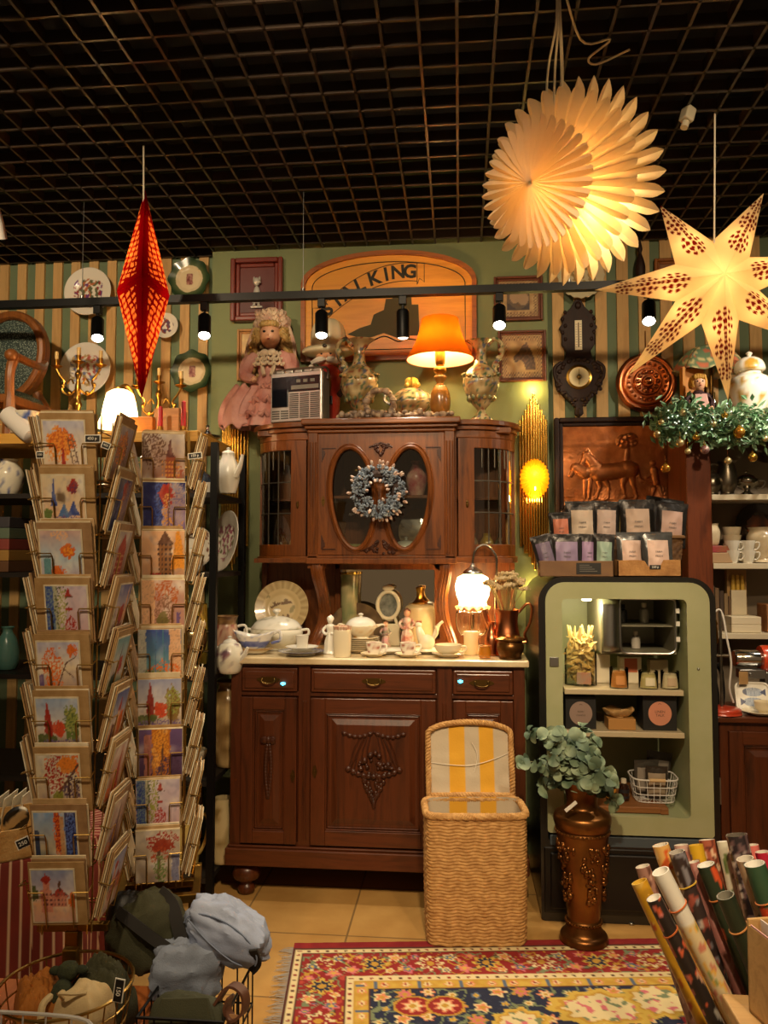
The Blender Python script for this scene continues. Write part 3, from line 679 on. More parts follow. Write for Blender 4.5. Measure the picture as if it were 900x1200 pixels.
# brass tube wall sconces
def sconce(px, label, disc=True):
    c = onY(px, 668, YG); k = (onY(px, 668, YG-.05)-EYE).dot(FW)/F
    T = thing('wall_sconce', label, 'wall lamp', c); zt = lambda y: (668-y)*k
    prof = [0, 6, 13, 19, 25, 30]
    bp = MB(); bp.box((-.05, -.03, .08), (.05, -.001, .55)); bp.build('back_plate', BRASS, T, bev=.004)
    for i in range(-5, 6):
        m = MB(); a = abs(i); x = i*3.05*k; y = -.052+.0016*a*a; rr = 1.75*k
        top = zt(459+prof[a]*1.0); bot = zt(668-prof[a]*1.2 if a < 5 else 640)
        if not disc: bot = max(bot, 0)
        m.lathe([(rr*.8, bot), (rr, bot+.001), (rr, top-.001), (rr*.8, top), (rr*.78, top-.02), (rr*.7, top-.02)], 14, (x, y, 0)); m.build('tube', GOLD, T)
    if disc:
        m = MB(); n = 28; zc = zt(561); rr = 18*k
        def shell(u, v):
            a = 2*PI*u; q = v*rr*(1+.05*cos(n*a)); return (q*cos(a)*.92, -.10+.028*v*v+.004*cos(n*a)*v, zc+q*sin(a)*1.28)
        m.grid(shell, n*6, 8); m.build('shell_shade', translucent('amber_glass', 'd08a10', .55, c_tr='ffb020'), T)
        m = MB(); m.ball((0, -.085, zc-.035), (.010, .010, .022), 10, 8); m.build('bulb', emit('bulb_glow', 'ffd890', 26), T)
        lampl('sconce_light', (0, -.087, zc-.09), 1.6, (1, .62, .2), .015, T); lampl('sconce_light', (0, -.085, zc+.02), .8, (1, .6, .2), .01, T)
        lampl('sconce_light', (0, -.03, zt(452)), 1.3, (1, .70, .2), .02, T); lampl('sconce_light', (0, -.03, zt(690)), 1.0, (1, .70, .2), .02, T)
    return T
sconce(626, 'lit gold tube wall sconce with glowing amber shell beside the hutch')
sconce(275, 'gold tube wall sconce between the hutch and the black shelving', False)
# small carved bottle shaped ornament on the slats
c = onY(749, 330, YW-.016)
m = MB(); m.lathe(sprof([(.001, 0), (.02, .01), (.024, .06), (.016, .10), (.007, .13), (.012, .15), (.004, .19), (.001, .2)], 3), 14); tag(m.build('wall_ornament', DKWOOD, None, (c.x, YW-.045, c.z)), 'small dark turned ornament hanging on a slat above the track', 'ornament')
# ================================================================ ON TOP OF THE HUTCH
HZ = 2.0
def hpos(px, Y=3.57): return (onY(px, 490, Y).x, Y, HZ+.001)
# radio
k = (onY(345, 470, 3.5)-EYE).dot(FW)/F
T = thing('radio', 'silver and black portable radio tilted on top of the hutch', 'radio', (onY(347, 490, 3.485).x, 3.485, HZ+.001), R(-14))
w, h, dpt = .262, .232, .085
m = MB(); m.box((-w/2, 0, 0), (w/2, dpt, h)); m.build('body', M('radio_grey', '6f6a64', .4, .4), T, bev=.008)
m = MB(); m.box((-w/2+.004, -.005, .004), (w/2-.004, .004, h-.004)); fp = m.build('front_panel', M('brushed_silver', 'c8c6c2', .35, .7), T, bev=.003)
m = MB(); m.box((-w/2+.012, -.009, h*.60), (w/2-.010, -.004, h*.90)); m.build('dial_strip', M('radio_black', '15161a', .25), fp)
m = MB(); m.box((-w/2+.012, -.011, h*.30), (-w/2+.095, -.004, h*.66)); m.build('meter_window', M('radio_glossy_black', '0d1018', .08, coat=1), fp, bev=.004)
m = MB()
for j in range(3):
    for q in range(13): m.box((-w/2+.100+j*.052, -.008, .018+q*.009), (-w/2+.146+j*.052, -.004, .023+q*.009))
for j in range(2):
    for q in range(4): m.box((-w/2+.012+j*.045, -.008, .016+q*.011), (-w/2+.05+j*.045, -.004, .022+q*.011))
m.build('speaker_grille', M('grille_dark', '55534f', .5, .5), fp)
m = MB()
for q in range(3): m.box((w*.02+q*.035, -.012, h*.77), (w*.02+q*.035+.02, -.008, h*.83))
m.box((-w*.08, -.0105, h*.64), (w*.44, -.0085, h*.72)); m.build('dial_scale', M('scale_grey', '7c7a70', .4, .3), fp)
m = MB()
for q in range(5): m.box((-w/2+.02+q*.047, .015, h-.001), (-w/2+.058+q*.047, .05, h+.012))
m.build('push_buttons', M('button_silver', 'b5b2aa', .35, .6), T, bev=.003)
m = MB(); m.tube(smoothpts([(-w/2-.005, .04, h*.85), (-w/2-.003, .045, h+.014), (-w*.3, .05, h+.024), (w*.3, .05, h+.024), (w/2+.003, .045, h+.014), (w/2+.005, .04, h*.85)], 5), .006, 6); m.build('handle', M('handle_brown', '5d4a3c', .5), T)
# doll with the pink frilled dress
FLESH = M('doll_skin', 'd9a583', .45)
x0, y0, z0 = hpos(317, 3.68)
T = thing('doll', 'curly blond doll in frilled pink dress seated on the hutch end', 'doll', (x0, y0, z0))
m = MB()
def skirt(u, v):
    a = 2*PI*u; r = .055+.085*v; r *= 1+.10*cos(11*a+v*2)*v+.05*n3(cos(a)*3, sin(a)*3, v*4); return (r*cos(a)-.012*v, r*sin(a)*.7, .20*(1-v)+.004)
m.grid(skirt, 88, 14)
for q in range(3): m.tube([( (.075+.025*q)*(1+.12*cos(13*a))*cos(a)-.01*q, (.055+.018*q)*(1+.12*cos(13*a))*sin(a), .16-.055*q+.01*cos(26*a)) for a in [2*PI*i/70 for i in range(70)]], .010, 6, 0, True)
PINK = M('pink_satin', 'cf9c90', .5, 0, 'b8786e', 18)
m.ball((0, 0, .235), (.055, .045, .07), 14, 9, fn=lambda d: 1+.05*cos(9*math.atan2(d.y, d.x)))
for s in (-1, 1): m.tube(smoothpts([(s*.045, 0, .285), (s*.09, -.02, .25), (s*.095, -.06, .20), (s*.055, -.085, .18)], 4), [.030, .033, .035, .036, .034, .032, .03, .028, .025, .022, .02, .018, .017][:13], 8)
m.build('dress', PINK, T)
m = MB()
def drape(u, v):                              # the long train that falls over the cabinet's end
    a = u*PI; rr = .05+.02*v; return (-.085-.055*sin(v*2.2)+rr*cos(a)*(1+.15*cos(9*a)), -.03-rr*sin(a)*.8, .16-.158*v+.01*cos(7*a))
m.grid(drape, 40, 18); m.build('dress_train', PINK, T, solid=.004)
m = MB(); m.ball((0, -.012, .365), (.045, .047, .055), 18, 12, fn=lambda d: 1+.06*max(0, -d.z)*max(0, -d.y)); m.tube([(0, 0, .30), (0, -.005, .335)], .016, 10)
m.ball((0, -.058, .357), (.0045, .006, .005), 8, 6)
m.build('head', FLESH, T)
for s in (-1, 1):
    m = MB(); m.ball((s*.05, -.088, .178), (.014, .016, .012), 10, 6)
    for q in range(4): m.tube([(s*.05+(q-1.5)*.006, -.095, .178), (s*.05+(q-1.5)*.007, -.106, .172)], .0028, 5)
    m.build('hand', FLESH, T)
m = MB()
for s in (-1, 1): m.ball((s*.017, -.055, .370), (.007, .004, .005), 8, 6)
m.build('eyes', M('doll_eyes', '2b2018', .2), T)
m = MB(); m.ball((0, -.0555, .341), (.007, .003, .003), 8, 5); m.build('mouth', M('doll_lips', 'a8443c', .4), T)
m = MB(); r_ = random.Random(9)
for q in range(34):
    a = R(-40+q*260/33)-PI/2*0; a = R(200+q*140/33*2.0) if 0 else R(-30+q*240/33)
    x, y = .056*cos(a), .044*sin(a)+.002; l = r_.uniform(.13, .22)
    m.tube([(x*(1+.75*t)+.010*cos(t*22+q), y*(1+.2*t)+.008*sin(t*22+q), .395-l*t) for t in [i/14 for i in range(15)]], .0125, 6)
for q in range(10): a = R(200+q*15.5); m.ball((.040*cos(a), -.012+.043*sin(a), .402), .013, 8, 5)
m.build('curly_hair', M('blond_hair', 'a07a3c', .6, 0, 'cbae70', 60), T)
m = MB()
for q in range(3): m.tube([((.064-.008*q)*(1+.10*cos(12*a))*cos(a), .012+(.05-.006*q)*(1+.1*cos(12*a))*sin(a), .405+.022*q+.006*cos(24*a)) for a in [2*PI*i/60 for i in range(60)]], .013, 6, 0, True)
m.ball((0, .01, .435), (.05, .045, .045), 14, 8)
for q in range(18): a = r_.uniform(0, 2*PI); m.ball((.066*cos(a), .01+.052*sin(a), .41+r_.uniform(-.01, .05)), r_.uniform(.010, .018), 7, 5)
for s in (-1, 1): m.tube(smoothpts([(s*.07, .01, .40), (s*.095, .0, .33), (s*.10, -.005, .27)], 5), .012, 6)
m.build('frilled_bonnet', M('cream_lace', 'ddc6a6', .7, 0, 'c99f8c', 25), T)
m = MB()
for s in (-1, 1): m.tube(smoothpts([(s*.02, -.045, .29), (s*.025, -.05, .24), (s*.015, -.06, .20)], 4), .009, 6); m.ball((s*.015, -.05, .29), (.02, .012, .014), 8, 6)
for q in range(3): m.tube([((.05+.01*q)*cos(a), -.02+(.04+.01*q)*sin(a)*.8, .285-.02*q+.006*cos(16*a)) for a in [2*PI*i/48 for i in range(48)]], .007, 6, 0, True)
m.build('lace_collar', M('ivory_lace', 'd3bfa2', .7), T)
T.scale = (1.15, 1.05, 1.25)
# nutcracker like figure with a white ribbed hat
x0, y0, z0 = hpos(384, 3.69)
T = thing('figurine', 'standing figurine with tall white hat, white moustache and red coat', 'figurine', (x0, y0, z0))
m = MB(); m.lathe(sprof([(.001, 0), (.045, 0), (.05, .02), (.055, .10), (.06, .17), (.07, .23), (.05, .27), (.03, .285), (.001, .285)]), 24); m.build('coat', M('figurine_red', '9c2a1c', .3, coat=.4), T)
m = MB(); m.ball((0, -.005, .315), (.055, .052, .05), 18, 10); m.ball((0, -.058, .312), (.010, .012, .010), 8, 6); m.build('head', M('figurine_skin', 'd9a079', .4), T)
WHT = M('cream_enamel', 'e4d7b2', .3, coat=.4)
m = MB(); m.lathe(sprof([(.05, .345), (.070, .36), (.078, .41), (.070, .455), (.045, .485), (.001, .495)]), 40, fn=lambda a, z: 1+.04*cos(10*a)); m.build('hat', WHT, T)
m = MB(); m.lathe(sprof([(.055, .325), (.105, .335), (.112, .35), (.09, .365), (.06, .36)]), 36, sy=.8, fn=lambda a, z: 1+.05*cos(2*a)); m.build('hat_brim', WHT, T)
m = MB(); m.ball((0, -.092, .35), (.010, .006, .008), 8, 6); m.build('hat_badge', M('badge_dark', '3c3226', .4), T)
m = MB()
for s in (-1, 1): m.tube(smoothpts([(0, -.062, .298), (s*.03, -.065, .295), (s*.06, -.04, .29), (s*.075, -.02, .30)], 4), [.004, .008, .012, .013, .014, .014, .013, .012, .010, .009, .006, .004, .003], 8); m.ball((s*.07, -.01, .27), (.020, .02, .02), 10, 6)
m.build('moustache', M('white_hair', 'ded5c4', .5), T)
m = MB()
for s in (-1, 1): m.ball((s*.020, -.050, .325), (.006, .004, .005), 8, 5); m.tube(smoothpts([(s*.062, 0, .245), (s*.085, -.02, .19), (s*.06, -.05, .14)], 4), .014, 8)
m.box((-.03, -.063, .10), (.03, -.05, .135)); m.build('sleeves_and_belt', M('figurine_black', '1c1714', .35), T)
m = MB()
for s in (-1, 1): m.tube([(s*.012, -.075, .255), (s*.022, -.066, .18), (s*.012, -.06, .12)], .006, 6)
m.build('gold_braid', GOLD, T)
T.scale = (1.06, 1.06, 1.08)
# majolica ewers and covered bowl
def majolica(c):
    n = n3(c.x*26, c.y*26, c.z*26); q = n3(c.x*60, c.y*60, c.z*60+4)
    b_ = mix((.80, .72, .54), (.52, .42, .26), .5+n)
    if q > .34: b_ = mix(b_, (.20, .34, .24), .8)
    elif q < -.38: b_ = mix(b_, (.50, .20, .14), .7)
    elif n3(c.x*45, c.y*45, c.z*45+9) > .36: b_ = mix(b_, (.24, .30, .45), .7)
    return b_
MAJ = PAINT(.2, 0, .6, .35, 90)
def ewer(px, Y, label, hgt, flip=1):
    x, y, z = hpos(px, Y); T = thing('ewer', label, 'jug', (x, y, z)); s = hgt/.39
    m = MB(); m.lathe(sprof([(.001, 0), (.050*s, 0), (.052*s, .010*s), (.030*s, .030*s), (.018*s, .050*s), (.024*s, .062*s), (.055*s, .10*s), (.080*s, .155*s), (.082*s, .195*s), (.066*s, .235*s), (.036*s, .262*s), (.028*s, .285*s), (.024*s, .32*s), (.030*s, .355*s), (.052*s, .378*s)], 5), 48, cap=False,
        fn=lambda a, z: 1+.03*cos(12*a+z*30)*(1 if .06*s < z < .25*s else .3)+(.35*max(0, cos(a if flip > 0 else a-PI))**3 if z > .34*s else 0))
    paint(m.build('body', MAJ, T), majolica)
    m = MB(); f = -flip
    m.tube(smoothpts([(f*.030*s, 0, .352*s), (f*.062*s, 0, .385*s), (f*.098*s, 0, .355*s), (f*.092*s, 0, .30*s), (f*.06*s, 0, .265*s), (f*.070*s, 0, .225*s)], 6), .0095*s, 8)
    for q in range(3): m.ball((f*(.094-.012*q)*s, 0, (.33-.035*q)*s), (.016*s, .012*s, .014*s), 8, 6)
    paint(m.build('handle', MAJ, T), majolica)
    m = MB()
    for q in range(16): a = 2*PI*q/16; m.ball((.080*s*cos(a), .080*s*sin(a), .205*s+.014*s*cos(2*a)), (.013*s, .013*s, .009*s), 7, 5)
    for q in range(14): a = 2*PI*q/14; m.ball((.058*s*cos(a), .058*s*sin(a), .108*s), (.010*s, .010*s, .014*s), 7, 5)
    paint(m.build('relief_flowers', MAJ, T), lambda c: mix((.75, .60, .35), (.35, .40, .28), .5+1.5*n3(c.x*40, c.y*40, c.z*40)))
    return T
ewer(421, 3.565, 'mottled majolica ewer on the hutch between the figurine and the lamp', .405, 1)
ewer(564, 3.56, 'mottled majolica ewer on the right end of the hutch', .385, -1)
x, y, z = hpos(482, 3.69)
T = thing('covered_bowl', 'majolica covered bowl with flower knob behind the shell garland', 'bowl', (x, y, z))
m = MB(); m.lathe(sprof([(.001, 0), (.05, 0), (.045, .015), (.03, .03), (.06, .055), (.095, .10), (.100, .125), (.085, .13)], 4), 48, cap=False, sy=.8, fn=lambda a, z: 1+.05*cos(10*a)); paint(m.build('bowl', MAJ, T), majolica)
m = MB(); m.lathe(sprof([(.10, .128), (.085, .155), (.05, .18), (.02, .19), (.001, .192)], 4), 48, sy=.8, fn=lambda a, z: 1+.05*cos(10*a)); m.tube(smoothpts([(.09, 0, .11), (.125, 0, .13), (.12, 0, .16), (.09, 0, .15)], 4), .007, 6); m.tube(smoothpts([(-.09, 0, .11), (-.125, 0, .13), (-.12, 0, .16), (-.09, 0, .15)], 4), .007, 6)
paint(m.build('lid', MAJ, T), majolica)
m = MB(); m.ball((0, 0, .215), (.03, .03, .025), 14, 8, fn=lambda d: 1+.18*cos(5*math.atan2(d.y, d.x))); m.ball((.03, 0, .205), .014, 8, 6); m.ball((-.02, -.02, .20), .013, 8, 6); paint(m.build('flower_knob', MAJ, T), lambda c: (.80, .66, .30))
# table lamp
x, y, z = hpos(516, 3.55)
T = thing('table_lamp', 'lit table lamp with orange cone shade on a turned base', 'lamp', (x, y, z))
LB = M('amber_glazed_base', '8a5a24', .25, 0, 'a9742f', 14, coat=.5)
m = MB(); m.lathe(sprof([(.001, 0), (.055, 0), (.055, .012), (.040, .022), (.030, .03), (.042, .05), (.047, .09), (.044, .13), (.030, .16), (.016, .175), (.022, .19), (.03, .205), (.016, .22)], 4), 28); m.build('base', LB, T)
m = MB(); m.lathe(sprof([(.012, .218), (.030, .232), (.026, .25), (.012, .258), (.022, .27), (.022, .34), (.001, .342)], 3), 20); m.build('lamp_holder', BRASS, T)
m = MB(); sz0, sz1 = .285, .475
m.grid(lambda u, v: ((.156-.072*v-.012*sin(v*PI))*cos(2*PI*u), (.156-.072*v-.012*sin(v*PI))*sin(2*PI*u), sz0+(sz1-sz0)*v), 56, 8)
m.build('lamp_shade', translucent('orange_shade', 'b85a10', .36, c_tr='f08418'), T)
m = MB(); m.grid(lambda u, v: ((.152-.072*v-.012*sin(v*PI))*cos(2*PI*u), (.152-.072*v-.012*sin(v*PI))*sin(2*PI*u), sz0+.002+(sz1-sz0-.004)*v), 56, 6); m.build('shade_lining', translucent('white_lining', 'fff0d0', .35), T)
m = MB(); m.ball((0, 0, .375), (.026, .026, .034), 12, 9); m.build('bulb', emit('warm_bulb', 'ffe2ae', 12), T)
for a in range(3): lampl('lamp_light', (.05*cos(a*2.1), .05*sin(a*2.1), .375), 2.3, (1, .68, .32), .03, T)
# shell and stone garland in front
T = thing('stone_garland', 'garland of tumbled stones and shells lying along the hutch top', 'garland', (onY(450, 490, 3.46).x, 3.46, HZ+.002))
m = MB(); r_ = random.Random(12)
def stone(p, s):
    a, b_ = r_.random()*9, r_.random()*9
    m.ball(p, (s*r_.uniform(.7, 1.2), s*.7, s*r_.uniform(.5, 1)), 8, 6, fn=lambda d: 1+.25*noise.noise(Vector((d.x*1.6+a, d.y*1.6+b_, d.z*1.6))))
kk = .0037
for q in range(30): a = R(-30+q*240/29); stone((( 445-450)*kk+.062*cos(a), .01*sin(q), .072+.060*sin(a)), .016)
for q in range(40): x = -.20+.5*q/39; stone((x, r_.uniform(-.025, .015), .012+.012*r_.random()), .016)
for q in range(22): x = r_.uniform(-.19, .2); stone((x, r_.uniform(-.015, .015), .032), .014)
paint(m.build('stones', PAINT(.5), T), lambda c: mix((.40, .33, .28), (.72, .62, .50), .5+1.2*n3(c.x*40, c.y*40, c.z*40)))
m = MB(); m.tube([(-.2+.5*i/20, .016, .022) for i in range(21)], .005, 5); m.build('cord', M('jute', '8a6d45', .9), T)
# ================================================================ ON THE MARBLE
TZ = TOP+.001
def tpos(px, Y): return (onY(px, 760, Y).x, Y, TZ)
def plate_mb(r, h=.018, n=40, wob=None):
    m = MB(); m.lathe([(.001, .002), (r*.5, 0), (r*.62, .002), (r*.64, h*.35), (r*.98, h*.95), (r, h), (r*.97, h*1.06), (r*.62, h*.5), (r*.55, h*.32), (.001, h*.32)], n, fn=wob); return m
def cup_mb(r, h, n=28, foot=.5):
    m = MB(); m.lathe(sprof([(.001, .003), (r*foot, 0), (r*foot*1.05, .004), (r*.85, h*.4), (r, h), (r*.95, h*.99), (r*.8, h*.42), (r*foot*.8, h*.12), (.001, h*.10)], 3), n, cap=False); return m
def handle_c(m, r, z0, z1, out, th=.0035, ang=0):
    m.tube([(p.x*cos(ang), p.x*sin(ang), p.z) for p in smoothpts([(r, 0, z1), (r+out, 0, z1), (r+out*1.05, 0, (z0+z1)/2), (r+out*.4, 0, z0), (r*.85, 0, z0)], 5)], th, 6)
BLUEW = lambda c: mix((.90, .88, .82), (.30, .34, .55), 1.6*max(0, n3(c.x*50, c.y*50, c.z*60))+(0 if c.z < .02 else 0))
# gravy boat
x, y, z = tpos(298, 3.30)
T = thing('gravy_boat', 'white gravy boat with blue pattern on an oval stand, left marble end', 'gravy boat', (x, y, z))
m = MB(); m.lathe(plate_prof(.085), 40, sx=1, sy=.62); paint(m.build('stand', PAINT(.2, 0, .5), T), lambda c: (.88, .84, .74) if math.hypot(c.x, c.y/.62) < .075 else (.66, .52, .32))
m = MB()
def boat(u, v):
    a = 2*PI*u; r = .035+.045*v**.6; k = v*v
    return ((r*cos(a))*(1.0+.15*k), r*sin(a)*.55, .022+.055*v+.022*k*abs(cos(a))**1.6)
m.grid(boat, 48, 14); m.tube(smoothpts([(.082, 0, .085), (.108, 0, .095), (.112, 0, .06), (.075, 0, .045)], 5), .005, 6); m.lathe([(.001, .010), (.04, .010), (.035, .024), (.001, .024)], 24, sy=.6)
paint(m.build('boat', PAINT(.18, 0, .6), T, solid=.003), lambda c: mix((.90, .88, .84), (.34, .38, .62), (.8 if .03 < c.z < .055 else .0)+1.5*max(0, n3(c.x*60, c.y*60, c.z*60)-.15)))
# tureen
x, y, z = tpos(324, 3.46)
T = thing('soup_tureen', 'white lidded soup tureen in front of the leaning plate', 'tureen', (x, y, z))
def flower_band(c): return mix((.90, .88, .80), (.55, .50, .35), 2.2*max(0, n3(c.x*45, c.y*45, c.z*45)-.22)) if .05 < c.z < .09 else (.90, .88, .80)
m = MB(); m.lathe(sprof([(.001, .004), (.06, 0), (.062, .008), (.10, .035), (.118, .07), (.112, .092), (.105, .092)], 4), 44, sy=.78); paint(m.build('bowl', PAINT(.18, 0, .6), T), flower_band)
m = MB()
m.tube(smoothpts([(.112, 0, .06), (.142, 0, .066), (.142, 0, .088), (.112, 0, .086)], 4), .006, 6)
m.build('handle', PORC, T); q = [c for c in kids(T) if c.name.startswith('handle')][0]; q2 = q.copy(); COL.objects.link(q2); q2.rotation_euler = (0, 0, PI)
m = MB(); m.lathe(sprof([(.114, .092), (.112, .10), (.09, .125), (.05, .142), (.015, .148), (.001, .148)], 4), 44, sy=.78); li = m.build('lid', PAINT(.18, 0, .6), T); paint(li, lambda c: mix((.90, .88, .82), (.62, .60, .5), 2*max(0, n3(c.x*40, c.y*40, c.z*40)-.2)))
m = MB(); m.lathe(sprof([(.008, .146), (.006, .155), (.018, .168), (.014, .178), (.001, .18)], 3), 16, sy=1.4); m.build('knob', PORC, li)
# leaning plate
T = onY(332, 711, 3.60)
def birdplate(c, r):
    q = math.hypot(c.x, c.y)/r
    if q > .72: return mix((.82, .74, .56), (.70, .60, .42), .5+.5*cos(40*math.atan2(c.y, c.x)))
    n = n3(c.x*30, c.y*30, 4)
    for ax, ay, an in ((-.25, .1, .5), (.15, .2, .1), (.2, -.35, -.4)):
        dx, dy = c.x/r-ax, c.y/r-ay; u, v = dx*cos(an)+dy*sin(an), -dx*sin(an)+dy*cos(an)
        if abs(v) < .045+.02*n and abs(u) < .2 or (abs(u) < .05 and -.02 < v < .13): return (.45, .33, .2)
    return (.84, .75, .56) if n < .35 else (.6, .55, .38)
wall_plate(331, 713, 32, 3.60, 'large cream plate with birds leaning against the hutch back', birdplate, R(76), name='dinner_plate')
# stack with small pot
x, y, z = tpos(353, 3.28)
m = plate_mb(.098, .018); tag(paint(m.build('dinner_plate', PAINT(.2, 0, .5), None, (x, y, z)), lambda c: (.88, .86, .80) if math.hypot(c.x, c.y) < .09 else (.42, .44, .52)), 'dark rimmed white plate lying flat under a saucer and small pot', 'plate')
m = plate_mb(.070, .016); tag(m.build('saucer', PORC, None, (x+.004, y, z+.0195)), 'white saucer lying on the dark rimmed plate, carrying a small pot', 'saucer')
m = cup_mb(.028, .055, foot=.8); m.build; T = m.build('small_pot', PORC, None, (x+.004, y, z+.027)); tag(T, 'small white pot standing on the saucer on the dark rimmed plate', 'pot')
m = plate_mb(.075, .014); tag(m.build('side_plate', M('tan_plate', 'b08a58', .3, coat=.4), None, (onY(374, 757, 3.42).x, 3.44, TZ)), 'tan side plate behind the small white pot', 'plate')
# figurine white
def fig(px, Y, h, label, cols, name='figurine', lean=0):
    x, y, z = tpos(px, Y); T = thing(name, label, 'figurine', (x, y, z)); s = h/.16
    m = MB(); m.lathe(sprof([(.001, 0), (.030*s, 0), (.028*s, .010*s), (.026*s, .02*s), (.024*s, .05*s), (.014*s, .09*s), (.018*s, .11*s), (.016*s, .122*s), (.006*s, .13*s)], 4), 28, fn=lambda a, z: 1+.07*cos(7*a)*(1 if z < .08*s else 0))
    for sg in (-1, 1): m.tube(smoothpts([(sg*.016*s, 0, .118*s), (sg*.030*s, -.008*s, .10*s), (sg*.018*s, -.022*s, .085*s), (sg*.006*s, -.024*s, .09*s)], 4), .006*s, 7)
    m.build('gown', cols[0], T)
    m = MB(); m.ball((lean, -.002, .142*s), (.013*s, .013*s, .016*s), 14, 9); m.ball((lean, -.016*s, .140*s), .003*s, 6, 4); m.tube([(0, 0, .125*s), (lean, 0, .135*s)], .006*s, 8); m.build('head', cols[1], T)
    m = MB(); m.ball((lean, .004*s, .149*s), (.0145*s, .014*s, .012*s), 12, 7, fn=lambda d: 1+.1*cos(6*math.atan2(d.y, d.x))); m.ball((lean, .012*s, .158*s), .007*s, 8, 5); m.build('hair', cols[2], T)
    return T
fig(387, 3.34, .158, 'plain white porcelain lady figurine left of the ribbed tumbler', (PORC, PORC, PORC))
fig(452, 3.50, .125, 'porcelain lady figurine in rose and green gown near the mirror', (M('rose_gown', 'c48a8a', .25, 0, '8d9a80', 30, coat=.4), FLESH, M('brown_hair', '6a4526', .4)))
fig(477, 3.56, .175, 'red and white porcelain lady figurine at the mirror', (M('red_gown', 'b8685a', .25, 0, 'e0d2c0', 28, coat=.4), FLESH, M('auburn_hair', '7a4a34', .4)))
# ribbed tumbler
x, y, z = tpos(401, 3.25)
T = thing('tumbler', 'cream tumbler with speckled rim at the front of the marble', 'tumbler', (x, y, z))
m = MB(); m.lathe(sprof([(.001, 0), (.030, 0), (.034, .008), (.036, .05), (.036, .10), (.034, .112)], 3), 30, cap=False); m.build('body', CREAM, T, solid=.003)
m = MB(); m.lathe([(.034, .108), (.037, .112), (.037, .124), (.033, .126), (.031, .112)], 40, fn=lambda a, z: 1+.03*cos(20*a)); paint(m.build('rim', PAINT(.3), T), lambda c: mix((.85, .78, .66), (.68, .45, .36), .5+2*n3(c.x*120, c.y*120, c.z*80)))
# plate stack and sugar bowl on it
x, y, z = tpos(424, 3.40)
for k in range(7):
    m = plate_mb(.078, .016, 36); tag(m.build('side_plate', CREAM, None, (x, y, TZ+k*.0082)), 'cream plate, %s of the stack under the sugar bowl' % (['lowest', 'second from the bottom', 'third from the bottom', 'middle plate', 'third from the top', 'second from the top', 'topmost'][k]), 'plate', 'plates stacked under the sugar bowl')
T = thing('sugar_bowl', 'lidded sugar bowl with pointed handles on the stack of plates', 'bowl', (x-.004, y, TZ+6*.0082+.0075))
m = MB(); m.lathe(sprof([(.001, 0), (.035, 0), (.032, .010), (.050, .025), (.072, .055), (.068, .062)], 4), 36, cap=False); m.tube(smoothpts([(.068, 0, .055), (.092, 0, .062), (.105, 0, .058)], 4), [.008, .007, .006, .005, .005, .004, .004, .003, .003], 7); m.tube(smoothpts([(-.068, 0, .055), (-.092, 0, .062), (-.10, 0, .05), (-.07, 0, .035)], 4), .005, 7)
paint(m.build('bowl', PAINT(.2, 0, .5), T), lambda c: mix((.88, .84, .74), (.72, .52, .24), 2*max(0, n3(c.x*45, c.y*45, c.z*45)-.2)))
m = MB(); m.lathe(sprof([(.066, .060), (.055, .078), (.03, .092), (.006, .096), (.012, .106), (.001, .112)], 4), 32); m.build('lid', PORC, T)
# round brown platter leaning against the mirror, silver framed oval, cream lamp, patterned vase
T = onY(415, 735, 3.62)
wall_plate(418, 741, 34, 3.655, 'brown rimmed platter leaning against the mirror behind the sugar bowl', lambda c, r: mix((.46, .37, .24), (.30, .22, .14), .5+n3(c.x*30, c.y*30)) if math.hypot(c.x, c.y) > r*.6 else (.66, .56, .40), R(80), name='platter', rough=.3)
T = thing('oval_picture', 'white oval photo frame with grey picture standing before the mirror', 'frame', (*tpos(455, 3.66)[:2], TZ))
m = MB(); zc = .185; m.tube([(.050*cos(t), 0, zc+.062*sin(t)) for t in [2*PI*i/40 for i in range(40)]], .010, 8, 0, True)
m.ball((0, 0, zc+.080), (.03, .008, .014), 10, 6); m.box((-.055, -.02, .0), (.055, .012, .10)); m.tube([(-.04, 0, .1), (-.03, 0, .13)], .008, 6); m.tube([(.04, 0, .1), (.03, 0, .13)], .008, 6); m.build('frame', WHT, T, bev=.003)
m = MB(); m.add([(.048*cos(t), .002, zc+.060*sin(t)) for t in [2*PI*i/40 for i in range(40)]], [tuple(range(40))]); m.build('picture', M('grey_photo', '55584f', .15, 0, '8b8c80', 22), T)
x, y, z = tpos(492, 3.63)
T = thing('cream_jar', 'large cream jar with brass neck standing before the mirror', 'jar', (x, y, z))
m = MB(); m.lathe(sprof([(.001, 0), (.06, 0), (.068, .02), (.072, .10), (.070, .16), (.062, .185), (.03, .195)], 4), 30); m.build('body', M('cream_glaze', 'cdb98a', .3, 0, 'bfa877', 12, coat=.4), T)
m = MB(); m.lathe(sprof([(.034, .192), (.036, .20), (.02, .215), (.014, .24), (.018, .27), (.001, .272)], 4), 20); m.build('neck', BRASS, T)
x, y, z = tpos(412, 3.70)
x, y, z = tpos(397, 3.63); 
T = thing('slim_vase', 'tall pale patterned vase beside the left scroll of the hutch', 'vase', (onY(409, 700, 3.655).x, 3.672, TZ))
m = MB(); m.lathe(sprof([(.001, 0), (.03, 0), (.036, .05), (.040, .15), (.042, .30), (.045, .335), (.040, .335)], 4), 24, cap=False); paint(m.build('body', PAINT(.2, 0, .5), T), lambda c: mix((.72, .66, .48), (.46, .50, .34), .5+1.4*n3(c.x*30, c.y*30, c.z*18)))
m = MB(); m.lathe([(.041, .325), (.047, .33), (.047, .338), (.041, .338)], 24); m.build('rim', GOLD, T)
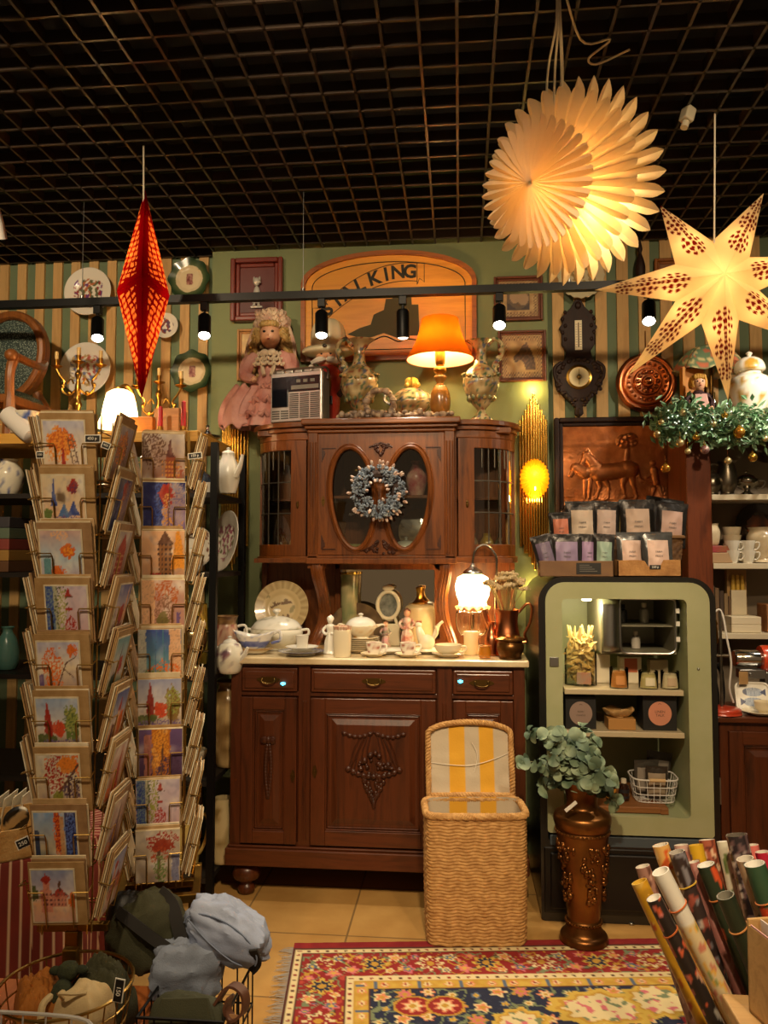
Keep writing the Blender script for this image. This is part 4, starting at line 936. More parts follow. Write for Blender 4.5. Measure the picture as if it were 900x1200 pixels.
# teacups with saucers
def roses(c): return mix((.91, .87, .80), (.62, .26, .18), 3*max(0, n3(c.x*48, c.y*48, c.z*48)-.05)) if .012 < c.z < .045 else (.91, .87, .80)
for px, lab in ((438, 'left'), (478, 'right')):
    x, y, z = tpos(px, 3.265); m = plate_mb(.056, .014, 36); tag(m.build('saucer', CREAM, None, (x, y, z)), 'cream saucer under the %s rose painted teacup' % lab, 'saucer', 'saucers of the rose teacups')
    T = thing('teacup', 'rose painted teacup standing on the %s of two saucers' % lab, 'cup', (x, y, z+.006), 0, 'rose painted teacups')
    m = cup_mb(.034, .052, foot=.6); paint(m.build('bowl', PAINT(.18, 0, .6), T), roses); m = MB(); handle_c(m, .033, .012, .042, .018); m.build('handle', PORC, T)
x, y, z = tpos(525, 3.28); m = plate_mb(.068, .016, 36); tag(m.build('saucer', CREAM, None, (x, y, z)), 'cream saucer under the wide pale bowl cup', 'saucer')
m = cup_mb(.056, .044, foot=.4); T = thing('bowl_cup', 'wide pale cup on its saucer right of the rose teacups', 'cup', (x, y, z+.006)); m.build('bowl', CREAM, T); m = MB(); handle_c(m, .052, .014, .036, .02); m.build('handle', CREAM, T)
x, y, z = tpos(458, 3.38); m = plate_mb(.075, .015, 36); tag(m.build('side_plate', PORC, None, (x, y, z)), 'white plate lying behind and between the rose teacups', 'plate')
x, y, z = tpos(500, 3.40); m = plate_mb(.082, .015, 36); tag(m.build('side_plate', PORC, None, (x, y, z)), 'white plate lying under the porcelain hen', 'plate')
T = thing('porcelain_hen', 'cream porcelain hen standing on a white plate', 'figurine', (x, y, z+.0055))
m = MB(); m.ball((0, 0, .040), (.036, .026, .034), 16, 10); m.tube(smoothpts([(-.018, 0, .05), (-.030, 0, .085), (-.034, 0, .105)], 4), [.022, .021, .02, .019, .017, .015, .013, .012, .011], 10); m.ball((-.035, 0, .112), (.015, .012, .014), 12, 8); m.lathe([(.001, 0), (.028, 0), (.024, .012), (.001, .012)], 18)
for q in range(4): m.tube(smoothpts([(.025, 0, .05), (.045, (q-1.5)*.004, .08+.008*q), (.040+.01*q, (q-1.5)*.008, .11+.006*q)], 4), .007, 6)
m.build('body', CREAM, T); m = MB(); m.tube([(-.048, 0, .112), (-.060, 0, .108)], [.005, .001], 6)
for q in range(3): m.ball((-.040+.008*q, 0, .127), .005, 6, 5)
m.build('comb_and_beak', M('hen_comb', 'b8653a', .4), T)
# candle, glasses
x, y, z = tpos(552, 3.36)
T = thing('pillar_candle', 'cream pillar candle under the glowing globe lamp', 'candle', (x, y, z)); m = MB(); m.lathe([(.001, 0), (.029, 0), (.03, .003), (.03, .092), (.027, .097), (.012, .091), (.001, .090)], 26); m.build('wax', M('cream_wax', 'e6cf98', .5), T); m = MB(); m.tube([(0, 0, .089), (.001, 0, .103)], .0012, 5); m.build('wick', BLACK, T)
for px, Y, lab in ((545, 3.43, 'wine glass behind the cream candle, left of two'), (562, 3.44, 'wine glass beside the copper jug, right of two')):
    x, y, z = tpos(px, Y); T = thing('wine_glass', lab, 'glass', (x, y, z)); m = MB(); m.lathe(sprof([(.020, .075), (.034, .10), (.040, .135), (.036, .175)], 4), 26, cap=False); m.build('bowl', GLASS, T, solid=.0015)
    m = MB(); m.lathe(sprof([(.001, 0), (.032, .001), (.012, .006), (.004, .014), (.0035, .06), (.012, .076), (.001, .078)], 3), 20); m.build('stem', GLASS, T)
# globe lamp on a curved arm
x, y, z = tpos(573, 3.44)
T = thing('swan_neck_lamp', 'lit swan neck lamp with frilled milk glass shade', 'lamp', (x, y, z))
kx = -.068
m = MB(); m.lathe(sprof([(.001, 0), (.036, 0), (.034, .010), (.018, .025), (.008, .04)], 3), 24, (.03, 0, 0)); m.tube(smoothpts([(.03, 0, .03), (.03, 0, .20), (.036, 0, .36), (.030, 0, .42), (-.012, 0, .462), (-.055, 0, .44), (kx, 0, .385)], 6), .0055, 8); m.build('stand', SILVER, T)
m = MB(); m.lathe(sprof([(.004, .385), (.010, .378), (.012, .368), (.036, .352), (.042, .338), (.036, .335), (.001, .336)], 3), 26, (kx, 0, 0), fn=lambda a, z: 1+.03*cos(14*a)); m.build('cap', SILVER, T)
m = MB()
def globe(u, v):
    a = 2*PI*u; P = [(.036, .338), (.066, .322), (.076, .285), (.070, .245), (.058, .215), (.062, .20), (.074, .19)]; t = v*(len(P)-1); i = min(int(t), len(P)-2); f = t-i
    r = P[i][0]+(P[i+1][0]-P[i][0])*f; zz = P[i][1]+(P[i+1][1]-P[i][1])*f; w = max(0, v-.8)*5
    return (kx+r*cos(a)*(1+.05*w*cos(12*a)), r*sin(a)*(1+.05*w*cos(12*a)), zz+.007*w*cos(12*a))
m.grid(globe, 72, 30); paint(m.build('glass_shade', translucent('milk_glass', 'fff4da', .6, True), T), lambda c: (.95, .84, .52) if c.z < .203 else ((.80, .72, .52) if n3(c.x*38, c.y*38, c.z*38) > .32 else (1, .97, .88)))
m = MB(); m.ball((kx, 0, .28), (.026, .026, .034), 10, 8); m.build('bulb', emit('globe_bulb', 'fff0cc', 20), T)
for q in range(3): lampl('globe_light', (kx+.045*cos(q*2.1-1), .045*sin(q*2.1-1), .265), 3.0, (1, .74, .42), .02, T)
lampl('globe_light', (kx, 0, .20), 3.0, (1, .66, .3), .02, T)
# copper jug with dried flowers, low brass pot, amber bottle
x, y, z = tpos(594, 3.35)
T = thing('copper_jug', 'tall copper jug with looped handle holding dried cream flowers', 'jug', (x, y, z))
m = MB(); m.lathe(sprof([(.001, 0), (.048, 0), (.054, .03), (.054, .08), (.047, .12), (.046, .15), (.052, .19), (.050, .19), (.044, .15)], 4), 34, cap=False); m.build('body', COPPER, T)
m = MB(); m.tube(smoothpts([(.050, 0, .178), (.085, 0, .215), (.105, 0, .20), (.098, 0, .14), (.075, 0, .09), (.082, 0, .06), (.064, 0, .055)], 6), .006, 8); m.build('handle', COPPER, T)
m = MB(); m.tube(smoothpts([(-.046, 0, .08), (-.075, 0, .13), (-.095, 0, .19)], 5), [.018, .017, .016, .015, .014, .013, .012, .011, .011, .010, .010], 10); m.build('spout', COPPER, T)
F_ = thing('dried_flowers', 'bunch of dried cream yarrow heads standing in the copper jug', 'flowers', (x, y, z+.15)); m = MB(); st = MB(); r_ = random.Random(8)
for q in range(36):
    a = r_.uniform(0, 2*PI); rr = r_.uniform(.01, .095); hx, hy, hz = rr*cos(a), rr*sin(a)*.7, .185-rr*.55+r_.uniform(-.015, .015)
    st.tube(smoothpts([(.01*cos(a), .01*sin(a), .0), (hx*.5, hy*.5, .07), (hx, hy, hz)], 3), .0014, 4)
    for j in range(30): b_ = Vector((r_.gauss(0, 1), r_.gauss(0, 1), abs(r_.gauss(0, .5))))*.0095; m.ball((hx+b_.x, hy+b_.y, hz+b_.z), r_.uniform(.004, .0065), 5, 4)
st.build('stems', M('dry_stem', '8d7a48', .9), F_); m.build('flower_heads', M('dry_yarrow', 'd3bf98', .9, 0, 'b39a66', 70), F_)
x, y, z = tpos(598, 3.240)
T = thing('brass_pot', 'low brown brass pot with wide rim at the right marble end', 'pot', (x, y, z))
m = MB(); m.lathe(sprof([(.001, 0), (.042, 0), (.044, .012), (.055, .04), (.052, .06), (.048, .068), (.058, .078), (.057, .081), (.05, .072), (.001, .07)], 4), 32); m.build('body', M('brown_brass', '7a5226', .28, .8, '5a3a1a', 14), T)
m = MB(); m.lathe(sprof([(.055, .078), (.042, .088), (.02, .094), (.001, .094)], 3), 28); m.tube([(.058*cos(t), .058*sin(t), .079) for t in [2*PI*i/36 for i in range(36)]], .004, 6, 0, True); m.build('lid', M('dark_brass_lid', '8d6430', .25, .9), T)
x, y, z = tpos(576, 3.34); m = MB(); m.lathe(sprof([(.001, 0), (.028, 0), (.03, .02), (.028, .07), (.016, .10), (.012, .13), (.018, .14), (.001, .135)], 4), 22); tag(m.build('copper_flask', COPPER, None, (x, y, z)), 'small copper flask between the cream candle and the brass pot', 'flask')
x, y, z = tpos(568, 3.255); m = MB(); m.lathe(sprof([(.001, 0), (.022, 0), (.026, .02), (.022, .045), (.026, .05), (.001, .045)], 4), 20); tag(m.build('amber_votive', M('amber_glass_cup', 'b8701c', .1, coat=1), None, (x, y, z)), 'tiny amber votive cup at the front edge beside the brass pot', 'cup')
# ================================================================ POSTCARD PICTURES
def scene_pic(bgs, layers, seed):
    # bgs: list of (v, colour); layers: (kind, params..., colour)
    def f(u, v):
        w1 = n3(u*4+seed, v*4, seed*1.7); w2 = n3(u*11+seed, v*11, seed*.7); w3 = n3(u*28, v*28, seed)
        c = bgs[0][1]
        for (a, ca), (b_, cb) in zip(bgs, bgs[1:]):
            if v >= a: c = mix(ca, cb, (v-a)/(b_-a)+.25*w1)
        c = mix(c, (.95, .91, .84), max(0, w1*.9)); c = mix(c, (.45, .42, .55), max(0, -w2*.35))
        uu = u+.02*w2; vv = v+.02*w3
        for l in layers:
            k = l[0]; col = l[-1]; hit = False
            if k == 'r': hit = l[1] < uu < l[2] and l[3] < vv < l[4]
            elif k == 't': hit = l[3] < vv < l[4] and abs(uu-l[1]) < l[2]*(l[4]-vv)/(l[4]-l[3])
            elif k == 'b': hit = ((u-l[1])/l[3])**2+((v-l[2])/l[4])**2 < 1+.8*w2+.5*w3
            elif k == 's': hit = ((u-l[1])/l[3])**2+((v-l[2])/l[4])**2 < 1+.8*w2 and w3 > -.02
            elif k == 'l': 
                dx, dy = l[3]-l[1], l[4]-l[2]; t = max(0, min(1, ((u-l[1])*dx+(v-l[2])*dy)/(dx*dx+dy*dy))); hit = math.hypot(u-l[1]-t*dx, v-l[2]-t*dy) < l[5]
            elif k == 'w': hit = l[1] < uu < l[2] and l[3] < vv < l[4] and (int(u*l[5]) % 2 == 0) and (int(v*l[5]) % 2 == 0)
            if hit: c = mix(mix(col, (.98, .9, .8), .25*max(0, w2+w1)), (.25, .15, .2), max(0, -w3*.45))
        return c
    return f
OR = (.88, .42, .12); RD = (.66, .18, .12); BL = (.22, .30, .58); SKY = (.58, .68, .82); CR = (.92, .84, .70); VI = (.44, .34, .52); GR = (.40, .48, .22); BRN = (.40, .26, .18); PE = (.90, .70, .52); TEAL = (.40, .60, .62); DKB = (.14, .16, .38); YE = (.88, .70, .30)
P_tree = lambda s, bg=CR, c=OR: scene_pic([(0, (.80, .66, .58)), (.4, bg), (1.01, (.72, .72, .80))], [('b', .42, .62, .30, .24, c), ('s', .36, .55, .3, .3, (.93, .58, .2)), ('r', .42, .50, .0, .5, RD), ('l', .66, .75, .86, .02, .012, BRN), ('l', .58, .7, .72, .02, .012, BRN)]+[('l', .62+.02*i, .65-.09*i, .76+.01*i, .62-.09*i, .008, BRN) for i in range(7)], s)
P_spire = lambda s, sky=SKY, c=RD, tree=GR: scene_pic([(0, (.45, .38, .36)), (.3, (.80, .72, .62)), (.45, (.86, .82, .78)), (1.01, sky)], [('b', .80, .52, .17, .32, tree), ('s', .82, .6, .16, .25, (.6, .62, .3)), ('r', .20, .38, .25, .50, c), ('t', .28, .10, .48, .95, c), ('b', .52, .42, .14, .15, (.82, .30, .16)), ('b', .2, .25, .3, .09, (.36, .40, .2)), ('s', .5, .14, .6, .1, VI)], s)
P_castle = lambda s: scene_pic([(0, (.84, .66, .58)), (.35, PE), (.55, (.80, .74, .76)), (1.01, (.50, .56, .72))], [('r', .22, .46, .2, .62, (.86, .56, .46)), ('r', .27, .42, .6, .78, (.85, .55, .45)), ('b', .345, .8, .11, .07, RD), ('t', .345, .02, .85, .95, RD), ('r', .46, .80, .3, .52, (.82, .50, .40)), ('t', .64, .2, .50, .66, RD), ('r', .62, .66, .6, .78, BRN), ('w', .24, .78, .28, .56, 24, (.42, .22, .2)), ('b', .06, .56, .1, .14, (.32, .36, .18)), ('b', .92, .4, .1, .14, OR)], s)
P_flow = lambda s: scene_pic([(0, (.78, .64, .66)), (.5, (.72, .80, .84)), (1.01, (.78, .62, .58))], [('b', .66, .62, .16, .13, OR), ('b', .40, .24, .16, .13, OR), ('s', .5, .9, .2, .1, PE), ('r', .1, .25, .0, .5, TEAL), ('s', .66, .62, .1, .08, (.95, .6, .15))], s)
P_side = lambda s: scene_pic([(0, (.80, .66, .66)), (1.01, (.82, .76, .80))], [('r', .02, .22, 0, 1, (.46, .56, .62)), ('s', .12, .5, .15, .6, BL), ('r', .22, .30, 0, 1, (.72, .72, .60)), ('s', .38, .5, .14, .6, (.30, .34, .18)), ('s', .40, .5, .10, .5, (.62, .62, .28)), ('r', .48, .62, .55, .6, RD), ('t', .55, .08, .78, .95, RD), ('s', .56, .25, .14, .2, RD), ('r', .5, .66, .78, .8, BRN)], s)
P_street = lambda s: scene_pic([(0, (.36, .42, .44)), (.3, (.78, .72, .60)), (1.01, (.50, .66, .86))], [('r', .72, 1, .0, 1, DKB), ('s', .86, .5, .14, .6, (.34, .44, .72)), ('r', .50, .60, .25, 1, RD), ('s', .56, .6, .1, .5, OR), ('r', .0, .14, 0, .65, (.18, .24, .36)), ('r', .2, .38, .12, .20, RD), ('r', .6, .7, .1, .9, (.8, .6, .4))], s)
P_autumn = lambda s, sky=(.86, .80, .66): scene_pic([(0, (.72, .58, .50)), (.5, sky), (1.01, (.80, .78, .70))], [('s', .62, .72, .42, .38, OR), ('s', .5, .62, .3, .4, RD), ('b', .72, .8, .2, .16, (.9, .52, .16)), ('s', .80, .35, .2, .3, (.35, .26, .34)), ('r', .70, .75, .0, .6, (.28, .18, .16)), ('b', .46, .2, .13, .13, (.55, .55, .2)), ('l', .5, .3, .95, .8, .02, BRN)], s)
P_bare = lambda s: scene_pic([(0, (.66, .54, .50)), (.5, CR), (1.01, (.74, .74, .84))], [('s', .36, .5, .22, .42, OR), ('s', .36, .3, .2, .3, (.92, .45, .12)), ('b', .80, .82, .12, .12, OR), ('l', .46, .2, .66, .6, .012, BRN), ('l', .66, .6, .9, .72, .01, BRN), ('l', .6, .5, .8, .36, .01, BRN), ('r', .0, .14, 0, .4, VI)], s)
P_blue = lambda s: scene_pic([(0, PE), (1.01, (.86, .80, .66))], [('t', .28, .08, .45, .95, BL), ('b', .72, .78, .13, .12, RD), ('s', .74, .76, .1, .1, (.4, .2, .3)), ('t', .5, .16, .25, .5, (.32, .46, .66)), ('t', .72, .14, .28, .55, BL), ('s', .5, .12, .5, .15, VI), ('b', .1, .3, .12, .1, GR)], s)
P_night = lambda s: scene_pic([(0, VI), (.5, (.55, .45, .55)), (1.01, DKB)], [('r', 0, .45, 0, 1, DKB), ('s', .4, .5, .12, .6, BL), ('b', .58, .75, .18, .2, RD), ('s', .7, .4, .25, .5, (.80, .55, .25)), ('l', .6, .1, .62, .9, .015, BRN), ('s', .8, .6, .2, .4, (.6, .5, .5))], s)
P_forest = lambda s: scene_pic([(0, OR), (.3, TEAL), (1.01, BL)], [('r', .72, 1, 0, 1, PE), ('r', 0, .18, 0, 1, (.72, .72, .66)), ('s', .6, .15, .5, .25, OR), ('s', .3, .12, .3, .14, GR), ('l', .4, .1, .42, 1, .015, (.3, .45, .6)), ('l', .6, .1, .58, 1, .012, (.3, .5, .55))], s)
P_arch = lambda s, c=PE: scene_pic([(0, (.70, .52, .38)), (1.01, c)], [('r', .4, .7, 0, .8, (.55, .36, .2)), ('t', .55, .2, .75, 1.0, BRN), ('w', .38, .72, .05, .8, 22, (.2, .12, .1)), ('t', .85, .18, .3, 1.2, (.90, .58, .18)), ('r', .2, .42, .1, .22, RD)], s)
P_brown = lambda s: scene_pic([(0, (.50, .30, .20)), (.5, (.62, .48, .40)), (1.01, (.74, .68, .62))], [('s', .25, .7, .3, .35, (.40, .26, .18)), ('r', .55, .78, 0, .6, (.55, .26, .14)), ('t', .66, .1, .58, .92, (.36, .18, .14)), ('s', .8, .2, .25, .25, (.6, .3, .2)), ('w', .42, .9, .05, .5, 26, (.80, .52, .2))], s)
def vcut(h=.16): pass
# ================================================================ CARD RACKS
WIREG = M('gold_wire', 'b89552', .3, 1)
TUBEG = M('brass_tube', 'a67f3a', .35, 1, '8a6426', 10)
PAPER = [M('card_stock_%s' % n_, c, .75, 0, c2, 30) for n_, c, c2 in (('cream', 'd9c8a4', 'c9b48c'), ('kraft', 'b08d5c', '9a7746'), ('tan', 'c2a072', 'a98856'), ('brown', '8d6a44', 'a58258'), ('pale', 'e2d6ba', 'cdbd98'))]
PR = PAINT(.55)
def rack(label, X, Y, rz, zbase, cols, w, h, legs):
    T = thing('postcard_rack', label, 'display rack', (X, Y, zbase), rz); z = lambda q: q-zbase
    m = MB(); m.box((-.012, -.012, z(.49)), (.012, .012, z(1.70))); m.build('post', TUBEG, T, bev=.002)
    pass
    m = MB(); s = .085 if legs == 1 else .098
    for a in ((-1, 1) if legs != 1 else ()): m.box((-s-.01, a*s-.010, z(.49)), (s+.01, a*s+.010, z(.512))); m.box((a*s-.010, -s, z(.491)), (a*s+.010, s, z(.511)))
    m.box((-s, -.01, z(.492)), (s, .01, z(.51))); m.build('base_frame', TUBEG, T, bev=.002)
    if legs == 1:
        m = MB(); m.box((-.016, -.016, 0), (.016, .016, z(.495))); m.cb((0, 0, .006), (.13, .10, .011)); m.build('foot', TUBEG, T, bev=.002)
        m = MB(); m.box((s*.1, -s-.013, z(.45)), (s*.5, -s+.007, z(.492))); m.build('bracket', TUBEG, T, bev=.002)
    else:
        for a in (-1, 1):
            for b_ in (-1, 1): m = MB(); m.box((a*(s-.01)-.009, b_*(s-.01)-.009, 0), (a*(s-.01)+.009, b_*(s-.01)+.009, z(.492))); m.build('leg', TUBEG, T, bev=.002)
    for ci, phi in enumerate((0, PI/2, PI, -PI/2)):     # front, right, back, left
        u = MB(); u.M = rotz(phi); rb = .078
        for a in (-1, 1): u.tube([(a*(w/2-.012), -rb+.018, z(.51)), (a*(w/2-.012), -rb+.018, z(1.74))], .0021, 6)
        for q in range(10): u.tube([(-w/2+.012, -rb+.0202, z(1.70-q*.1297)), (w/2-.012, -rb+.0202, z(1.70-q*.1297))], .0016, 5)
        u.build('upright_wires', WIREG, T)
        for row in range(9):
            p = MB(); zb = z(1.736-.158-row*.1297)
            p.M = rotz(phi) @ tr(0, -rb, zb) @ rotx(R(13)); yf = -.0085; hw = w/2+.004
            for a in (-1, 1): p.tube([(a*(hw), .020, h*.56), (a*hw, yf, h*.55), (a*(hw*.50), yf, h*.55), (a*hw*.46, yf, h*.50), (a*hw*.46, yf, -.003), (a*hw*.46, .022, -.003)], .0017, 6)
            p.tube([(-hw, .0205, -.0035), (hw, .0205, -.0035)], .0017, 6)
            p.build('wire_pocket', WIREG, T)
    T2 = Matrix.Translation((X, Y, 0)) @ rotz(rz)
    for cname, phi, pics, n, kraft, lab, grp in cols:
        for row in range(7 if cname == 'left side of the near rack' else 9):
            zb = 1.736-.158-row*.1297
            for k in range(n):
                first = k == 0; jw = rnd.uniform(-.004, .004); jz = rnd.uniform(0, .012) if not first else 0
                Mx = T2 @ rotz(phi) @ tr(jw, -.078, zb) @ rotx(R(13)) @ tr(0, -.001+k*.0046, jz)
                loc, rot = Mx.to_translation(), Mx.to_euler(); ww, hh = (w*.96, h) if k else (w, h)
                m = MB(); m.box((-ww/2, 0, 0), (ww/2, .0028, hh-.004*(k % 2)))
                mat = PAPER[1] if (first and kraft and row % 5 != 2) else PAPER[(row*3+k*2+len(cname)) % 5]
                o = m.build('greeting_card', mat, None, loc, rot)
                if first and pics:
                    desc, fn = pics[row]
                    tag(o, lab % (desc, ORD[row]), 'card', grp)
                    iw, ih = (w*.80, h*.86) if kraft else (w*.985, h*.99); ox = -w*.07 if kraft else 0; oz = h*.045 if kraft else 0
                    if row == 3 and kraft: ox = w*.06
                    g = MB(); g.box((ox-iw/2, -.0016, oz), (ox+iw/2, -.0002, oz+ih))
                    bo = g.build('printed_sheet', PAPER[4], o)
                    g = MB(); e = .0035 if kraft else .0005
                    g.grid(lambda u, v: (ox-iw/2+e+(iw-2*e)*u, -.0021, oz+e+(ih-2*e)*v), 40, 46)
                    paint(g.build('watercolour', PR, bo), lambda c: fn((c.x-ox+iw/2)/iw, (c.z-oz)/ih))
                elif first: tag(o, lab % ('plain backs', ORD[row]), 'card', grp)
                else: tag(o, 'plain card stacked behind the foremost one, %s pocket, %s' % (ORD[row], cname), 'card', 'cards stacked in the %s pocket, %s' % (ORD[row], cname))
    return T
pics1 = [('an orange tree with a ladder', P_tree(1)), ('a pointed tower and blue roofs', P_blue(2)), ('two orange blossoms', P_flow(3)), ('a sideways green castle view', P_side(4)), ('an orange tree and bare boughs', P_bare(5)), ('a red spire church', P_spire(6)), ('an orange autumn tree', P_autumn(7)), ('a blue and red street', P_street(8)), ('a red domed palace', P_castle(9))]
pics2 = [('a mauve and orange figure', P_tree(11, (.62, .52, .56), (.72, .42, .3))), ('violet shade and a red leaf', P_night(12)), ('a brick house', scene_pic([(0, (.6, .42, .35)), (1.01, (.72, .70, .70))], [('r', .2, .75, .05, .7, RD), ('t', .48, .3, .66, .95, RD), ('w', .22, .72, .1, .6, 20, PE)], 13)), ('blue sky over red roofs', scene_pic([(0, PE), (.5, (.8, .75, .74)), (1.01, BL)], [('b', .55, .42, .2, .2, RD), ('t', .78, .1, .3, 1, PE), ('s', .4, .15, .4, .18, BRN)], 14)), ('red blossom under teal sky', scene_pic([(0, GR), (.35, (.82, .78, .74)), (1.01, TEAL)], [('b', .6, .45, .16, .16, RD), ('t', .5, .05, .4, .9, BRN), ('b', .3, .2, .2, .14, (.2, .24, .16))], 15)), ('a red tower under blue sky', scene_pic([(0, OR), (.4, (.85, .80, .75)), (1.01, BL)], [('r', .42, .58, .1, .65, PE), ('t', .5, .12, .62, .88, RD), ('b', .75, .4, .16, .2, OR), ('r', .18, .34, .05, .4, BRN)], 16)), ('a long orange spire', scene_pic([(0, (.75, .5, .35)), (1.01, (.82, .72, .66))], [('t', .62, .22, .05, .95, RD), ('s', .4, .15, .4, .2, OR)], 17)), ('a dark leaning spire', scene_pic([(0, (.6, .42, .34)), (1.01, (.80, .70, .62))], [('t', .6, .2, .1, .9, BRN), ('s', .45, .3, .2, .3, VI), ('s', .2, .1, .3, .15, OR)], 18)), ('a red tower and street', P_castle(19))]
pics3 = [('a brown spire at dusk', P_brown(21)), ('night blue and ochre', P_night(22)), ('a peach archway', P_arch(23)), ('a rusty tree', scene_pic([(0, (.72, .52, .44)), (1.01, (.78, .60, .50))], [('s', .58, .72, .3, .25, (.72, .36, .14)), ('s', .52, .35, .25, .35, (.55, .38, .28)), ('b', .5, .25, .14, .14, (.45, .4, .2)), ('r', 0, .3, 0, 1, PE), ('r', .8, .9, 0, .4, VI)], 24)), ('blue trees', P_forest(25)), ('a red church spire', P_spire(26, (.60, .62, .74), (.62, .22, .18), (.56, .44, .22))), ('an orange and violet tower', scene_pic([(0, (.3, .2, .3)), (1.01, VI)], [('r', .3, .72, .1, 1, (.78, .46, .14)), ('s', .5, .6, .2, .5, (.9, .6, .2)), ('r', .12, .28, .1, .9, (.72, .46, .4)), ('s', .7, .2, .3, .3, (.3, .2, .3)), ('l', .5, 0, .55, .7, .02, BRN)], 27)), ('a sideways castle and trees', P_side(28)), ('a red tree over a path', scene_pic([(0, (.66, .56, .46)), (1.01, (.80, .74, .64))], [('s', .58, .78, .36, .2, RD), ('b', .62, .7, .24, .14, (.62, .22, .12)), ('s', .55, .5, .2, .16, (.7, .3, .16)), ('r', .48, .56, .05, .6, BRN), ('r', .82, 1, 0, .55, (.5, .5, .6)), ('s', .55, .2, .16, .3, GR)], 29))]
pics1[3] = pics1[3]
rack('gold wire postcard rack nearest the camera, standing on the low wooden table', -.935, 1.872, R(7), .331,
     [('front of the near rack', 0, pics1, 4, True, 'card showing %s, %s pocket down the near rack front', 'cards on the front of the near rack'),
      ('right side of the near rack', PI/2, pics2, 4, True, 'card showing %s, %s pocket down the near rack right side', 'cards on the right side of the near rack'),
      ('left side of the near rack', -PI/2, None, 5, False, 'card with %s, %s pocket on the near rack left side', 'cards on the left side of the near rack')], .128, .160, 1)
rack('gold wire postcard rack behind the near one, beside the black shelving', -.818, 2.125, R(17), 0,
     [('front of the far rack', 0, pics3, 4, False, 'unbordered card showing %s, %s pocket down the far rack front', 'cards on the front of the far rack'),
      ('right side of the far rack', PI/2, None, 6, False, 'card with %s, %s pocket on the far rack right side', 'cards on the right side of the far rack'),
      ('left side of the far rack', -PI/2, None, 4, False, 'card with %s, %s pocket on the far rack left side', 'cards on the left side of the far rack')], .112, .150, 4)
TAGM = M('tag_black', '17140f', .5); CHALK = M('chalk_white', 'e8e2d2', .6)
def price_tag(px, py, d, w, h, txt, label, ang=0, rz=0):
    T = thing('price_tag', label, 'price tag', atD(px, py, d), rot=(0, ang, rz))
    m = MB(); m.box((-w/2-.002, 0, -h/2-.002), (w/2+.002, .002, h/2+.002)); m.build('border', CHALK, T)
    m = MB(); m.box((-w/2, -.001, -h/2), (w/2, .001, h/2)); p = m.build('panel', TAGM, T)
    m = MB(); m.text(txt, min(h*.85, 1.45*w/len(txt)) if w > h else h*.30, tr(0, -.0022, 0) @ (I4 if w > h else roty(PI/2)), 0, .0004); m.build('lettering', CHALK, p)
price_tag(108.5, 514, 1.755, .033, .014, '450 p', 'black price tag lettered 450 on the top right of the near rack front')
price_tag(124, 522, 1.84, .016, .012, '450', 'small tilted black price tag at the top of the near rack right side', R(20), R(20))
price_tag(47, 533, 1.76, .015, .012, '150', 'small black price tag left of the topmost near rack pocket')
price_tag(228.5, 534, 2.03, .033, .012, '150 p', 'black price tag at the upper right of the far rack', R(-6))
# ================================================================ LEFT CORNER
LOWT = wood('orange_pine', '8a4a22', 'a9602e', .5, 'y')
T = thing('low_table', 'low orange brown wooden table under the baskets and near rack', 'table', (-1.2, 1.55, 0))
m = MB(); m.box((-.42, -.45, .30), (.475, .395, .331)); m.build('tabletop', LOWT, T, bev=.003)
for a in (-.38, .43):
    for b_ in (-.41, .36): m = MB(); m.box((a-.022, b_-.022, 0), (a+.022, b_+.022, .301)); m.build('leg', LOWT, T, bev=.003)
# striped cloth over a round table
T = thing('round_table', 'round table under a red cloth with thin white stripes', 'table', (-1.40, 2.40, 0))
def cloth(u, v):
    a = 2*PI*u
    if v < .3: r = .28*v/.3; z = .53
    else:
        t = (v-.3)/.7; r = .28+.012*min(1, t*6)+.018*t*(1+sin(9*a)+.5*sin(17*a+1)); z = .53-.525*t
        if t < .06: z = .53-.525*t*.5
    return (r*cos(a), r*sin(a), max(z, .004))
m = MB(); m.lathe([(.26, .48), (.26, .52), (.001, .52)], 40); m.lathe([(.03, .02), (.03, .48)], 14); m.lathe([(.2, .0), (.2, .02), (.001, .02)], 30); m.build('pedestal_table', DKWOOD, T)
m = MB(); m.grid(cloth, 560, 30); paint(m.build('striped_cloth', PAINT(.85), T), lambda c: (.80, .66, .52) if (math.atan2(c.y, c.x)*64/(2*PI)) % 1 < .20 else mix((.50, .16, .10), (.42, .13, .08), .5+n3(c.x*12, c.y*12, c.z*12)))
# kraft tray of black and white pouches, booklets behind
T = thing('kraft_tray', 'crumpled kraft tray on the striped table holding black and white pouches', 'tray', (-1.345, 2.26, .532), R(38))
m = MB()
for a, b_ in (((-.17, -.12, 0), (.17, .12, .004)), ((-.17, -.12, 0), (.17, -.114, .085)), ((-.17, .114, 0), (.17, .12, .085)), ((-.17, -.12, 0), (-.164, .12, .085)), ((.164, -.12, 0), (.17, .12, .085))): m.box(a, b_)
m.build('tray', M('crumpled_kraft', 'b58a4c', .7, 0, 'c9a264', 30, bump=.8, bsc=24, bd=.01), T)
PB = PAINT(.6); tl = Matrix.Translation((-1.345, 2.26, .532)) @ rotz(R(38))
for q in range(3):
    Mx = tl @ tr(-.05+.078*q, .0, .03) @ rotx(R(-50)) ; m = MB(); m.lathe(sprof([(.001, 0), (.032, .004), (.036, .012), (.032, .02), (.001, .024)]), 20, sx=1.0, sy=1.7)
    o = m.build('pouch', PB, None, Mx.to_translation()+Vector((0, 0, .035)), Mx.to_euler()); paint(o, lambda c, q=q: (.88, .84, .74) if abs(c.x*.8+c.y*.5+.01*q) < .014 or (c.y > .045) else (.10, .09, .09))
    tag(o, 'black and white pouch in the kraft tray, %s from the left' % ['first', 'second', 'third', 'fourth', 'fifth'][q], 'pouch', 'pouches in the kraft tray')
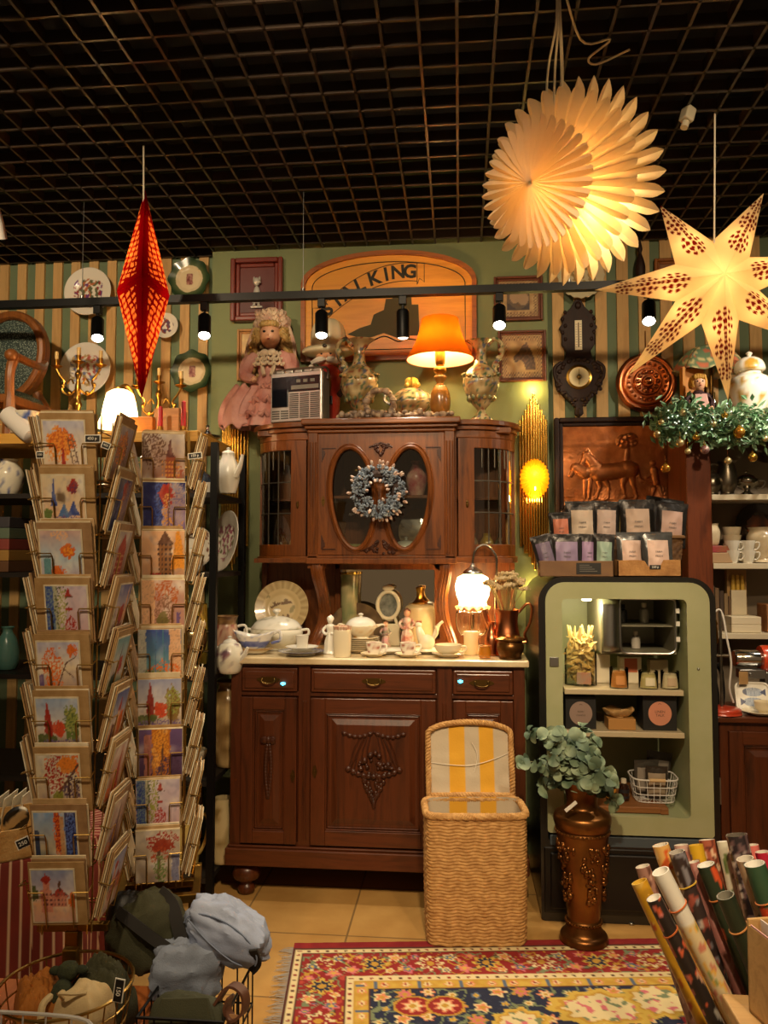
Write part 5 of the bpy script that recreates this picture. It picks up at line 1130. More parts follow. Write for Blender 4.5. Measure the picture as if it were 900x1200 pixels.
for q in range(2, 6):
    m = MB(); m.box((-.055, -.0015, 0), (.055, .0015, .115)); Mx = Matrix.Translation((-1.395, 2.42, .532)) @ rotz(R(38)) @ tr(-.12+.026*q, 0, 0) @ rotz(R(62)) @ rotx(R(8)); o = m.build('booklet', PAPER[4], None, Mx.to_translation(), Mx.to_euler()); tag(o, 'cream booklet standing behind the kraft tray, %s from the left' % ORD[q-2].replace('topmost', 'first'), 'booklet', 'booklets behind the kraft tray')
price_tag(27, 988, 1.92, .028, .020, '250', 'black price tag leaning on the kraft tray', R(-22), R(20))
# wire baskets
def wire_basket(T, rx, ry, h, mat, nv=26, rings=4, flare=.85, r=.0022, sq=2.0, base='basket'):
    def pt(a, z):
        f = flare+(1-flare)*z/h; c, s_ = cos(a), sin(a); k = (abs(c)**sq+abs(s_)**sq)**(-1/sq); return Vector((rx*f*c*k, ry*f*s_*k, z))
    for i in range(rings):
        z = h*i/(rings-1); m = MB(); m.tube([pt(2*PI*q/56, z+.002) for q in range(56)], r*(1.8 if i == rings-1 else 1), 6, 0, True); m.build('rim' if i == rings-1 else 'ring_wire', mat, T)
    m = MB()
    for q in range(nv): a = 2*PI*q/nv; m.tube([pt(a, h), pt(a, 0), pt(a, 0)*.02+Vector((0, 0, .002))], r*.8, 5)
    m.build('wire_body', mat, T)
bx, by = -.872, 1.715
T = thing('wire_basket', 'round gold wire basket of soft goods on the low table', 'basket', (bx, by, .332)); wire_basket(T, .142, .142, .118, WIREG, 24, 4, .86)
price = atD(140, 1159, 1.62)
def soft(name, mat, c, r, rot, seed, label=None, cat=None, sq=2.6, wr=.10, n=40, parent=None, loc=True):
    def fn(d):
        k = (abs(d.x)**sq+abs(d.y)**sq+abs(d.z)**sq)**(-1/sq); return k*(1+wr*noise.noise(d*2.2+Vector((seed, seed*2, 0)))+wr*.6*noise.noise(d*5+Vector((seed*3, 0, 1)))+wr*.25*abs(noise.noise(d*11+Vector((0, seed, 4)))))
    m = MB(); m.ball((0, 0, 0), r, n, n//2+6, fn=fn); o = m.build(name, mat, parent, c, rot)
    if label: tag(o, label, cat)
    return o
MUST = M('mustard_fabric', 'a8651c', .85, 0, '93551a', 12, bump=.3, bsc=300); OLIV = M('olive_fabric', '3e3d24', .85, 0, '35341f', 9, bump=.3, bsc=300)
CRM = M('cream_canvas', 'd3bb8a', .85, 0, 'c4aa78', 9, bump=.3, bsc=300); PLUSH = M('dark_green_plush', '23291a', .95, 0, '3a3e22', 40, bump=.8, bsc=120); BLUEF = M('pale_blue_grey_fabric', '98a2b8', .7, 0, '8791aa', 6, bump=.2, bsc=300)
def cloth_lump(name, mat, c, rx, ry, hgt, rz, seed, label, cat):
    m = MB(); 
    def g(u, v):
        x, y = (u-.5)*2, (v-.5)*2; q = max(0, 1-max(abs(x), abs(y))**3)
        return (x*rx, y*ry, hgt*(q**.5)*(1+.22*noise.noise(Vector((x*1.8+seed, y*1.8, seed)))+.16*abs(noise.noise(Vector((x*5, y*5, seed))))))
    m.grid(g, 40, 40); return tag(m.build(name, mat, None, c, (0, 0, rz), solid=.004), label, cat)
cloth_lump('folded_fabric', MUST, (bx-.065, by+.005, .337), .050, .085, .115, R(30), 1, 'mustard folded fabric at the left of the gold wire basket', 'fabric')
cloth_lump('folded_fabric', OLIV, (bx+.055, by+.060, .337), .070, .040, .125, R(-10), 2, 'olive folded fabric at the back of the gold wire basket', 'fabric')
T = thing('tote_bag', 'cream folded tote bag at the right of the gold wire basket', 'bag', (bx+.055, by-.025, .337), R(-12))
m = MB(); 
def tote(u, v): x, y = (u-.5)*2, (v-.5)*2; return (x*.052, y*.042, .122*(max(0, 1-max(abs(x), abs(y))**6)**.5)*(1+.08*n3(x*2, y*2, 5)+.04*y))
m.grid(tote, 40, 40); m.build('canvas', CRM, T, solid=.004); m = MB(); m.tube(smoothpts([(-.03, -.03, .11), (-.02, -.055, .135), (.0, -.04, .13), (.02, -.02, .125)], 5), .004, 6); m.build('strap', CRM, T)
T = thing('plush_toy', 'small dark green plush toy with cream legs lying in the gold basket', 'toy', (bx-.008, by-.005, .40))
m = MB(); m.ball((0, 0, .03), (.022, .032, .032), 16, 10, fn=lambda d: 1+.12*noise.noise(d*9)); m.ball((.0, .03, .065), (.024, .022, .022), 14, 9, fn=lambda d: 1+.12*noise.noise(d*9)); m.ball((-.03, .03, .065), (.015, .010, .010), 10, 6); m.ball((.03, .035, .068), (.015, .010, .010), 10, 6); m.build('plush_body', PLUSH, T)
m = MB(); m.tube(smoothpts([(-.01, -.025, .04), (-.015, -.05, .035), (-.01, -.066, .015)], 4), .008, 8); m.tube(smoothpts([(.012, -.02, .045), (.02, -.03, .045), (.022, -.042, .04)], 4), .008, 8); m.build('legs', CRM, T)
price_tag(139, 1161, 1.655, .018, .045, '150', 'upright black price tag on the front of the gold wire basket', R(8))
T = thing('wire_basket', 'white wire basket at the front edge of the low table', 'basket', (-.882, 1.415, .332)); WHITEW = M('white_wire', 'd8d4cc', .4); wire_basket(T, .185, .105, .165, WHITEW, 26, 3, .92, .0022, 5)
for q, (x, y, mt_, lb) in enumerate(((-.785, 1.42, CRM, 'cream'), (-.88, 1.42, M('charcoal_felt', '2a2624', .9), 'charcoal'), (-.975, 1.42, MUST, 'mustard'))):
    soft('cloth_roll', mt_, (x, y, .432), (.040, .058, .092), (0, 0, .2*q), 7+q, '%s cloth lying in the white wire basket' % lb, 'fabric', sq=3, wr=.12, n=32)
# black crate with bags
T = thing('wire_crate', 'black wire crate of bags on the floor beside the low table', 'crate', (-.622, 1.868, 0))
m = MB(); BW = .0028
cx, cy, ch = .098, .125, .372
for z in (.004, .09, .18, .275, ch): m.tube([(-cx, -cy, z), (cx, -cy, z), (cx, cy, z), (-cx, cy, z)], BW*(1.4 if z == ch else 1), 6, 0, True)
m.build('ring_wires', BLACK, T); m = MB()
for q in range(6):
    x = -cx+2*cx*q/5; m.tube([(x, -cy, ch), (x, -cy, .004), (x, cy, .004), (x, cy, ch)], BW*.8, 5)
for q in range(1, 6):
    y = -cy+2*cy*q/6; m.tube([(-cx, y, ch), (-cx, y, .004), (cx, y, .004), (cx, y, ch)], BW*.8, 5)
m.build('wire_body', BLACK, T)
def strap(mb, pts, w=.016, t=.0025, tw=None, fixed=None):
    P = smoothpts(pts, 6); rings = []
    for i, p in enumerate(P):
        d = (P[min(i+1, len(P)-1)]-P[max(i-1, 0)]).normalized(); s_ = Vector(fixed) if fixed else d.cross(Vector(tw or (0, -1, .3))); s_.normalize(); n_ = s_.cross(d)
        rings.append([p-s_*w+n_*t, p+s_*w+n_*t, p+s_*w-n_*t, p-s_*w-n_*t])
    mb.loft(rings, 0, True)
DKST = M('dark_webbing', '1f1c18', .8)
c0 = atD(267, 1090, 1.955)
T = thing('sling_bag', 'pale blue grey rounded bag lying over the black crate', 'bag', c0, rot=(R(12), R(24), R(-6)))
soft('body', BLUEF, (0, 0, 0), (.108, .062, .066), None, 3, sq=2.7, wr=.17, n=48, parent=T)
m = MB(); m.tube([(.102*cos(t)+.002, .0-.066*sin(t)*0-.045, .066*sin(t)*.9) for t in [PI*i/20-.1 for i in range(22)]], .0022, 5); m.tube(smoothpts([(-.09, -.055, .02), (-.02, -.066, .004), (.05, -.06, -.015), (.09, -.035, -.03)], 5), .0018, 5); m.build('piping', M('bag_seam', '6f7a90', .7), T)
m = MB(); strap(m, [(.085, -.05, .035), (.105, -.035, -.005), (.098, -.03, -.04)], .010); m.build('dark_strap', DKST, T)
soft('bag', M('grey_blue_canvas', '7f8899', .8, 0, '707989', 8, bump=.3, bsc=300), atD(218, 1140, 1.93), (.078, .055, .080), (0, .1, .3), 11, 'grey blue cloth bag standing upright in the black crate', 'bag', n=44, sq=4, wr=.22)
T = thing('backpack', 'dark olive backpack slumped behind the black crate', 'bag', atD(176, 1092, 1.99), rot=(0, R(-18), R(8)))
soft('body', OLIV, (0, 0, 0), (.088, .06, .088), None, 21, sq=3.2, wr=.2, n=44, parent=T)
m = MB(); strap(m, [(-.05, -.03, .085), (-.01, -.066, .06), (.03, -.075, .01), (.085, -.085, -.055)], .013); strap(m, [(.055, -.01, .09), (.085, -.04, .06), (.09, -.06, .0), (.09, -.06, -.06)], .016); m.build('straps', DKST, T)
T = thing('backpack', 'black leather bag behind the olive backpack under the racks', 'bag', atD(148, 1086, 2.02), rot=(0, 0, R(10))); soft('body', M('black_leather', '15130f', .5), (0, 0, 0), (.05, .05, .085), None, 31, sq=3, wr=.08, n=30, parent=T)
T = thing('shoulder_bag', 'dark green folded shoulder bag at the front of the black crate', 'bag', (-.622, 1.775, .30), rot=(R(-10), 0, R(-4)))
DG = M('dark_green_canvas', '454630', .8, 0, '3a3b28', 8, bump=.25, bsc=300)
soft('body', DG, (0, 0, 0), (.088, .026, .105), None, 41, sq=3.5, wr=.07, n=44, parent=T)
m = MB(); m.prism([(-.085, .02), (.07, .02), (.085, .05), (.06, .112), (-.05, .10)], -.034, -.027); m.build('flap', DG, T, bev=.003)
m = MB(); strap(m, [(.07, .0, .09), (.10, -.005, .13), (.135, -.01, .12), (.14, -.012, .085), (.115, -.012, .065), (.098, -.01, .085), (.105, -.01, .11)], .013, .003, None, (.25, 1, .1)); m.build('handle_loop', M('brown_leather', '5a3724', .5), T)
m = MB()
for q in range(5): m.tube(smoothpts([(.105+.004*q, -.012, .075), (.10+.006*q, -.02, .02), (.095+.007*q, -.03, -.06), (.09+.008*q, -.03, -.1)], 4), .003, 5)
m.build('braided_tassel', M('tan_leather', '9a7048', .6), T)
# ================================================================ BLACK SHELVING BEHIND THE RACKS
SXR, SXL, SY0, SY1 = -1.0, -2.35, 3.13, 3.55
T = thing('shelving_unit', 'black metal shelving unit full of china behind the postcard racks', 'shelves', ((SXR+SXL)/2, SY0, 0)); hw = (SXR-SXL)/2
for a in (-1, 1):
    for y in (0, SY1-SY0): m = MB(); m.box((a*hw-.014, y-.014, 0), (a*hw+.014, y+.014, 1.86)); m.build('post', BLACK, T)
LEV = [.11, .49, .905, 1.325, 1.655]
for z in LEV:
    m = MB(); m.box((-hw, -.01, z-.02), (hw, SY1-SY0+.01, z)); m.build('shelf', wood('black_shelf', '1b1714', '2a2420', .5, 'x'), T)
m = MB(); m.box((-hw-.01, -.04, 1.861), (hw-.06, SY1-SY0+.02, 1.905)); m.build('top_board', wood('yellow_pine', 'c08a34', 'd3a048', .5, 'x'), T, bev=.003)
LT = 1.906
def spos(px, lev, Y): return (onY(px, 600, Y).x, Y, LEV[lev]+.001)
def vase(name, label, cat, loc, prof, col=None, fn=None, handle=None, spout=None, lid=False, sx=1, rz=0, rough=.22):
    T = thing(name, label, cat, (loc[0], loc[1], loc[2]+.0025), rz); m = MB(); m.lathe(sprof(prof, 4), 32, cap=False, sx=sx); o = m.build('body', col or PAINT(rough, 0, .5), T)
    if fn: paint(o, fn)
    cm = col or PORC
    if handle: m = MB(); handle_c(m, *handle); m.build('handle', cm, T)
    if spout: m = MB(); m.tube(smoothpts(spout, 5), [.014-.008*i/(5*(len(spout)-1)) for i in range(5*(len(spout)-1)+1)], 8); m.build('spout', cm, T)
    if lid:
        r, z = lid; m = MB(); m.lathe(sprof([(r, z), (r*.8, z+r*.3), (r*.3, z+r*.55), (.006, z+r*.6), (.010, z+r*.8), (.001, z+r*.95)], 3), 24); m.build('lid', cm, T)
    return T
flw = lambda c1, c2, s=40, g=(.90, .87, .78): (lambda c: mix(g, mix(c1, c2, .5+n3(c.z*30, c.x*30)), 3*max(0, n3(c.x*s, c.y*s, c.z*s)-.15)))
vase('coffee_pot', 'tall white coffee pot on the upper black shelf beside the hutch', 'pot', spos(267, 4, 3.24), [(.001, 0), (.03, 0), (.035, .01), (.048, .06), (.045, .11), (.03, .15), (.026, .17)], PORC, None, (.04, .05, .14, .03, .005, PI), [(.045, 0, .07), (.07, 0, .11), (.085, 0, .16)], (.028, .17), rz=R(-30))
vase('kettle', 'dark blue kettle on the upper black shelf, seen right of the far rack', 'pot', spos(232, 4, 3.28), [(.001, 0), (.05, 0), (.056, .04), (.05, .08), (.03, .095)], M('blue_enamel', '39465a', .2, coat=.6), None, (.05, .02, .075, .03, .005, PI), [(.05, 0, .05), (.075, 0, .07), (.085, 0, .09)], (.03, .095))
m = cup_mb(.03, .045, foot=.7); tag(m.build('teacup', PORC, None, spos(243, 4, 3.2)), 'small white cup in front of the dark blue kettle', 'cup')
def lean_plate(px, py, rp, Y, label, fn, tilt, rz=0):
    o = wall_plate(px, py, rp, Y, label, fn, tilt, name='china_plate'); o.rotation_euler = (tilt, 0, rz); return o
p = lean_plate(268, 640, 36, 3.34, 'large white plate with rose sprig standing on the middle black shelf', floral([(.62, .3, .4), (.5, .5, .35), (.7, .45, .5)], .12), R(80), R(-48)); p.location.z = LEV[3]+.131
p = lean_plate(230, 620, 26, 3.40, 'smaller floral plate standing on the middle black shelf', floral([(.5, .3, .25), (.6, .45, .35)], .22, ctr=False), R(80), R(-10)); p.location.z = LEV[3]+.10
vase('jar', 'pale blue speckled jar on the middle black shelf', 'jar', spos(226, 3, 3.22), [(.001, 0), (.035, 0), (.042, .03), (.04, .085), (.034, .10)], None, flw((.5, .6, .62), (.75, .8, .8), 70))
vase('jug', 'brown jug painted with a rose medallion on the lower middle shelf', 'jug', spos(267, 2, 3.36), [(.001, 0), (.05, 0), (.055, .04), (.05, .16), (.042, .20), (.052, .225)], None, lambda c: mix((.80, .66, .55), (.55, .25, .22), 2*max(0, n3(c.x*50, c.y*50, c.z*50))) if abs(c.z-.13) < .06 else mix((.42, .28, .16), (.62, .48, .3), .5+1.5*n3(c.x*40, c.y*40, c.z*40)), (.05, .05, .18, .035, .006, 0))
vase('teapot', 'white teapot with dark leaves in front of the rose jug', 'pot', spos(271, 2, 3.22), [(.001, 0), (.04, 0), (.055, .03), (.06, .07), (.045, .115), (.03, .125)], None, flw((.3, .26, .3), (.5, .3, .35), 32), (.05, .04, .10, .03, .005, PI), [(.05, 0, .05), (.075, 0, .08), (.09, 0, .11)], (.03, .125), rz=R(-20))
vase('samovar', 'ornate silver gilt urn on the lower middle shelf, right of the far rack', 'urn', spos(228, 2, 3.30), [(.001, 0), (.05, 0), (.04, .02), (.02, .04), (.05, .08), (.062, .13), (.055, .17), (.03, .19), (.035, .215)], M('gilt_silver', 'c4b48a', .2, 1, '8a7448', 30), None, (.055, .08, .16, .03, .005, 0), None, (.034, .215))
vase('lit_panel_box', 'added yellow tin standing for a lit panel behind the silver gilt urn', 'tin', spos(231, 2, 3.47), [(.001, 0), (.05, 0), (.05, .26), (.045, .27), (.001, .27)], M('lit_panel_yellow', 'd8b040', .35))  # made-up box, its yellow standing in for a brightly lit panel
vase('floor_vase', 'large cream and brown jug on the low black shelf beside the sideboard', 'vase', spos(271, 1, 3.36), [(.001, 0), (.05, 0), (.06, .05), (.075, .18), (.07, .28), (.045, .335), (.055, .36)], None, lambda c: mix((.74, .62, .42), (.48, .36, .2), .5+1.4*n3(c.x*18, c.y*18, c.z*18)), (.065, .10, .30, .04, .008, 0))
vase('tureen', 'cream footed bowl on the low black shelf, right of the far rack', 'bowl', spos(226, 1, 3.25), [(.001, 0), (.04, 0), (.035, .02), (.06, .05), (.072, .085), (.065, .09)], None, flw((.55, .4, .3), (.7, .6, .4), 40))
vase('jug', 'pale yellow jug on the bottom black shelf, right of the far rack', 'jug', spos(222, 0, 3.22), [(.001, 0), (.05, 0), (.056, .03), (.06, .10), (.045, .18), (.036, .22), (.045, .25)], M('yellow_cream_glaze', 'cdb36a', .25, 0, 'bfa257', 10, coat=.5), None, (.045, .06, .21, .045, .007, 0))
vase('jug', 'cream jug with looped handle on the bottom black shelf beside the sideboard', 'jug', spos(265, 0, 3.30), [(.001, 0), (.05, 0), (.056, .04), (.058, .14), (.045, .22), (.04, .26)], None, flw((.5, .42, .25), (.66, .56, .36), 30, (.76, .68, .50)), (.05, .08, .22, .05, .007, 0))
vase('vase', 'blue and white vase on the shelf at the far left edge', 'vase', (onY(4, 545, 3.2).x, 3.24, LEV[4]+.001), [(.001, 0), (.04, 0), (.06, .05), (.062, .10), (.035, .14), (.04, .155)], None, flw((.2, .25, .5), (.3, .35, .6), 38))
for q in range(5):
    m = MB(); m.box((-.09, -.11, 0), (.09, .11, .046)); c_ = ['6d4a2e', 'a9803e', '8a3f36', '5f6f5c', '3c3a3f'][q]
    tag(m.build('book', M('book_cover_%s' % 'abcde'[q], c_, .6), None, (onY(2, 610, 3.25).x, 3.27, LEV[3]+.001+q*.047), bev=.003), 'old book lying flat at the far left edge, %s in its pile' % ['lowest', 'second up', 'middle one', 'second from the top', 'topmost'][q], 'book', 'books piled at the far left edge')
vase('vase', 'teal vase on the shelf at the far left edge', 'vase', (onY(3, 740, 3.2).x, 3.24, LEV[2]+.001), [(.001, 0), (.035, 0), (.05, .05), (.04, .12), (.02, .16), (.028, .18)], M('teal_glaze', '5f8f86', .25, coat=.5))
# ---- on the top board
def candelabrum(px, Y, label, sc=1.0, up=0):
    T = thing('candelabrum', label, 'candelabrum', (onY(px, 480, Y).x, Y, LT+up)); s = sc
    m = MB(); m.lathe(sprof([(.001, 0), (.06*s, 0), (.055*s, .012*s), (.02*s, .03*s), (.014*s, .06*s), (.022*s, .09*s), (.012*s, .12*s), (.016*s, .18*s), (.010*s, .22*s), (.018*s, .25*s), (.008*s, .27*s), (.010*s, .30*s)], 3), 20); m.build('stem', BRASS, T)
    m = MB()
    for a in (0, PI): 
        f = cos(a); m.tube(smoothpts([(f*.01*s, 0, .17*s), (f*.05*s, 0, .14*s), (f*.085*s, 0, .17*s), (f*.075*s, 0, .21*s), (f*.10*s, 0, .245*s), (f*.12*s, 0, .28*s)], 5), .006*s, 7)
        m.ball((f*.05*s, 0, .15*s), (.014*s, .010*s, .012*s), 8, 6); m.ball((f*.086*s, 0, .19*s), (.012*s, .009*s, .014*s), 8, 6); m.tube(smoothpts([(f*.06*s, 0, .20*s), (f*.04*s, 0, .225*s), (f*.025*s, 0, .20*s)], 4), .005*s, 6)
    m.build('arms', BRASS, T); m = MB()
    for x, z in ((-.12, .28), (.12, .28), (0, .30)):
        m = MB(); m.lathe(sprof([(.006*s, 0), (.028*s, .012*s), (.030*s, .016*s), (.010*s, .018*s), (.013*s, .05*s), (.001, .05*s)], 3), 16, (x*s, 0, z*s)); cu_ = m.build('candle_cup', BRASS, T)
        m = MB(); m.lathe([(.001, 0), (.010*s, 0), (.010*s, .04*s), (.001, .042*s)], 12, (x*s, 0, (z+.05)*s)); m.build('candle_stub', M('ivory_wax', 'd9b878', .5), cu_)
candelabrum(91, 3.30, 'brass candelabrum before the large floral wall plate', .85, .081)
candelabrum(186, 3.38, 'brass candelabrum half hidden behind the red star', .85)
m = MB(); m.lathe(sprof([(.001, 0), (.06, 0), (.055, .012), (.02, .03), (.018, .055), (.085, .07), (.090, .08), (.001, .078)], 3), 40); o = m.build('cake_stand', M('gilt_dish', 'd3b45a', .3, .8), None, (onY(91, 480, 3.30).x, 3.30, LT)); tag(o, 'gilt footed stand under the candelabrum on the top board', 'stand')
T = thing('desk_lamp', 'lit lamp with white bell shade on the top board above the near rack', 'lamp', (onY(143, 490, 3.22).x, 3.22, LT))
m = MB(); m.lathe(sprof([(.001, 0), (.045, 0), (.04, .015), (.012, .025), (.010, .08)], 3), 20, (.03, .06, 0)); m.tube(smoothpts([(.03, .06, .05), (.03, .06, .17), (.01, .03, .225), (-.01, .0, .215)], 5), .006, 8); m.lathe(sprof([(.004, .22), (.02, .212), (.03, .195), (.001, .195)], 3), 18, (-.01, 0, 0)); m.build('stand', BRASS, T)
m = MB(); 
def bell(u, v):
    a = 2*PI*u; P = [(.030, .20), (.055, .185), (.066, .14), (.074, .09), (.092, .045), (.098, .035)]; t = v*4.999; i = int(t); f = t-i; return (-.01+(P[i][0]+(P[i+1][0]-P[i][0])*f)*cos(a), (P[i][0]+(P[i+1][0]-P[i][0])*f)*sin(a), P[i][1]+(P[i+1][1]-P[i][1])*f)
m.grid(bell, 40, 20); m.build('shade', translucent('white_bell_glass', 'fff3da', .6), T)
m = MB(); m.ball((-.01, 0, .12), .026, 12, 8); m.build('bulb', emit('bell_bulb', 'fff0cc', 22), T)
for q in range(3): lampl('bell_light', (-.01+.04*cos(q*2.1), .04*sin(q*2.1), .10), 3.2, (1, .78, .48), .02, T)
m = MB(); m.box((-.055, -.05, 0), (.055, .05, .115)); tag(m.build('wooden_box', wood('box_wood', '9c6a3a', 'b88450', .5, 'x'), None, (onY(200, 490, 3.25).x, 3.25, LT), bev=.003), 'plain wooden box on the top board behind a red candle', 'box')
m = MB(); m.box((-.05, -.05, 0), (.05, .05, .075)); tag(m.build('wooden_box', wood('orange_box', 'b06a20', 'c88030', .5, 'x'), None, (onY(170, 490, 3.26).x+.02, 3.22, LT), bev=.003), 'small orange wooden box beside the white bell lamp', 'box')
for px, lab, zt in ((188, 'shorter red taper candle on the top board, left of two', .105), (215, 'taller red taper candle on the top board, right of two', .125)):
    T = thing('taper_candle', lab, 'candle', (onY(px, 490, 3.13).x, 3.13, LT)); m = MB(); m.lathe([(.001, .02), (.011, .02), (.009, zt), (.001, zt+.006)], 14); m.build('wax', M('red_wax', 'b8262a', .4), T); m = MB(); m.lathe([(.001, 0), (.02, 0), (.02, .004), (.013, .008), (.013, .024), (.001, .024)], 16); m.build('holder', BRASS, T)
T = thing('silver_tray', 'silver tray with small cruet at the right end of the top board', 'tray', (onY(232, 490, 3.3).x, 3.34, LT)); m = MB(); m.lathe([(.001, 0), (.07, 0), (.085, .012), (.087, .014), (.07, .006), (.001, .006)], 36); m.build('tray', SILVER, T); m = MB(); m.lathe(sprof([(.001, .006), (.016, .006), (.02, .02), (.008, .04), (.006, .055), (.010, .06), (.001, .065)], 3), 16, (.03, 0, 0)); m.build('cruet', SILVER, T)
# armchair up on the board at the far left
CHW = wood('carved_chair_wood', '5d3417', '8c5527', .4, 'z')
m_, nt, b = newmat('teal_scale_fabric'); v = coord(nt, (30, 30, 30)); vo = nt.nodes.new('ShaderNodeTexVoronoi'); nt.links.new(v, vo.inputs['Vector']); nt.links.new(ramp(nt, vo.outputs[0], [(.2, '8f9b8c'), (.45, '2f423c'), (.8, '22322e')]), b.inputs['Base Color']); b.inputs['Roughness'].default_value = .7; TEALF = m_
cx = onY(14, 372, 3.50).x
T = thing('armchair', 'balloon back wooden armchair with teal patterned fabric up on the shelving', 'chair', (cx, 3.30, LT))
def ov(k, n=44): return [(.17*k*cos(t)*(1+.10*sin(t)), .44+.215*k*sin(t)+.0) for t in [2*PI*i/n for i in range(n)]]
m = MB(); m.prism(ov(1.0), .20, .245, 0, (ov(.80),)); m.tube([(x, .197, z) for x, z in ov(.90)], .020, 8, 0, True); m.build('back_frame', CHW, T, bev=.006)
m = MB(); m.grid(lambda u, w_: ((.145*w_)*cos(2*PI*u)*(1+.10*sin(2*PI*u)), .212-.03*(1-w_*w_), .44+.182*w_*sin(2*PI*u)), 40, 8); m.build('back_upholstery', TEALF, T)
m = MB(); m.box((-.22, -.16, .14), (.22, .24, .18)); m.build('seat_rail', CHW, T, bev=.01)
m = MB(); m.ball((0, .03, .185), (.21, .19, .05), 24, 10, fn=lambda d: (abs(d.x)**4+abs(d.y)**4+abs(d.z)**2)**(-.25)); m.build('seat_cushion', TEALF, T)
for a in (-1, 1):
    m = MB(); m.tube(smoothpts([(a*.20, -.14, .0), (a*.205, -.14, .15), (a*.21, -.15, .27), (a*.215, -.13, .34)], 5), [.024]*6+[.02]*6+[.022]*4, 8); m.ball((a*.215, -.15, .345), (.028, .032, .028), 10, 8); m.build('front_leg', CHW, T)
    m = MB(); m.tube(smoothpts([(a*.215, -.14, .35), (a*.22, .0, .345), (a*.20, .12, .36), (a*.16, .215, .40)], 5), .018, 8); m.build('armrest', CHW, T)
    m = MB(); m.tube([(a*.18, .22, 0), (a*.17, .23, .18), (a*.12, .225, .26)], .020, 8); m.build('rear_leg', CHW, T)
c_ = onY(20, 470, 3.06); T = thing('bolster', 'white bolster cushion slanting against the chair arm on the board', 'cushion', (onY(22, 468, 3.13).x, 3.10, LT), rot=(0, R(38), R(-12)))
m = MB(); m.loft([[(x, .040*cos(2*PI*q/24)*k, .045+.040*sin(2*PI*q/24)*k+.0) for q in range(24)] for x, k in ((-.09, .05), (-.088, .7), (-.08, .92), (-.05, 1), (.05, 1), (.08, .92), (.088, .7), (.09, .05))]); m.build('cover', M('white_velvet', 'dcd6cc', .8), T)
vase('figurine', 'small blue and white porcelain shell dish at the left board edge', 'dish', (onY(32, 500, 3.11).x, 3.115, LT), [(.001, 0), (.02, 0), (.03, .03), (.052, .085), (.047, .09)], None, flw((.2, .3, .6), (.3, .4, .7), 40))
vase('bowl', 'rose coloured porcelain bowl beside the blue shell dish', 'bowl', (onY(18, 500, 3.11).x, 3.115, LT), [(.001, 0), (.02, 0), (.032, .02), (.038, .04), (.034, .042)], None, flw((.75, .35, .35), (.8, .5, .45), 50))
# ================================================================ FRIDGE
FX, FY, FZB = .640, 3.13, 0
FB = M('fridge_black', '15130f', .3, 0, coat=.4); FG = M('fridge_green_enamel', 'aaab84', .3, 0, 'a0a278', 6, coat=.5); FGI = M('fridge_green_lining', 'a0a67e', .45)
FR = thing('vintage_fridge', 'vintage black and green fridge without door, used as a lit display case', 'fridge', (FX, FY, 0))
def rrect(x0, x1, z0, z1, rt, rb):
    return arc(x1-rt, z1-rt, rt, 0, 90, 8)+arc(x0+rt, z1-rt, rt, 90, 180, 8)+arc(x0+rb, z0+rb, rb, 180, 270, 5)+arc(x1-rb, z0+rb, rb, 270, 360, 5)
outer = rrect(-.335, .335, .0, 1.312, .10, .02); hole = rrect(-.309, .309, .335, 1.292, .075, .012)
m = MB(); m.prism(outer, .0, .60, 0, (rrect(-.306, .306, .30, 1.289, .075, .012),)); m.prism(rrect(-.334, .334, .001, 1.311, .10, .02), .585, .602); m.build('cabinet', FB, FR)
inner = rrect(-.246, .224, .405, 1.228, .02, .015)
m = MB(); m.prism(hole, -.012, .03, 0, (inner,)); m.build('green_surround', FG, FR, bev=.006)
m = MB(); n_ = len(inner); m.loft([[(x, .0, z) for x, z in inner], [(x*.96, .42, .405+(z-.405)*.985+.004) for x, z in inner]], 0, False, False); m.add([(x*.96, .42, .405+(z-.405)*.985+.004) for x, z in inner], [tuple(range(n_))]); m.build('lining', FGI, FR)
m = MB(); m.box((-.30, -.004, .285), (.30, .02, .325)); m.build('sill_trim', M('slate_blue_trim', '4a555c', .4), FR, bev=.004)
m = MB(); m.box((-.325, -.003, .03), (.325, .01, .28)); m.box((-.30, -.012, .05), (.30, .0, .26)); m.build('lower_panel', M('fridge_dark_panel', '0f0c0a', .35), FR, bev=.008)
for x, z in ((-.278, .985), ): m = MB(); m.box((x-.017, -.018, z-.018), (x+.017, -.010, z+.018)); m.lathe([(.010, 0), (.010, .008), (.001, .009)], 14, (0, 0, 0)); m.build('latch_plate', STEEL, FR, bev=.002)
m = MB(); m.ball((.262, -.014, .965), .005, 8, 6); m.build('screw', STEEL, FR)
m = MB(); m.box((.338, .02, .45), (.346, .06, .55)); m.build('hinge', STEEL, FR)
SHW = M('glazed_shelf_edge', 'b9a988', .3)
SHZ = [.877, .716]
for z in SHZ: m = MB(); m.box((-.235, .022, z-.018), (.213, .40, z)); m.box((-.236, .014, z-.020), (.214, .024, z+.001)); m.build('shelf', SHW, FR, bev=.002)
m = MB(); m.box((-.15, .02, .408), (.15, .36, .432)); m.box((.12, .015, .4065), (.15, .36, .43)); m.build('wooden_base_board', wood('tray_wood', '6e4422', '8a5a30', .5, 'x'), FR, bev=.003)
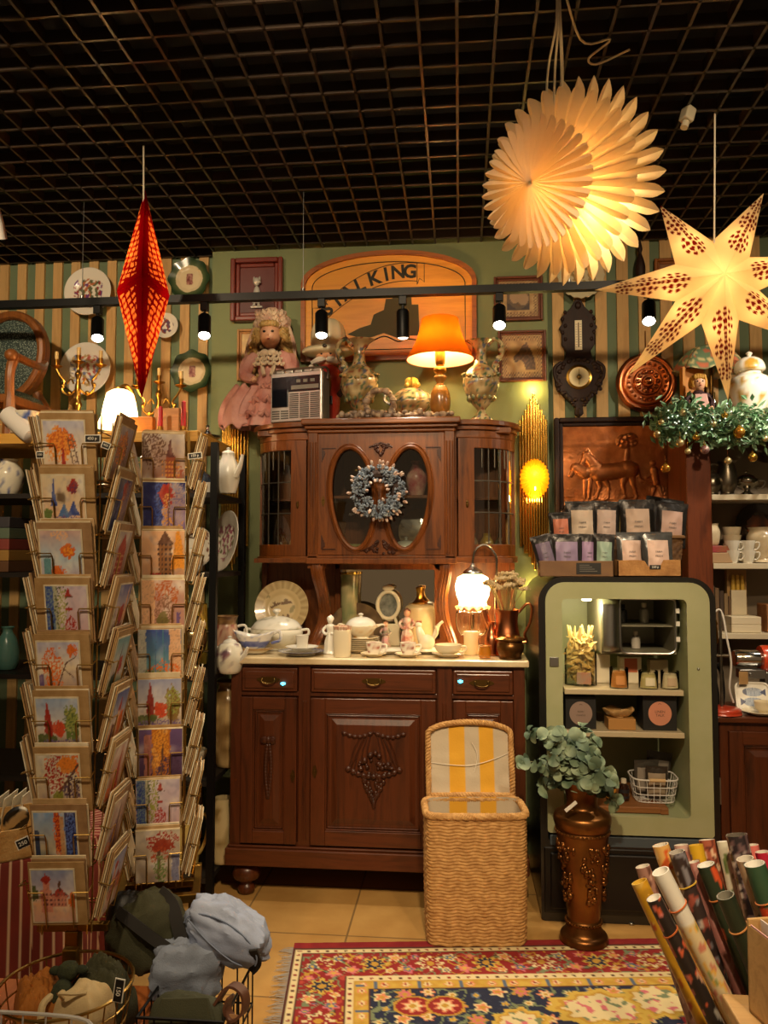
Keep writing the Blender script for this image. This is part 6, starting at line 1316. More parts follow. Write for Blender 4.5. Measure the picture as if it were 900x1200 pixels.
# ice box
m = MB(); m.box((-.085, .06, 1.015), (-.075, .40, 1.222)); m.box((.195, .06, 1.015), (.202, .40, 1.222)); m.box((-.085, .06, 1.010), (.202, .40, 1.016)); m.box((-.08, .385, 1.015), (.20, .395, 1.222)); m.box((-.08, .08, 1.115), (.195, .38, 1.119)); ib = m.build('ice_box', M('dull_aluminium', '8d8872', .45, .4), FR)
m = MB(); m.tube([(x, .055, z) for x, z in rrect(-.012, .20, 1.012, 1.226, .018, .03)], .005, 8, 0, True); m.build('rim', STEEL, ib)
m = MB(); m.grid(lambda u, v: (-.085+.07*u, .055-.016*sin(u*PI), 1.225-.205*v+.0*u), 10, 8); m.build('door_flap', STEEL, ib, solid=.004)
m = MB(); [m.cb((.205, .05, z), (.014, .014, .018)) for z in (1.07, 1.13, 1.18)]; m.build('hinge_clips', M('white_clip', 'd8d4c8', .4), ib)
m = MB(); m.lathe([(.001, 0), (.02, 0), (.018, -.008), (.001, -.010)], 16); m.build('lamp_dome', emit('fridge_bulb', 'ffe3b0', 12), FR, (-.14, .06, 1.226))
lampl('fridge_light', (-.14, .07, 1.19), 2.6, (1, .80, .50), .02, FR)
def fpos(x, y, z): return (FX+x, FY+y, z)
def fx(px): return onY(px, 800, FY+.1).x-FX
S1, S2, S3 = SHZ[0]+.0015, SHZ[1]+.0015, .4335
# glass jar with dried petals
T = thing('glass_jar', 'tall glass jar overflowing with dried leaves on the top fridge shelf', 'jar', fpos(fx(682), .13, S1)); r_ = random.Random(2)
m = MB(); m.lathe(sprof([(.001, .001), (.058, .001), (.062, .01), (.062, .13), (.058, .145)], 3), 28, cap=False); m.build('glass', GLASS, T, solid=.002)
m = MB()
for q in range(330):
    a = r_.uniform(0, 2*PI); z = r_.uniform(.01, .20); rr = (.054 if z < .14 else max(.01, .060-.25*max(0, z-.16)))*r_.random()**.5; c = Vector((rr*cos(a), rr*sin(a), z)); d1 = Vector((r_.gauss(0, 1), r_.gauss(0, 1), r_.gauss(0, 1))).normalized(); d2 = d1.orthogonal().normalized(); l, w = r_.uniform(.012, .022), r_.uniform(.006, .011)
    if z > .13: d1 = (d1+Vector((0, 0, .8))).normalized()
    m.add([c-d1*l, c-d2*w, c+d1*l, c+d2*w+Vector((0, 0, .003))], [(0, 1, 2, 3)])
for q in range(14):
    a = r_.uniform(0, 2*PI); c = Vector((.03*cos(a), .03*sin(a), .15)); m.tube([c, c+Vector((.012*cos(a), .012*sin(a), .05)), c+Vector((.02*cos(a+.4), .02*sin(a), .085))], [.005, .007, .003], 6)
paint(m.build('dried_petals', PAINT(.8), T), lambda c: mix((.66, .50, .22), (.92, .84, .58), .4+n3(c.x*50, c.y*50, c.z*50)+max(0, (c.z-.12)*5)))
m = MB(); m.box((-.025, -.0655, .01), (.03, -.062, .055)); m.build('label', M('faded_label', '8a7a68', .6, 0, '9c6a50', 30), T)
def glass_candle(px, y, z, r, h, wax, label, col2=None):
    T = thing('jar_candle', label, 'candle', fpos(fx(px), y, z)); m = MB(); m.lathe([(.001, .001), (r, .001), (r, h)], 26, cap=False); m.build('glass', GLASS, T, solid=.002); m = MB(); m.lathe([(.001, .004), (r-.003, .004), (r-.003, h*.80), (.001, h*.80)], 26); m.build('wax', M('wax', wax, .5), T); m = MB(); m.tube([(0, 0, h*.8), (.001, 0, h*.93)], .001, 5); m.build('wick', BLACK, T)
    if col2: m = MB(); m.grid(lambda u, v: ((r+.0015)*cos(-PI/2-.5+u*1.0), (r+.0015)*sin(-PI/2-.5+u*1.0), h*(.2+.45*v)), 8, 2); m.build('label', M('candle_label', col2, .6), T)
glass_candle(723, .06, S1, .035, .078, 'c07a34', 'orange wax candle in a glass, left one on the top fridge shelf', 'c98a4c')
glass_candle(757, .06, S1, .036, .068, 'cdbf86', 'pale yellow candle in a glass, middle one on the top fridge shelf', 'd9cfae')
glass_candle(782, .06, S1, .034, .068, 'ddd0b0', 'cream candle in a glass, rightmost on the top fridge shelf', 'b8a080')
def carton(px, y, z, w, d, h, mat, label, rz=0, stickers=(), name='carton', cat='box'):
    T = thing(name, label, cat, fpos(fx(px), y, z), rz); m = MB(); m.box((-w/2, 0, 0), (w/2, d, h)); m.build('box', mat, T, bev=.0015)
    for s in stickers: s(T, w, h)
    return T
IV = M('ivory_card', 'd9cdb0', .6); 
carton(708, .17, S1, .075, .06, .115, IV, 'ivory candle carton behind the orange candle glass')
def osq(T, w, h): m = MB(); m.box((-w*.3, -.0012, h*.42), (w*.3, 0, h*.95)); m.build('label', M('terracotta_label', 'b8623c', .6), T)
carton(744, .17, S1, .085, .06, .105, IV, 'ivory carton with terracotta label behind the middle candle', 0, (osq,))
carton(778, .17, S1, .07, .06, .095, M('beige_card', 'b8a684', .6), 'beige carton behind the rightmost candle')
BOXB = M('matt_black_card', '14120f', .55)
def disc_label(col, lines):
    def f(T, w, h):
        m = MB(); m.prism([(.044*cos(t), h*.48+.046*sin(t)) for t in [2*PI*i/40 for i in range(40)]], -.0012, -.0001); l = m.build('round_label', M('label_'+col, col, .6), T)
        m = MB(); 
        for i, (tx, s_) in enumerate(lines): m.text(tx, s_, tr(0, -.0014, h*.53-.014*i), 0, .0002)
        m.tube([(-.006, -.0014, h*.74), (0, -.0014, h*.77), (.006, -.0014, h*.74)], .0008, 4); m.build('lettering', M('label_ink', '3a2a22', .6), l)
    return f
carton(678, .05, S2, .118, .10, .125, BOXB, 'black gift box with dusky round label at the left of the middle fridge shelf', 0, (disc_label('8d7568', (('BERRY', .009), ('CANDLE', .009))),))
carton(769, .05, S2, .128, .11, .135, BOXB, 'black gift box with salmon round label at the right of the middle fridge shelf', 0, (disc_label('c07f62', (('LINEN', .014), ('TALK', .014))),))
carton(725, .045, S2, .104, .09, .042, M('tan_card', 'a8783c', .6), 'tan flat carton between the two black gift boxes')
T = thing('glass_dish', 'amber glass leaf dish lying on the tan carton in the fridge', 'dish', fpos(fx(723), .085, S2+.0425)); m = MB(); m.grid(lambda u, v: ((.02+.036*v)*cos(2*PI*u)*(1.1), (.02+.036*v)*sin(2*PI*u)*.7, .002+.030*v*v+.006*v*sin(8*PI*u)), 48, 6); m.lathe([(.001, .0015), (.022, .0015), (.022, .003), (.001, .003)], 20); m.build('bowl', M('amber_dish_glass', '8a6a3c', .08, 0, 'b8905c', 30, coat=1), T, solid=.002)
def bottle(px, y, z, r, h, mat, cap, label, lab=None, name='bottle', base=None):
    T = thing(name, label, 'bottle', fpos(fx(px), y, z)); m = MB(); m.lathe(sprof([(.001, 0), (r, .001), (r, h*.60), (r*.8, h*.70), (r*.42, h*.76), (r*.42, h*.82)], 2), 22); m.build('body', mat, T); m = MB(); m.lathe([(.001, h*.80), (r*.55, h*.80), (r*.55, h), (.001, h)], 18); m.build('cap', cap, T)
    if lab: m = MB(); m.grid(lambda u, v: ((r+.001)*cos(-PI/2-1.2+u*2.4), (r+.001)*sin(-PI/2-1.2+u*2.4), h*(.12+.42*v)), 12, 2); m.build('label', lab, T)
AMB = M('amber_bottle_glass', '2a140a', .12, coat=1); WCAP = M('ivory_cap', 'cbbfa6', .5)
bottle(714, .10, S3, .020, .085, AMB, WCAP, 'amber bottle with orange label on the fridge floor, left of two', M('orange_label', 'c0822e', .6))
bottle(729, .10, S3, .020, .083, AMB, WCAP, 'dark bottle with black label on the fridge floor, right of two', M('black_label', '1d1a1c', .6))
bottle(737, .20, 1.1205, .018, .075, M('charcoal_bottle', '232326', .4), BLACK, 'dark bottle in the ice box, upper level left'); bottle(763, .20, 1.1205, .018, .08, M('grey_bottle', '8d887e', .4), WCAP, 'grey bottle in the ice box, upper level right'); bottle(751, .18, 1.0175, .017, .07, M('pale_bottle', 'a39c90', .4), WCAP, 'pale bottle in the ice box, lower level')
# white wire basket with packets
T = thing('wire_basket', 'white wire basket with wooden grip holding packets in the fridge', 'basket', fpos(fx(765), .13, S3)); wire_basket(T, .088, .075, .088, WHITEW, 22, 4, .82, .0018, 4)
m = MB(); m.tube([(-.03, -.076, .091), (.03, -.076, .091)], .007, 10); m.build('wooden_grip', M('pale_wood', 'c9a878', .5), T)
# ---------------------------------------------------------------- coffee bags
BAGM = M('dark_foil', '2a2727', .28, .55, '3c3936', 8, bump=.35, bsc=22, bd=.01)
def foil_bag(name, label, loc, w, h, t, rot, labcol, mat=BAGM, grp=None, lines=None, lx=.40, lz=(.12, .80)):
    T = thing(name, label, 'coffee bag', loc, 0, grp, rot); sd = loc[0]*37+loc[2]*11
    def side(s):
        def f(u, v):
            x = (u-.5)*w*(1-.05*sin(v*PI)); bul = (sin(min(1, u*1.0)*PI)**.6)*(max(0, 1-v**2.2))**.8*(1 if v > .02 else .6); return (x, s*(t/2*bul*(1+.2*n3(u*4+sd, v*4, sd)))+.002*n3(u*9, v*9, sd), h*v)
        return f
    m = MB(); m.grid(side(-1), 16, 18); m.grid(side(1), 16, 18); m.box((-w/2, -.0025, h*.90), (w/2, .0025, h*1.0)); m.build('pouch', mat, T)
    m = MB(); fn = side(-1)
    def lb(u, v): p = fn(.5+(u-.5)*lx*2, lz[0]+(lz[1]-lz[0])*v); return (p[0], p[1]-.0022, p[2])
    m.grid(lb, 12, 12); l = m.build('label', M('bag_label', labcol, .5, .1), T)
    m = MB(); 
    p = fn(.5, .47); 
    for q in range(2): m.text(('FARM', 'FRESH')[q] if lines is None else lines[q], w*.085, tr(0, p[1]-.005, h*(.52-.1*q)), 0, .0002)
    m.build('lettering', M('bag_ink', '4a4440', .6), l); return T
TOPZ = 1.313
def tpx(px, Y): return onY(px, 660, Y).x
foil_bag('packet', 'clear grey packet standing in the fridge wire basket', fpos(fx(758), .155, S3+.008), .10, .14, .03, (R(6), 0, R(8)), '8d8274', M('grey_foil', '4f4a42', .3, .4)); foil_bag('packet', 'brown labelled packet at the front of the fridge wire basket', fpos(fx(768), .115, S3+.008), .085, .125, .03, (R(5), 0, R(-4)), '9c8a72', M('brown_foil', '3b342c', .35, .3))
foil_bag('packet', 'dark packet lying across the back of the fridge wire basket', fpos(fx(772), .185, S3+.010), .10, .16, .02, (R(-4), R(8), 0), '6f665a', M('grey_foil_b', '454039', .3, .4))
# trays on the fridge
T = thing('cardboard_tray', 'brown cardboard tray with dark label on the left of the fridge top', 'tray', (tpx(674, 3.2), 3.17, TOPZ), R(-2)); TB = M('tray_brown', '6b4a2c', .6, 0, '7c5a36', 10)
w, d, h = .285, .13, .062; m = MB()
for a, b_ in (((-w/2, 0, 0), (w/2, d, .004)), ((-w/2, 0, 0), (w/2, .004, h)), ((-w/2, d-.004, 0), (w/2, d, h)), ((-w/2, 0, 0), (-w/2+.004, d, h)), ((w/2-.004, 0, 0), (w/2, d, h))): m.box(a, b_)
m.build('tray', TB, T, bev=.001); m = MB(); m.box((.0, -.003, .010), (.095, 0, .054)); pl = m.build('label', TAGM, T); m = MB(); [m.box((.012, -.0036, .020+.008*q), (.08-.01*q, -.003, .0225+.008*q)) for q in range(4)]; m.build('label_lines', M('grey_chalk', '6a645c', .6), pl)
T = thing('cardboard_tray', 'torn edged kraft carton with price tag on the right of the fridge top', 'tray', (tpx(759, 3.2), 3.17, TOPZ)); w, d, h = .245, .12, .066; m = MB(); KR = M('torn_kraft', 'b9874c', .75, 0, '9c6c38', 24, bump=.6, bsc=60)
m.box((-w/2, 0, 0), (w/2, d, .004)); m.box((-w/2, d-.004, 0), (w/2, d, h)); m.box((-w/2, 0, 0), (-w/2+.004, d, h)); m.box((w/2-.004, 0, 0), (w/2, d, h))
m.prism([(-w/2, 0), (w/2, 0), (w/2, h), (w*.22, h), (w*.17, h*.62), (-w*.02, h*.60), (-w*.08, h*.95), (-w*.2, h*1.0), (-w/2, h*.96)], 0, .004); m.build('tray', KR, T)
m = MB(); m.box((.0, -.003, .030), (.042, 0, .046)); pl = m.build('price_label', TAGM, T); m = MB(); m.text('250 p', .012, tr(.021, -.0034, .038), 0, .0002); m.build('lettering', CHALK, pl)
VIO, GRL, PKL, CRL = '7d6a86', '7f9482', 'c2a494', 'b7a28c'
for px, w, c_, lab, r0 in ((645, .085, '5a4a60', 'dark foil bag leaning at the left end of the brown tray', 14), (664, .125, VIO, 'foil bag with violet label in the brown tray', 0), (690, .085, '8a6f92', 'foil bag with narrow violet label in the brown tray', -3), (706, .085, GRL, 'foil bag with pale green label in the brown tray', -4)):
    foil_bag('coffee_bag', lab, (tpx(px, 3.23), 3.225+(.02 if px == 690 else 0), TOPZ+.006), w, .165, .05, (R(-6), R(-r0), 0), c_, grp='bags in the brown tray', lx=.36)
for px, w, lab, dy in ((741, .115, 'foil bag with pink label in the torn carton, left of two', .028), (770, .125, 'foil bag with pink label in the torn carton, right of two', 0)):
    foil_bag('coffee_bag', lab, (tpx(px, 3.23), 3.215+dy, TOPZ+.006), w, .172, .05, (R(-6), 0, R(2)), PKL, M('silver_grey_foil', '4e4f50', .25, .6, '6a6a68', 8, bump=.3, bsc=22), grp='bags in the torn carton', lx=.34)
T = thing('wicker_basket', 'low dark wicker basket behind the trays on the fridge top', 'basket', (tpx(728, 3.45), 3.46, TOPZ)); m = MB()
def wb(rx, ry, h, nu=90):
    def f(u, v): a = 2*PI*u; k = (abs(cos(a))**5+abs(sin(a))**5)**(-.2); q = 1+.06*v+.012*sin(v*PI*10)*(1 if int(u*nu) % 2 else -1); return (rx*q*cos(a)*k, ry*q*sin(a)*k, h*v)
    return f
m.grid(wb(.235, .09, .16), 180, 40); m.box((-.21, -.075, .002), (.21, .075, .112)); m.build('weave', M('dark_wicker', '6b4a28', .7, 0, '4a3018', 40), T); m = MB(); m.tube([(*wb(.237, .092, .16)(i/60, 1)[:2], .16) for i in range(60)], .008, 6, 0, True); m.build('rim', M('dark_wicker_rim', '7a5630', .7), T)
for px, w, c_, lab, h, dy, ro in ((657, .095, 'b5674a', 'small foil bag with orange label at the left of the rear basket', .15, -.05, -2), (683, .14, CRL, 'large foil bag with buff label in the rear basket, leftmost of the tall ones', .20, 0, 0), (710, .12, 'b29a8c', 'foil bag with pinkish label in the rear basket, second tall one', .20, 0, 3), (748, .15, 'b29680', 'foil bag with wide tan label in the rear basket, third tall one', .205, -.01, 0), (783, .13, 'b08f80', 'foil bag with rosy label in the rear basket, leaning at the right end', .19, -.035, 6)):
    foil_bag('coffee_bag', lab, (tpx(px, 3.44), 3.45+dy, TOPZ+.118), w, h, .05, (R(-4), R(ro), 0), c_, grp='bags in the rear basket', lx=.34)
foil_bag('coffee_bag', 'crumpled dark foil bag behind the rosy labelled one', (tpx(772, 3.5), 3.51, TOPZ+.12), .16, .215, .05, (R(-2), R(10), 0), '38332f', M('dark_foil_b', '1d1b1a', .35, .5), grp='bags in the rear basket')
# ================================================================ COPPER RELIEF PICTURE
T, w, h = frame('relief_picture', 'copper relief of a horse team and ploughman in a dark frame', 'picture', 651, 487, 795, 603, YW-.02, .042, .035, DKWOOD)
def cap(u, v, x0, y0, x1, y1, r0, r1=None):
    dx, dy = x1-x0, y1-y0; t = max(0, min(1, ((u-x0)*dx+(v-y0)*dy)/(dx*dx+dy*dy+1e-9))); r = r0+((r1 if r1 is not None else r0)-r0)*t; d = math.hypot(u-x0-t*dx, v-y0-t*dy); return max(0, 1-(d/r)**2)**.5*r if d < r else 0
HS = [(.34, .41, .58, .45, .105, .10), (.60, .46, .63, .45, .105), (.33, .42, .30, .44, .10), (.32, .47, .22, .64, .085, .048), (.225, .645, .165, .49, .046, .028), (.225, .67, .235, .73, .014, .006), (.30, .55, .24, .70, .02, .012),
 (.33, .36, .35, .24, .04, .022), (.35, .24, .31, .10, .02, .014), (.31, .10, .285, .08, .018), (.38, .36, .43, .24, .036, .02), (.43, .24, .42, .10, .018, .013), (.42, .10, .395, .08, .017),
 (.60, .42, .56, .26, .055, .026), (.56, .26, .585, .11, .022, .013), (.585, .11, .565, .085, .018), (.64, .42, .66, .27, .055, .026), (.66, .27, .695, .11, .022, .013), (.695, .11, .68, .085, .018), (.69, .50, .735, .30, .026, .012),
 (.26, .34, .24, .10, .026, .013), (.21, .32, .20, .10, .022, .012), (.20, .42, .12, .48, .085, .06), (.12, .50, .07, .38, .04, .024), (.70, .36, .86, .22, .014, .011), (.74, .30, .90, .30, .012), (.86, .22, .84, .13, .024, .016), (.90, .24, .93, .12, .022, .014), (.86, .44, .88, .28, .042, .034), (.845, .52, .85, .53, .03), (.87, .42, .79, .35, .016)]
def hf(u, v):
    h_ = max(cap(u*1.2, v, a*1.2, b_, c*1.2, d, *r) for a, b_, c, d, *r in HS)
    tr_ = cap(u*1.2, v, .58*1.2, .80, .64*1.2, .82, .09); h_ = max(h_, tr_*.45*(1+1.2*n3(u*34, v*34))); h_ = max(h_, .5*cap(u*1.2, v, .62*1.2, .78, .60*1.2, .55, .02, .03))
    h_ += .006*n3(u*14, v*7)+(.010 if v < .22 else .003)*abs(n3(u*60, v*22))+.02*max(0, n3(u*9, v*30, 4))*(v < .12)+.012*max(0, n3(u*22, v*22, 8))*(u < .2 and .55 < v < .7)+.006*max(0, sin((v-.74)*40))*(.70 < v < .86)*(1+n3(u*20, 3))
    return h_
iw, ih = w-.084, h-.084; m = MB(); m.grid(lambda u, v: (-iw/2+iw*u, -.012-.26*hf(u, v), .042+ih*v), 150, 110); m.build('copper_relief', M('relief_copper', 'c67c48', .40, .75, 'a8653a', 20), T)
# ================================================================ RIGHT SHELVES
RX, RY = .985, 3.52
T = thing('bookcase', 'tall reddish brown shelf unit with pale shelves at the right edge', 'shelves', (RX, RY, 0)); RBW = wood('red_brown_board', '4e2412', '72381c', .4, 'z')
m = MB(); m.box((0, 0, .0), (.105, .30, 1.97)); m.build('side_panel', RBW, T, bev=.004); m = MB(); m.box((.1, .28, 0), (1.3, .30, 1.97)); m.build('back_panel', M('taupe_back', '8a7a66', .8), T)
RZ = [1.66, 1.362, 1.062]
for z in RZ: m = MB(); m.box((.106, .0, z-.024), (1.3, .279, z)); m.build('shelf', M('ivory_shelf', 'c9bda2', .5), T, bev=.002)
m = MB(); m.box((-.005, -.01, 1.971), (1.3, .30, 1.995)); m.build('top_board', RBW, T, bev=.003)
T = thing('cabinet', 'dark red brown low cabinet in front of the bookcase', 'cabinet', (1.0, 3.2, 0)); m = MB(); m.box((0, 0, .0), (1.3, .31, .752)); m.build('body', MAHO, T, bev=.003); m = MB(); m.box((-.012, -.025, .753), (1.3, .31, .775)); m.build('top', MAHOX, T, bev=.004)
panel_door('door', T, .03, .45, .08, .72, 0)
def rp(px, i, Y=3.60): return (onY(px, 600, Y).x, Y, RZ[i]+.001)
DKS = M('dull_silver', '8d8474', .3, .9, '6a6254', 20)
vase('silver_pot', 'small dull silver lidded pot on the top bookcase shelf, leftmost', 'pot', rp(835, 0), [(.001, 0), (.03, 0), (.026, .01), (.045, .04), (.042, .07), (.03, .085)], DKS, None, (.04, .03, .075, .025, .005, 0), None, (.03, .085))
vase('silver_pot', 'taller dull silver pitcher on the top bookcase shelf, second from the left', 'jug', rp(853, 0), [(.001, 0), (.03, 0), (.028, .012), (.042, .05), (.040, .10), (.034, .135), (.042, .15)], DKS, None, (.04, .05, .135, .03, .005, PI))
vase('silver_pot', 'footed dull silver sugar bowl on the top bookcase shelf, rightmost', 'bowl', rp(876, 0), [(.001, 0), (.03, 0), (.012, .02), (.045, .045), (.050, .065), (.045, .07)], M('bright_silver', 'aaa396', .2, 1), None, (.048, .03, .062, .025, .004, 0), None, (.04, .07))
wall_plate(896, 520, 25, 3.76, 'round dark glazed plate behind the garland on the top bookcase shelf', lambda c, r: mix((.42, .36, .28), (.30, .28, .24), .5+n3(c.x*30, c.y*30)), R(82), name='display_plate')
CG = M('cream_china', 'd8c9ac', .25, 0, 'c8b694', 20, coat=.5)
m = MB(); m.box((-.055, -.07, 0), (.055, .07, .045)); tag(m.build('wooden_box', M('sand_box', 'a88a68', .6), None, rp(836, 1, 3.61), bev=.003), 'sand coloured box under a red box on the middle bookcase shelf', 'box')
m = MB(); m.box((-.055, -.065, 0), (.055, .065, .03)); x_, y_, z_ = rp(836, 1, 3.61); tag(m.build('gift_box', M('crimson_box', '9c3040', .5, 0, '8a5a30', 16), None, (x_, y_, z_+.0455), bev=.003), 'flat crimson box carrying a cream jug on the middle bookcase shelf', 'box')
vase('jug', 'cream jug standing on the crimson box', 'jug', (x_-.012, y_, z_+.0765), [(.001, 0), (.028, 0), (.036, .03), (.038, .06), (.030, .085), (.034, .095)], CG, None, (.034, .03, .085, .022, .004, PI/2+.6))
cx_ = rp(857, 1, 3.66)
for q in range(4):
    T = thing('teacup', 'cream teacup, %s of the tall stack on the middle bookcase shelf' % ['lowest', 'second up', 'third up', 'topmost'][q], 'cup', (cx_[0], cx_[1], cx_[2]+.036*q), R(20*q), 'teacups stacked in the bookcase'); m = cup_mb(.040, .052, foot=.62); m.build('bowl', CG, T); m = MB(); handle_c(m, .037, .012, .044, .02); m.build('handle', CG, T)
for q, px in enumerate((857, 875)):
    x_, y_, z_ = rp(px, 1, 3.56); 
    for j in range(2):
        T = thing('coffee_cup', 'white ribbed cup, %s of the %s front pair on the middle bookcase shelf' % (('lower', 'upper')[j], ('left', 'right')[q]), 'cup', (x_, y_, z_+.043*j), R(-20), 'ribbed cups in the bookcase'); m = MB(); m.lathe(sprof([(.001, .003), (.018, 0), (.020, .004), (.027, .03), (.032, .055), (.030, .054), (.02, .01), (.001, .008)], 3), 40, cap=False, fn=lambda a, z: 1+.02*cos(14*a)); m.build('bowl', PORC, T); m = MB(); handle_c(m, .029, .016, .046, .016, .003); m.build('handle', PORC, T)
x_, y_, z_ = rp(893, 1, 3.64); vase('jar', 'wide cream footed urn at the right of the middle bookcase shelf', 'urn', (x_, y_, z_), [(.001, 0), (.05, 0), (.035, .02), (.06, .06), (.068, .11), (.055, .14), (.065, .155)], CG)
wall_plate(888, 617, 27, 3.77, 'dark plate with a fruit picture standing behind the cream urn', lambda c, r: mix((.62, .30, .12), (.30, .16, .10), .5+n3(c.x*25, c.y*25)) if math.hypot(c.x, c.y) < r*.5 else (.16, .11, .09), R(84), name='display_plate')
x_, y_, z_ = rp(864, 2, 3.62)
for q in range(2): m = MB(); m.box((-.062, -.08, 0), (.062, .08, .034)); tag(m.build('gift_box', M('ivory_box', 'd5c8ab', .6), None, (x_, y_, z_+.0345*q), bev=.003), 'ivory flat box, %s of two on the lower bookcase shelf' % ('lower', 'upper')[q], 'box', 'ivory boxes in the bookcase')
T = thing('candle_pack', 'clear pack of yellow candles standing on the ivory boxes', 'pack', (x_, y_+.01, z_+.0695)); m = MB(); m.box((-.042, .02, 0), (.042, .05, .20)); m.build('card', M('tan_pack', 'a5814c', .6), T); m = MB(); [m.lathe([(.001, .0), (.009, .0), (.009, .17), (.001, .175)], 12, (-.02+.02*q, .008, .003)) for q in range(3)]; m.build('candles', M('yellow_candle', 'c8a240', .5), T); m = MB(); m.box((-.032, -.004, .0), (.032, .018, .11)); m.build('wrapper', IV, T)
for q in range(5): m = MB(); m.box((-.008, -.06, 0), (.008, .06, .20-.012*q)); tag(m.build('notebook', M('notebook_%s' % 'abcde'[q], ['5d4a38', '7a6248', '4a3a30', '8a7252', '6b5138'][q], .6), None, (onY(832, 700, 3.68).x+.019*q, 3.70, RZ[2]+.001)), 'thin brown notebook on the lower bookcase shelf, %s from the side panel' % ORD[q].replace('topmost', 'first'), 'notebook', 'notebooks in the bookcase')
x_, y_, z_ = rp(898, 2, 3.62); m = MB(); m.box((-.05, -.06, 0), (.05, .06, .12)); tag(m.build('wooden_box', wood('cinnamon_box', '8a5a34', 'a9744a', .5), None, (x_+.02, y_, z_), bev=.003), 'cinnamon coloured box at the right end of the lower bookcase shelf', 'box')
# things on the low cabinet
CT = .776
def cp(px, Y=3.27): return (onY(px, 820, Y).x, Y, CT)
x_, y_, z_ = cp(846, 3.24)
T = thing('pump_lamp', 'brass hand pump lamp on a rod with round red base', 'lamp', (x_, y_, z_)); m = MB(); m.lathe(sprof([(.001, 0), (.068, 0), (.07, .008), (.066, .022), (.03, .026), (.001, .028)], 3), 34); m.build('base', M('red_enamel', 'b03a20', .3, coat=.5), T)
m = MB(); m.tube([(0, 0, .02), (0, 0, .40)], .006, 8); m.tube([(-.02, 0, .225), (.03, 0, .225)], .006, 8); m.build('rod', DKS, T); m = MB(); m.lathe(sprof([(.001, .27), (.014, .272), (.017, .30), (.015, .33), (.012, .345), (.016, .35), (.008, .37), (.001, .372)], 3), 18, (-.025, 0, 0)); m.build('brass_cylinder', BRASS, T); m = MB(); m.tube(smoothpts([(-.025, 0, .365), (-.02, 0, .395), (.0, 0, .405), (.012, -.005, .37), (.02, -.01, .30), (.035, -.01, .20), (.03, 0, .10), (.05, .02, .04)], 5), .004, 7); m.build('white_cord', M('white_rubber', 'd5d0c6', .5), T)
for q in range(2): 
    m = MB(); m.tube(smoothpts([(0, 0, .0), (.01, 0, .06), (.004, 0, .14), (-.01, 0, .18)], 4), [.009, .008, .007, .006, .006, .006, .006, .007, .009, .010, .010, .009, .007], 8); tag(m.build('iron_tongs', BLACK, None, (x_+.022*q+.012, y_+.10+.01*q, z_+.002), (0, R(-6+5*q), 0)), 'black iron tool leaning behind the pump lamp, %s from the left' % ['first', 'second', 'third', 'fourth'][q], 'tool', 'iron tools behind the pump lamp')
x_, y_, z_ = onY(893, 765, 3.34).x, 3.36, CT
T = thing('coffee_grinder', 'chrome and orange red drum shaped grinder on the low cabinet', 'grinder', (x_, y_, z_)); m = MB(); m.M = tr(0, 0, .20) @ roty(PI/2); m.lathe([(.001, -.105), (.030, -.105), (.034, -.10), (.034, .0)], 28); m.lathe([(.036, -.002), (.052, -.002), (.055, .01), (.055, .10), (.001, .10)], 32, mi=1); m.M = I4; m.build('drum', [M('chrome', 'c8c4bc', .12, 1), M('orange_red_enamel', 'd0421c', .28, coat=.6)], T); m = MB(); m.cb((.03, 0, .075), (.05, .06, .15)); m.cb((.0, 0, .006), (.14, .10, .012)); m.cb((-.05, -.03, .145), (.10, .05, .035)); m.ball((-.06, -.058, .145), .006, 8, 6); m.build('stand', STEEL, T, bev=.004); m = MB(); m.box((-.105, -.058, .105), (-.07, -.056, .155)); m.build('paper_tag', KRAFT, T)
T = thing('fish_dish', 'white square dish painted with two blue fish leaning on the low cabinet', 'dish', cp(884, 3.285), rot=(R(-22), 0, R(-8)))
rr = rrect(-.062, .062, 0, .115, .022, .022); m = MB(); m.prism(rr, .0, .012, 0); m.tube([(x, 0, z) for x, z in rr], .005, 7, 0, True); m.build('dish', PORC, T)
m = MB(); iw_ = .11
m.grid(lambda u, v: (-.052+.104*u, -.0012, .012+.092*v), 70, 60)
def fish(c):
    for zc, sg in ((.078, 1), (.038, -1)):
        u = c.x/.048*sg; v = (c.z-zc)/.018
        body = u*u/.64+v*v < 1 if abs(u) < .82 else False; tail = .6 < u < 1.0 and abs(v) < (u-.55)*1.8
        if tail or (body and u < -.48): return (.12, .18, .36)
        if body: return (.20, .28, .48) if (int(c.x*420) % 2 == 0) ^ (int(c.z*420) % 2 == 0) else (.78, .82, .84)
    return (.88, .86, .80)
paint(m.build('fish_painting', PAINT(.25, 0, .4), T), fish)
x_, y_, z_ = onY(893, 825, 3.215).x, 3.235, CT
m = plate_mb(.068, .014, 36); tag(m.build('saucer', CREAM, None, (x_, y_, z_)), 'cream plate on the front of the low cabinet at the right edge', 'plate'); m = cup_mb(.035, .045, foot=.5); tag(m.build('teacup', CREAM, None, (x_+.012, y_, z_+.006)), 'cream cup standing on the plate at the right edge', 'cup')
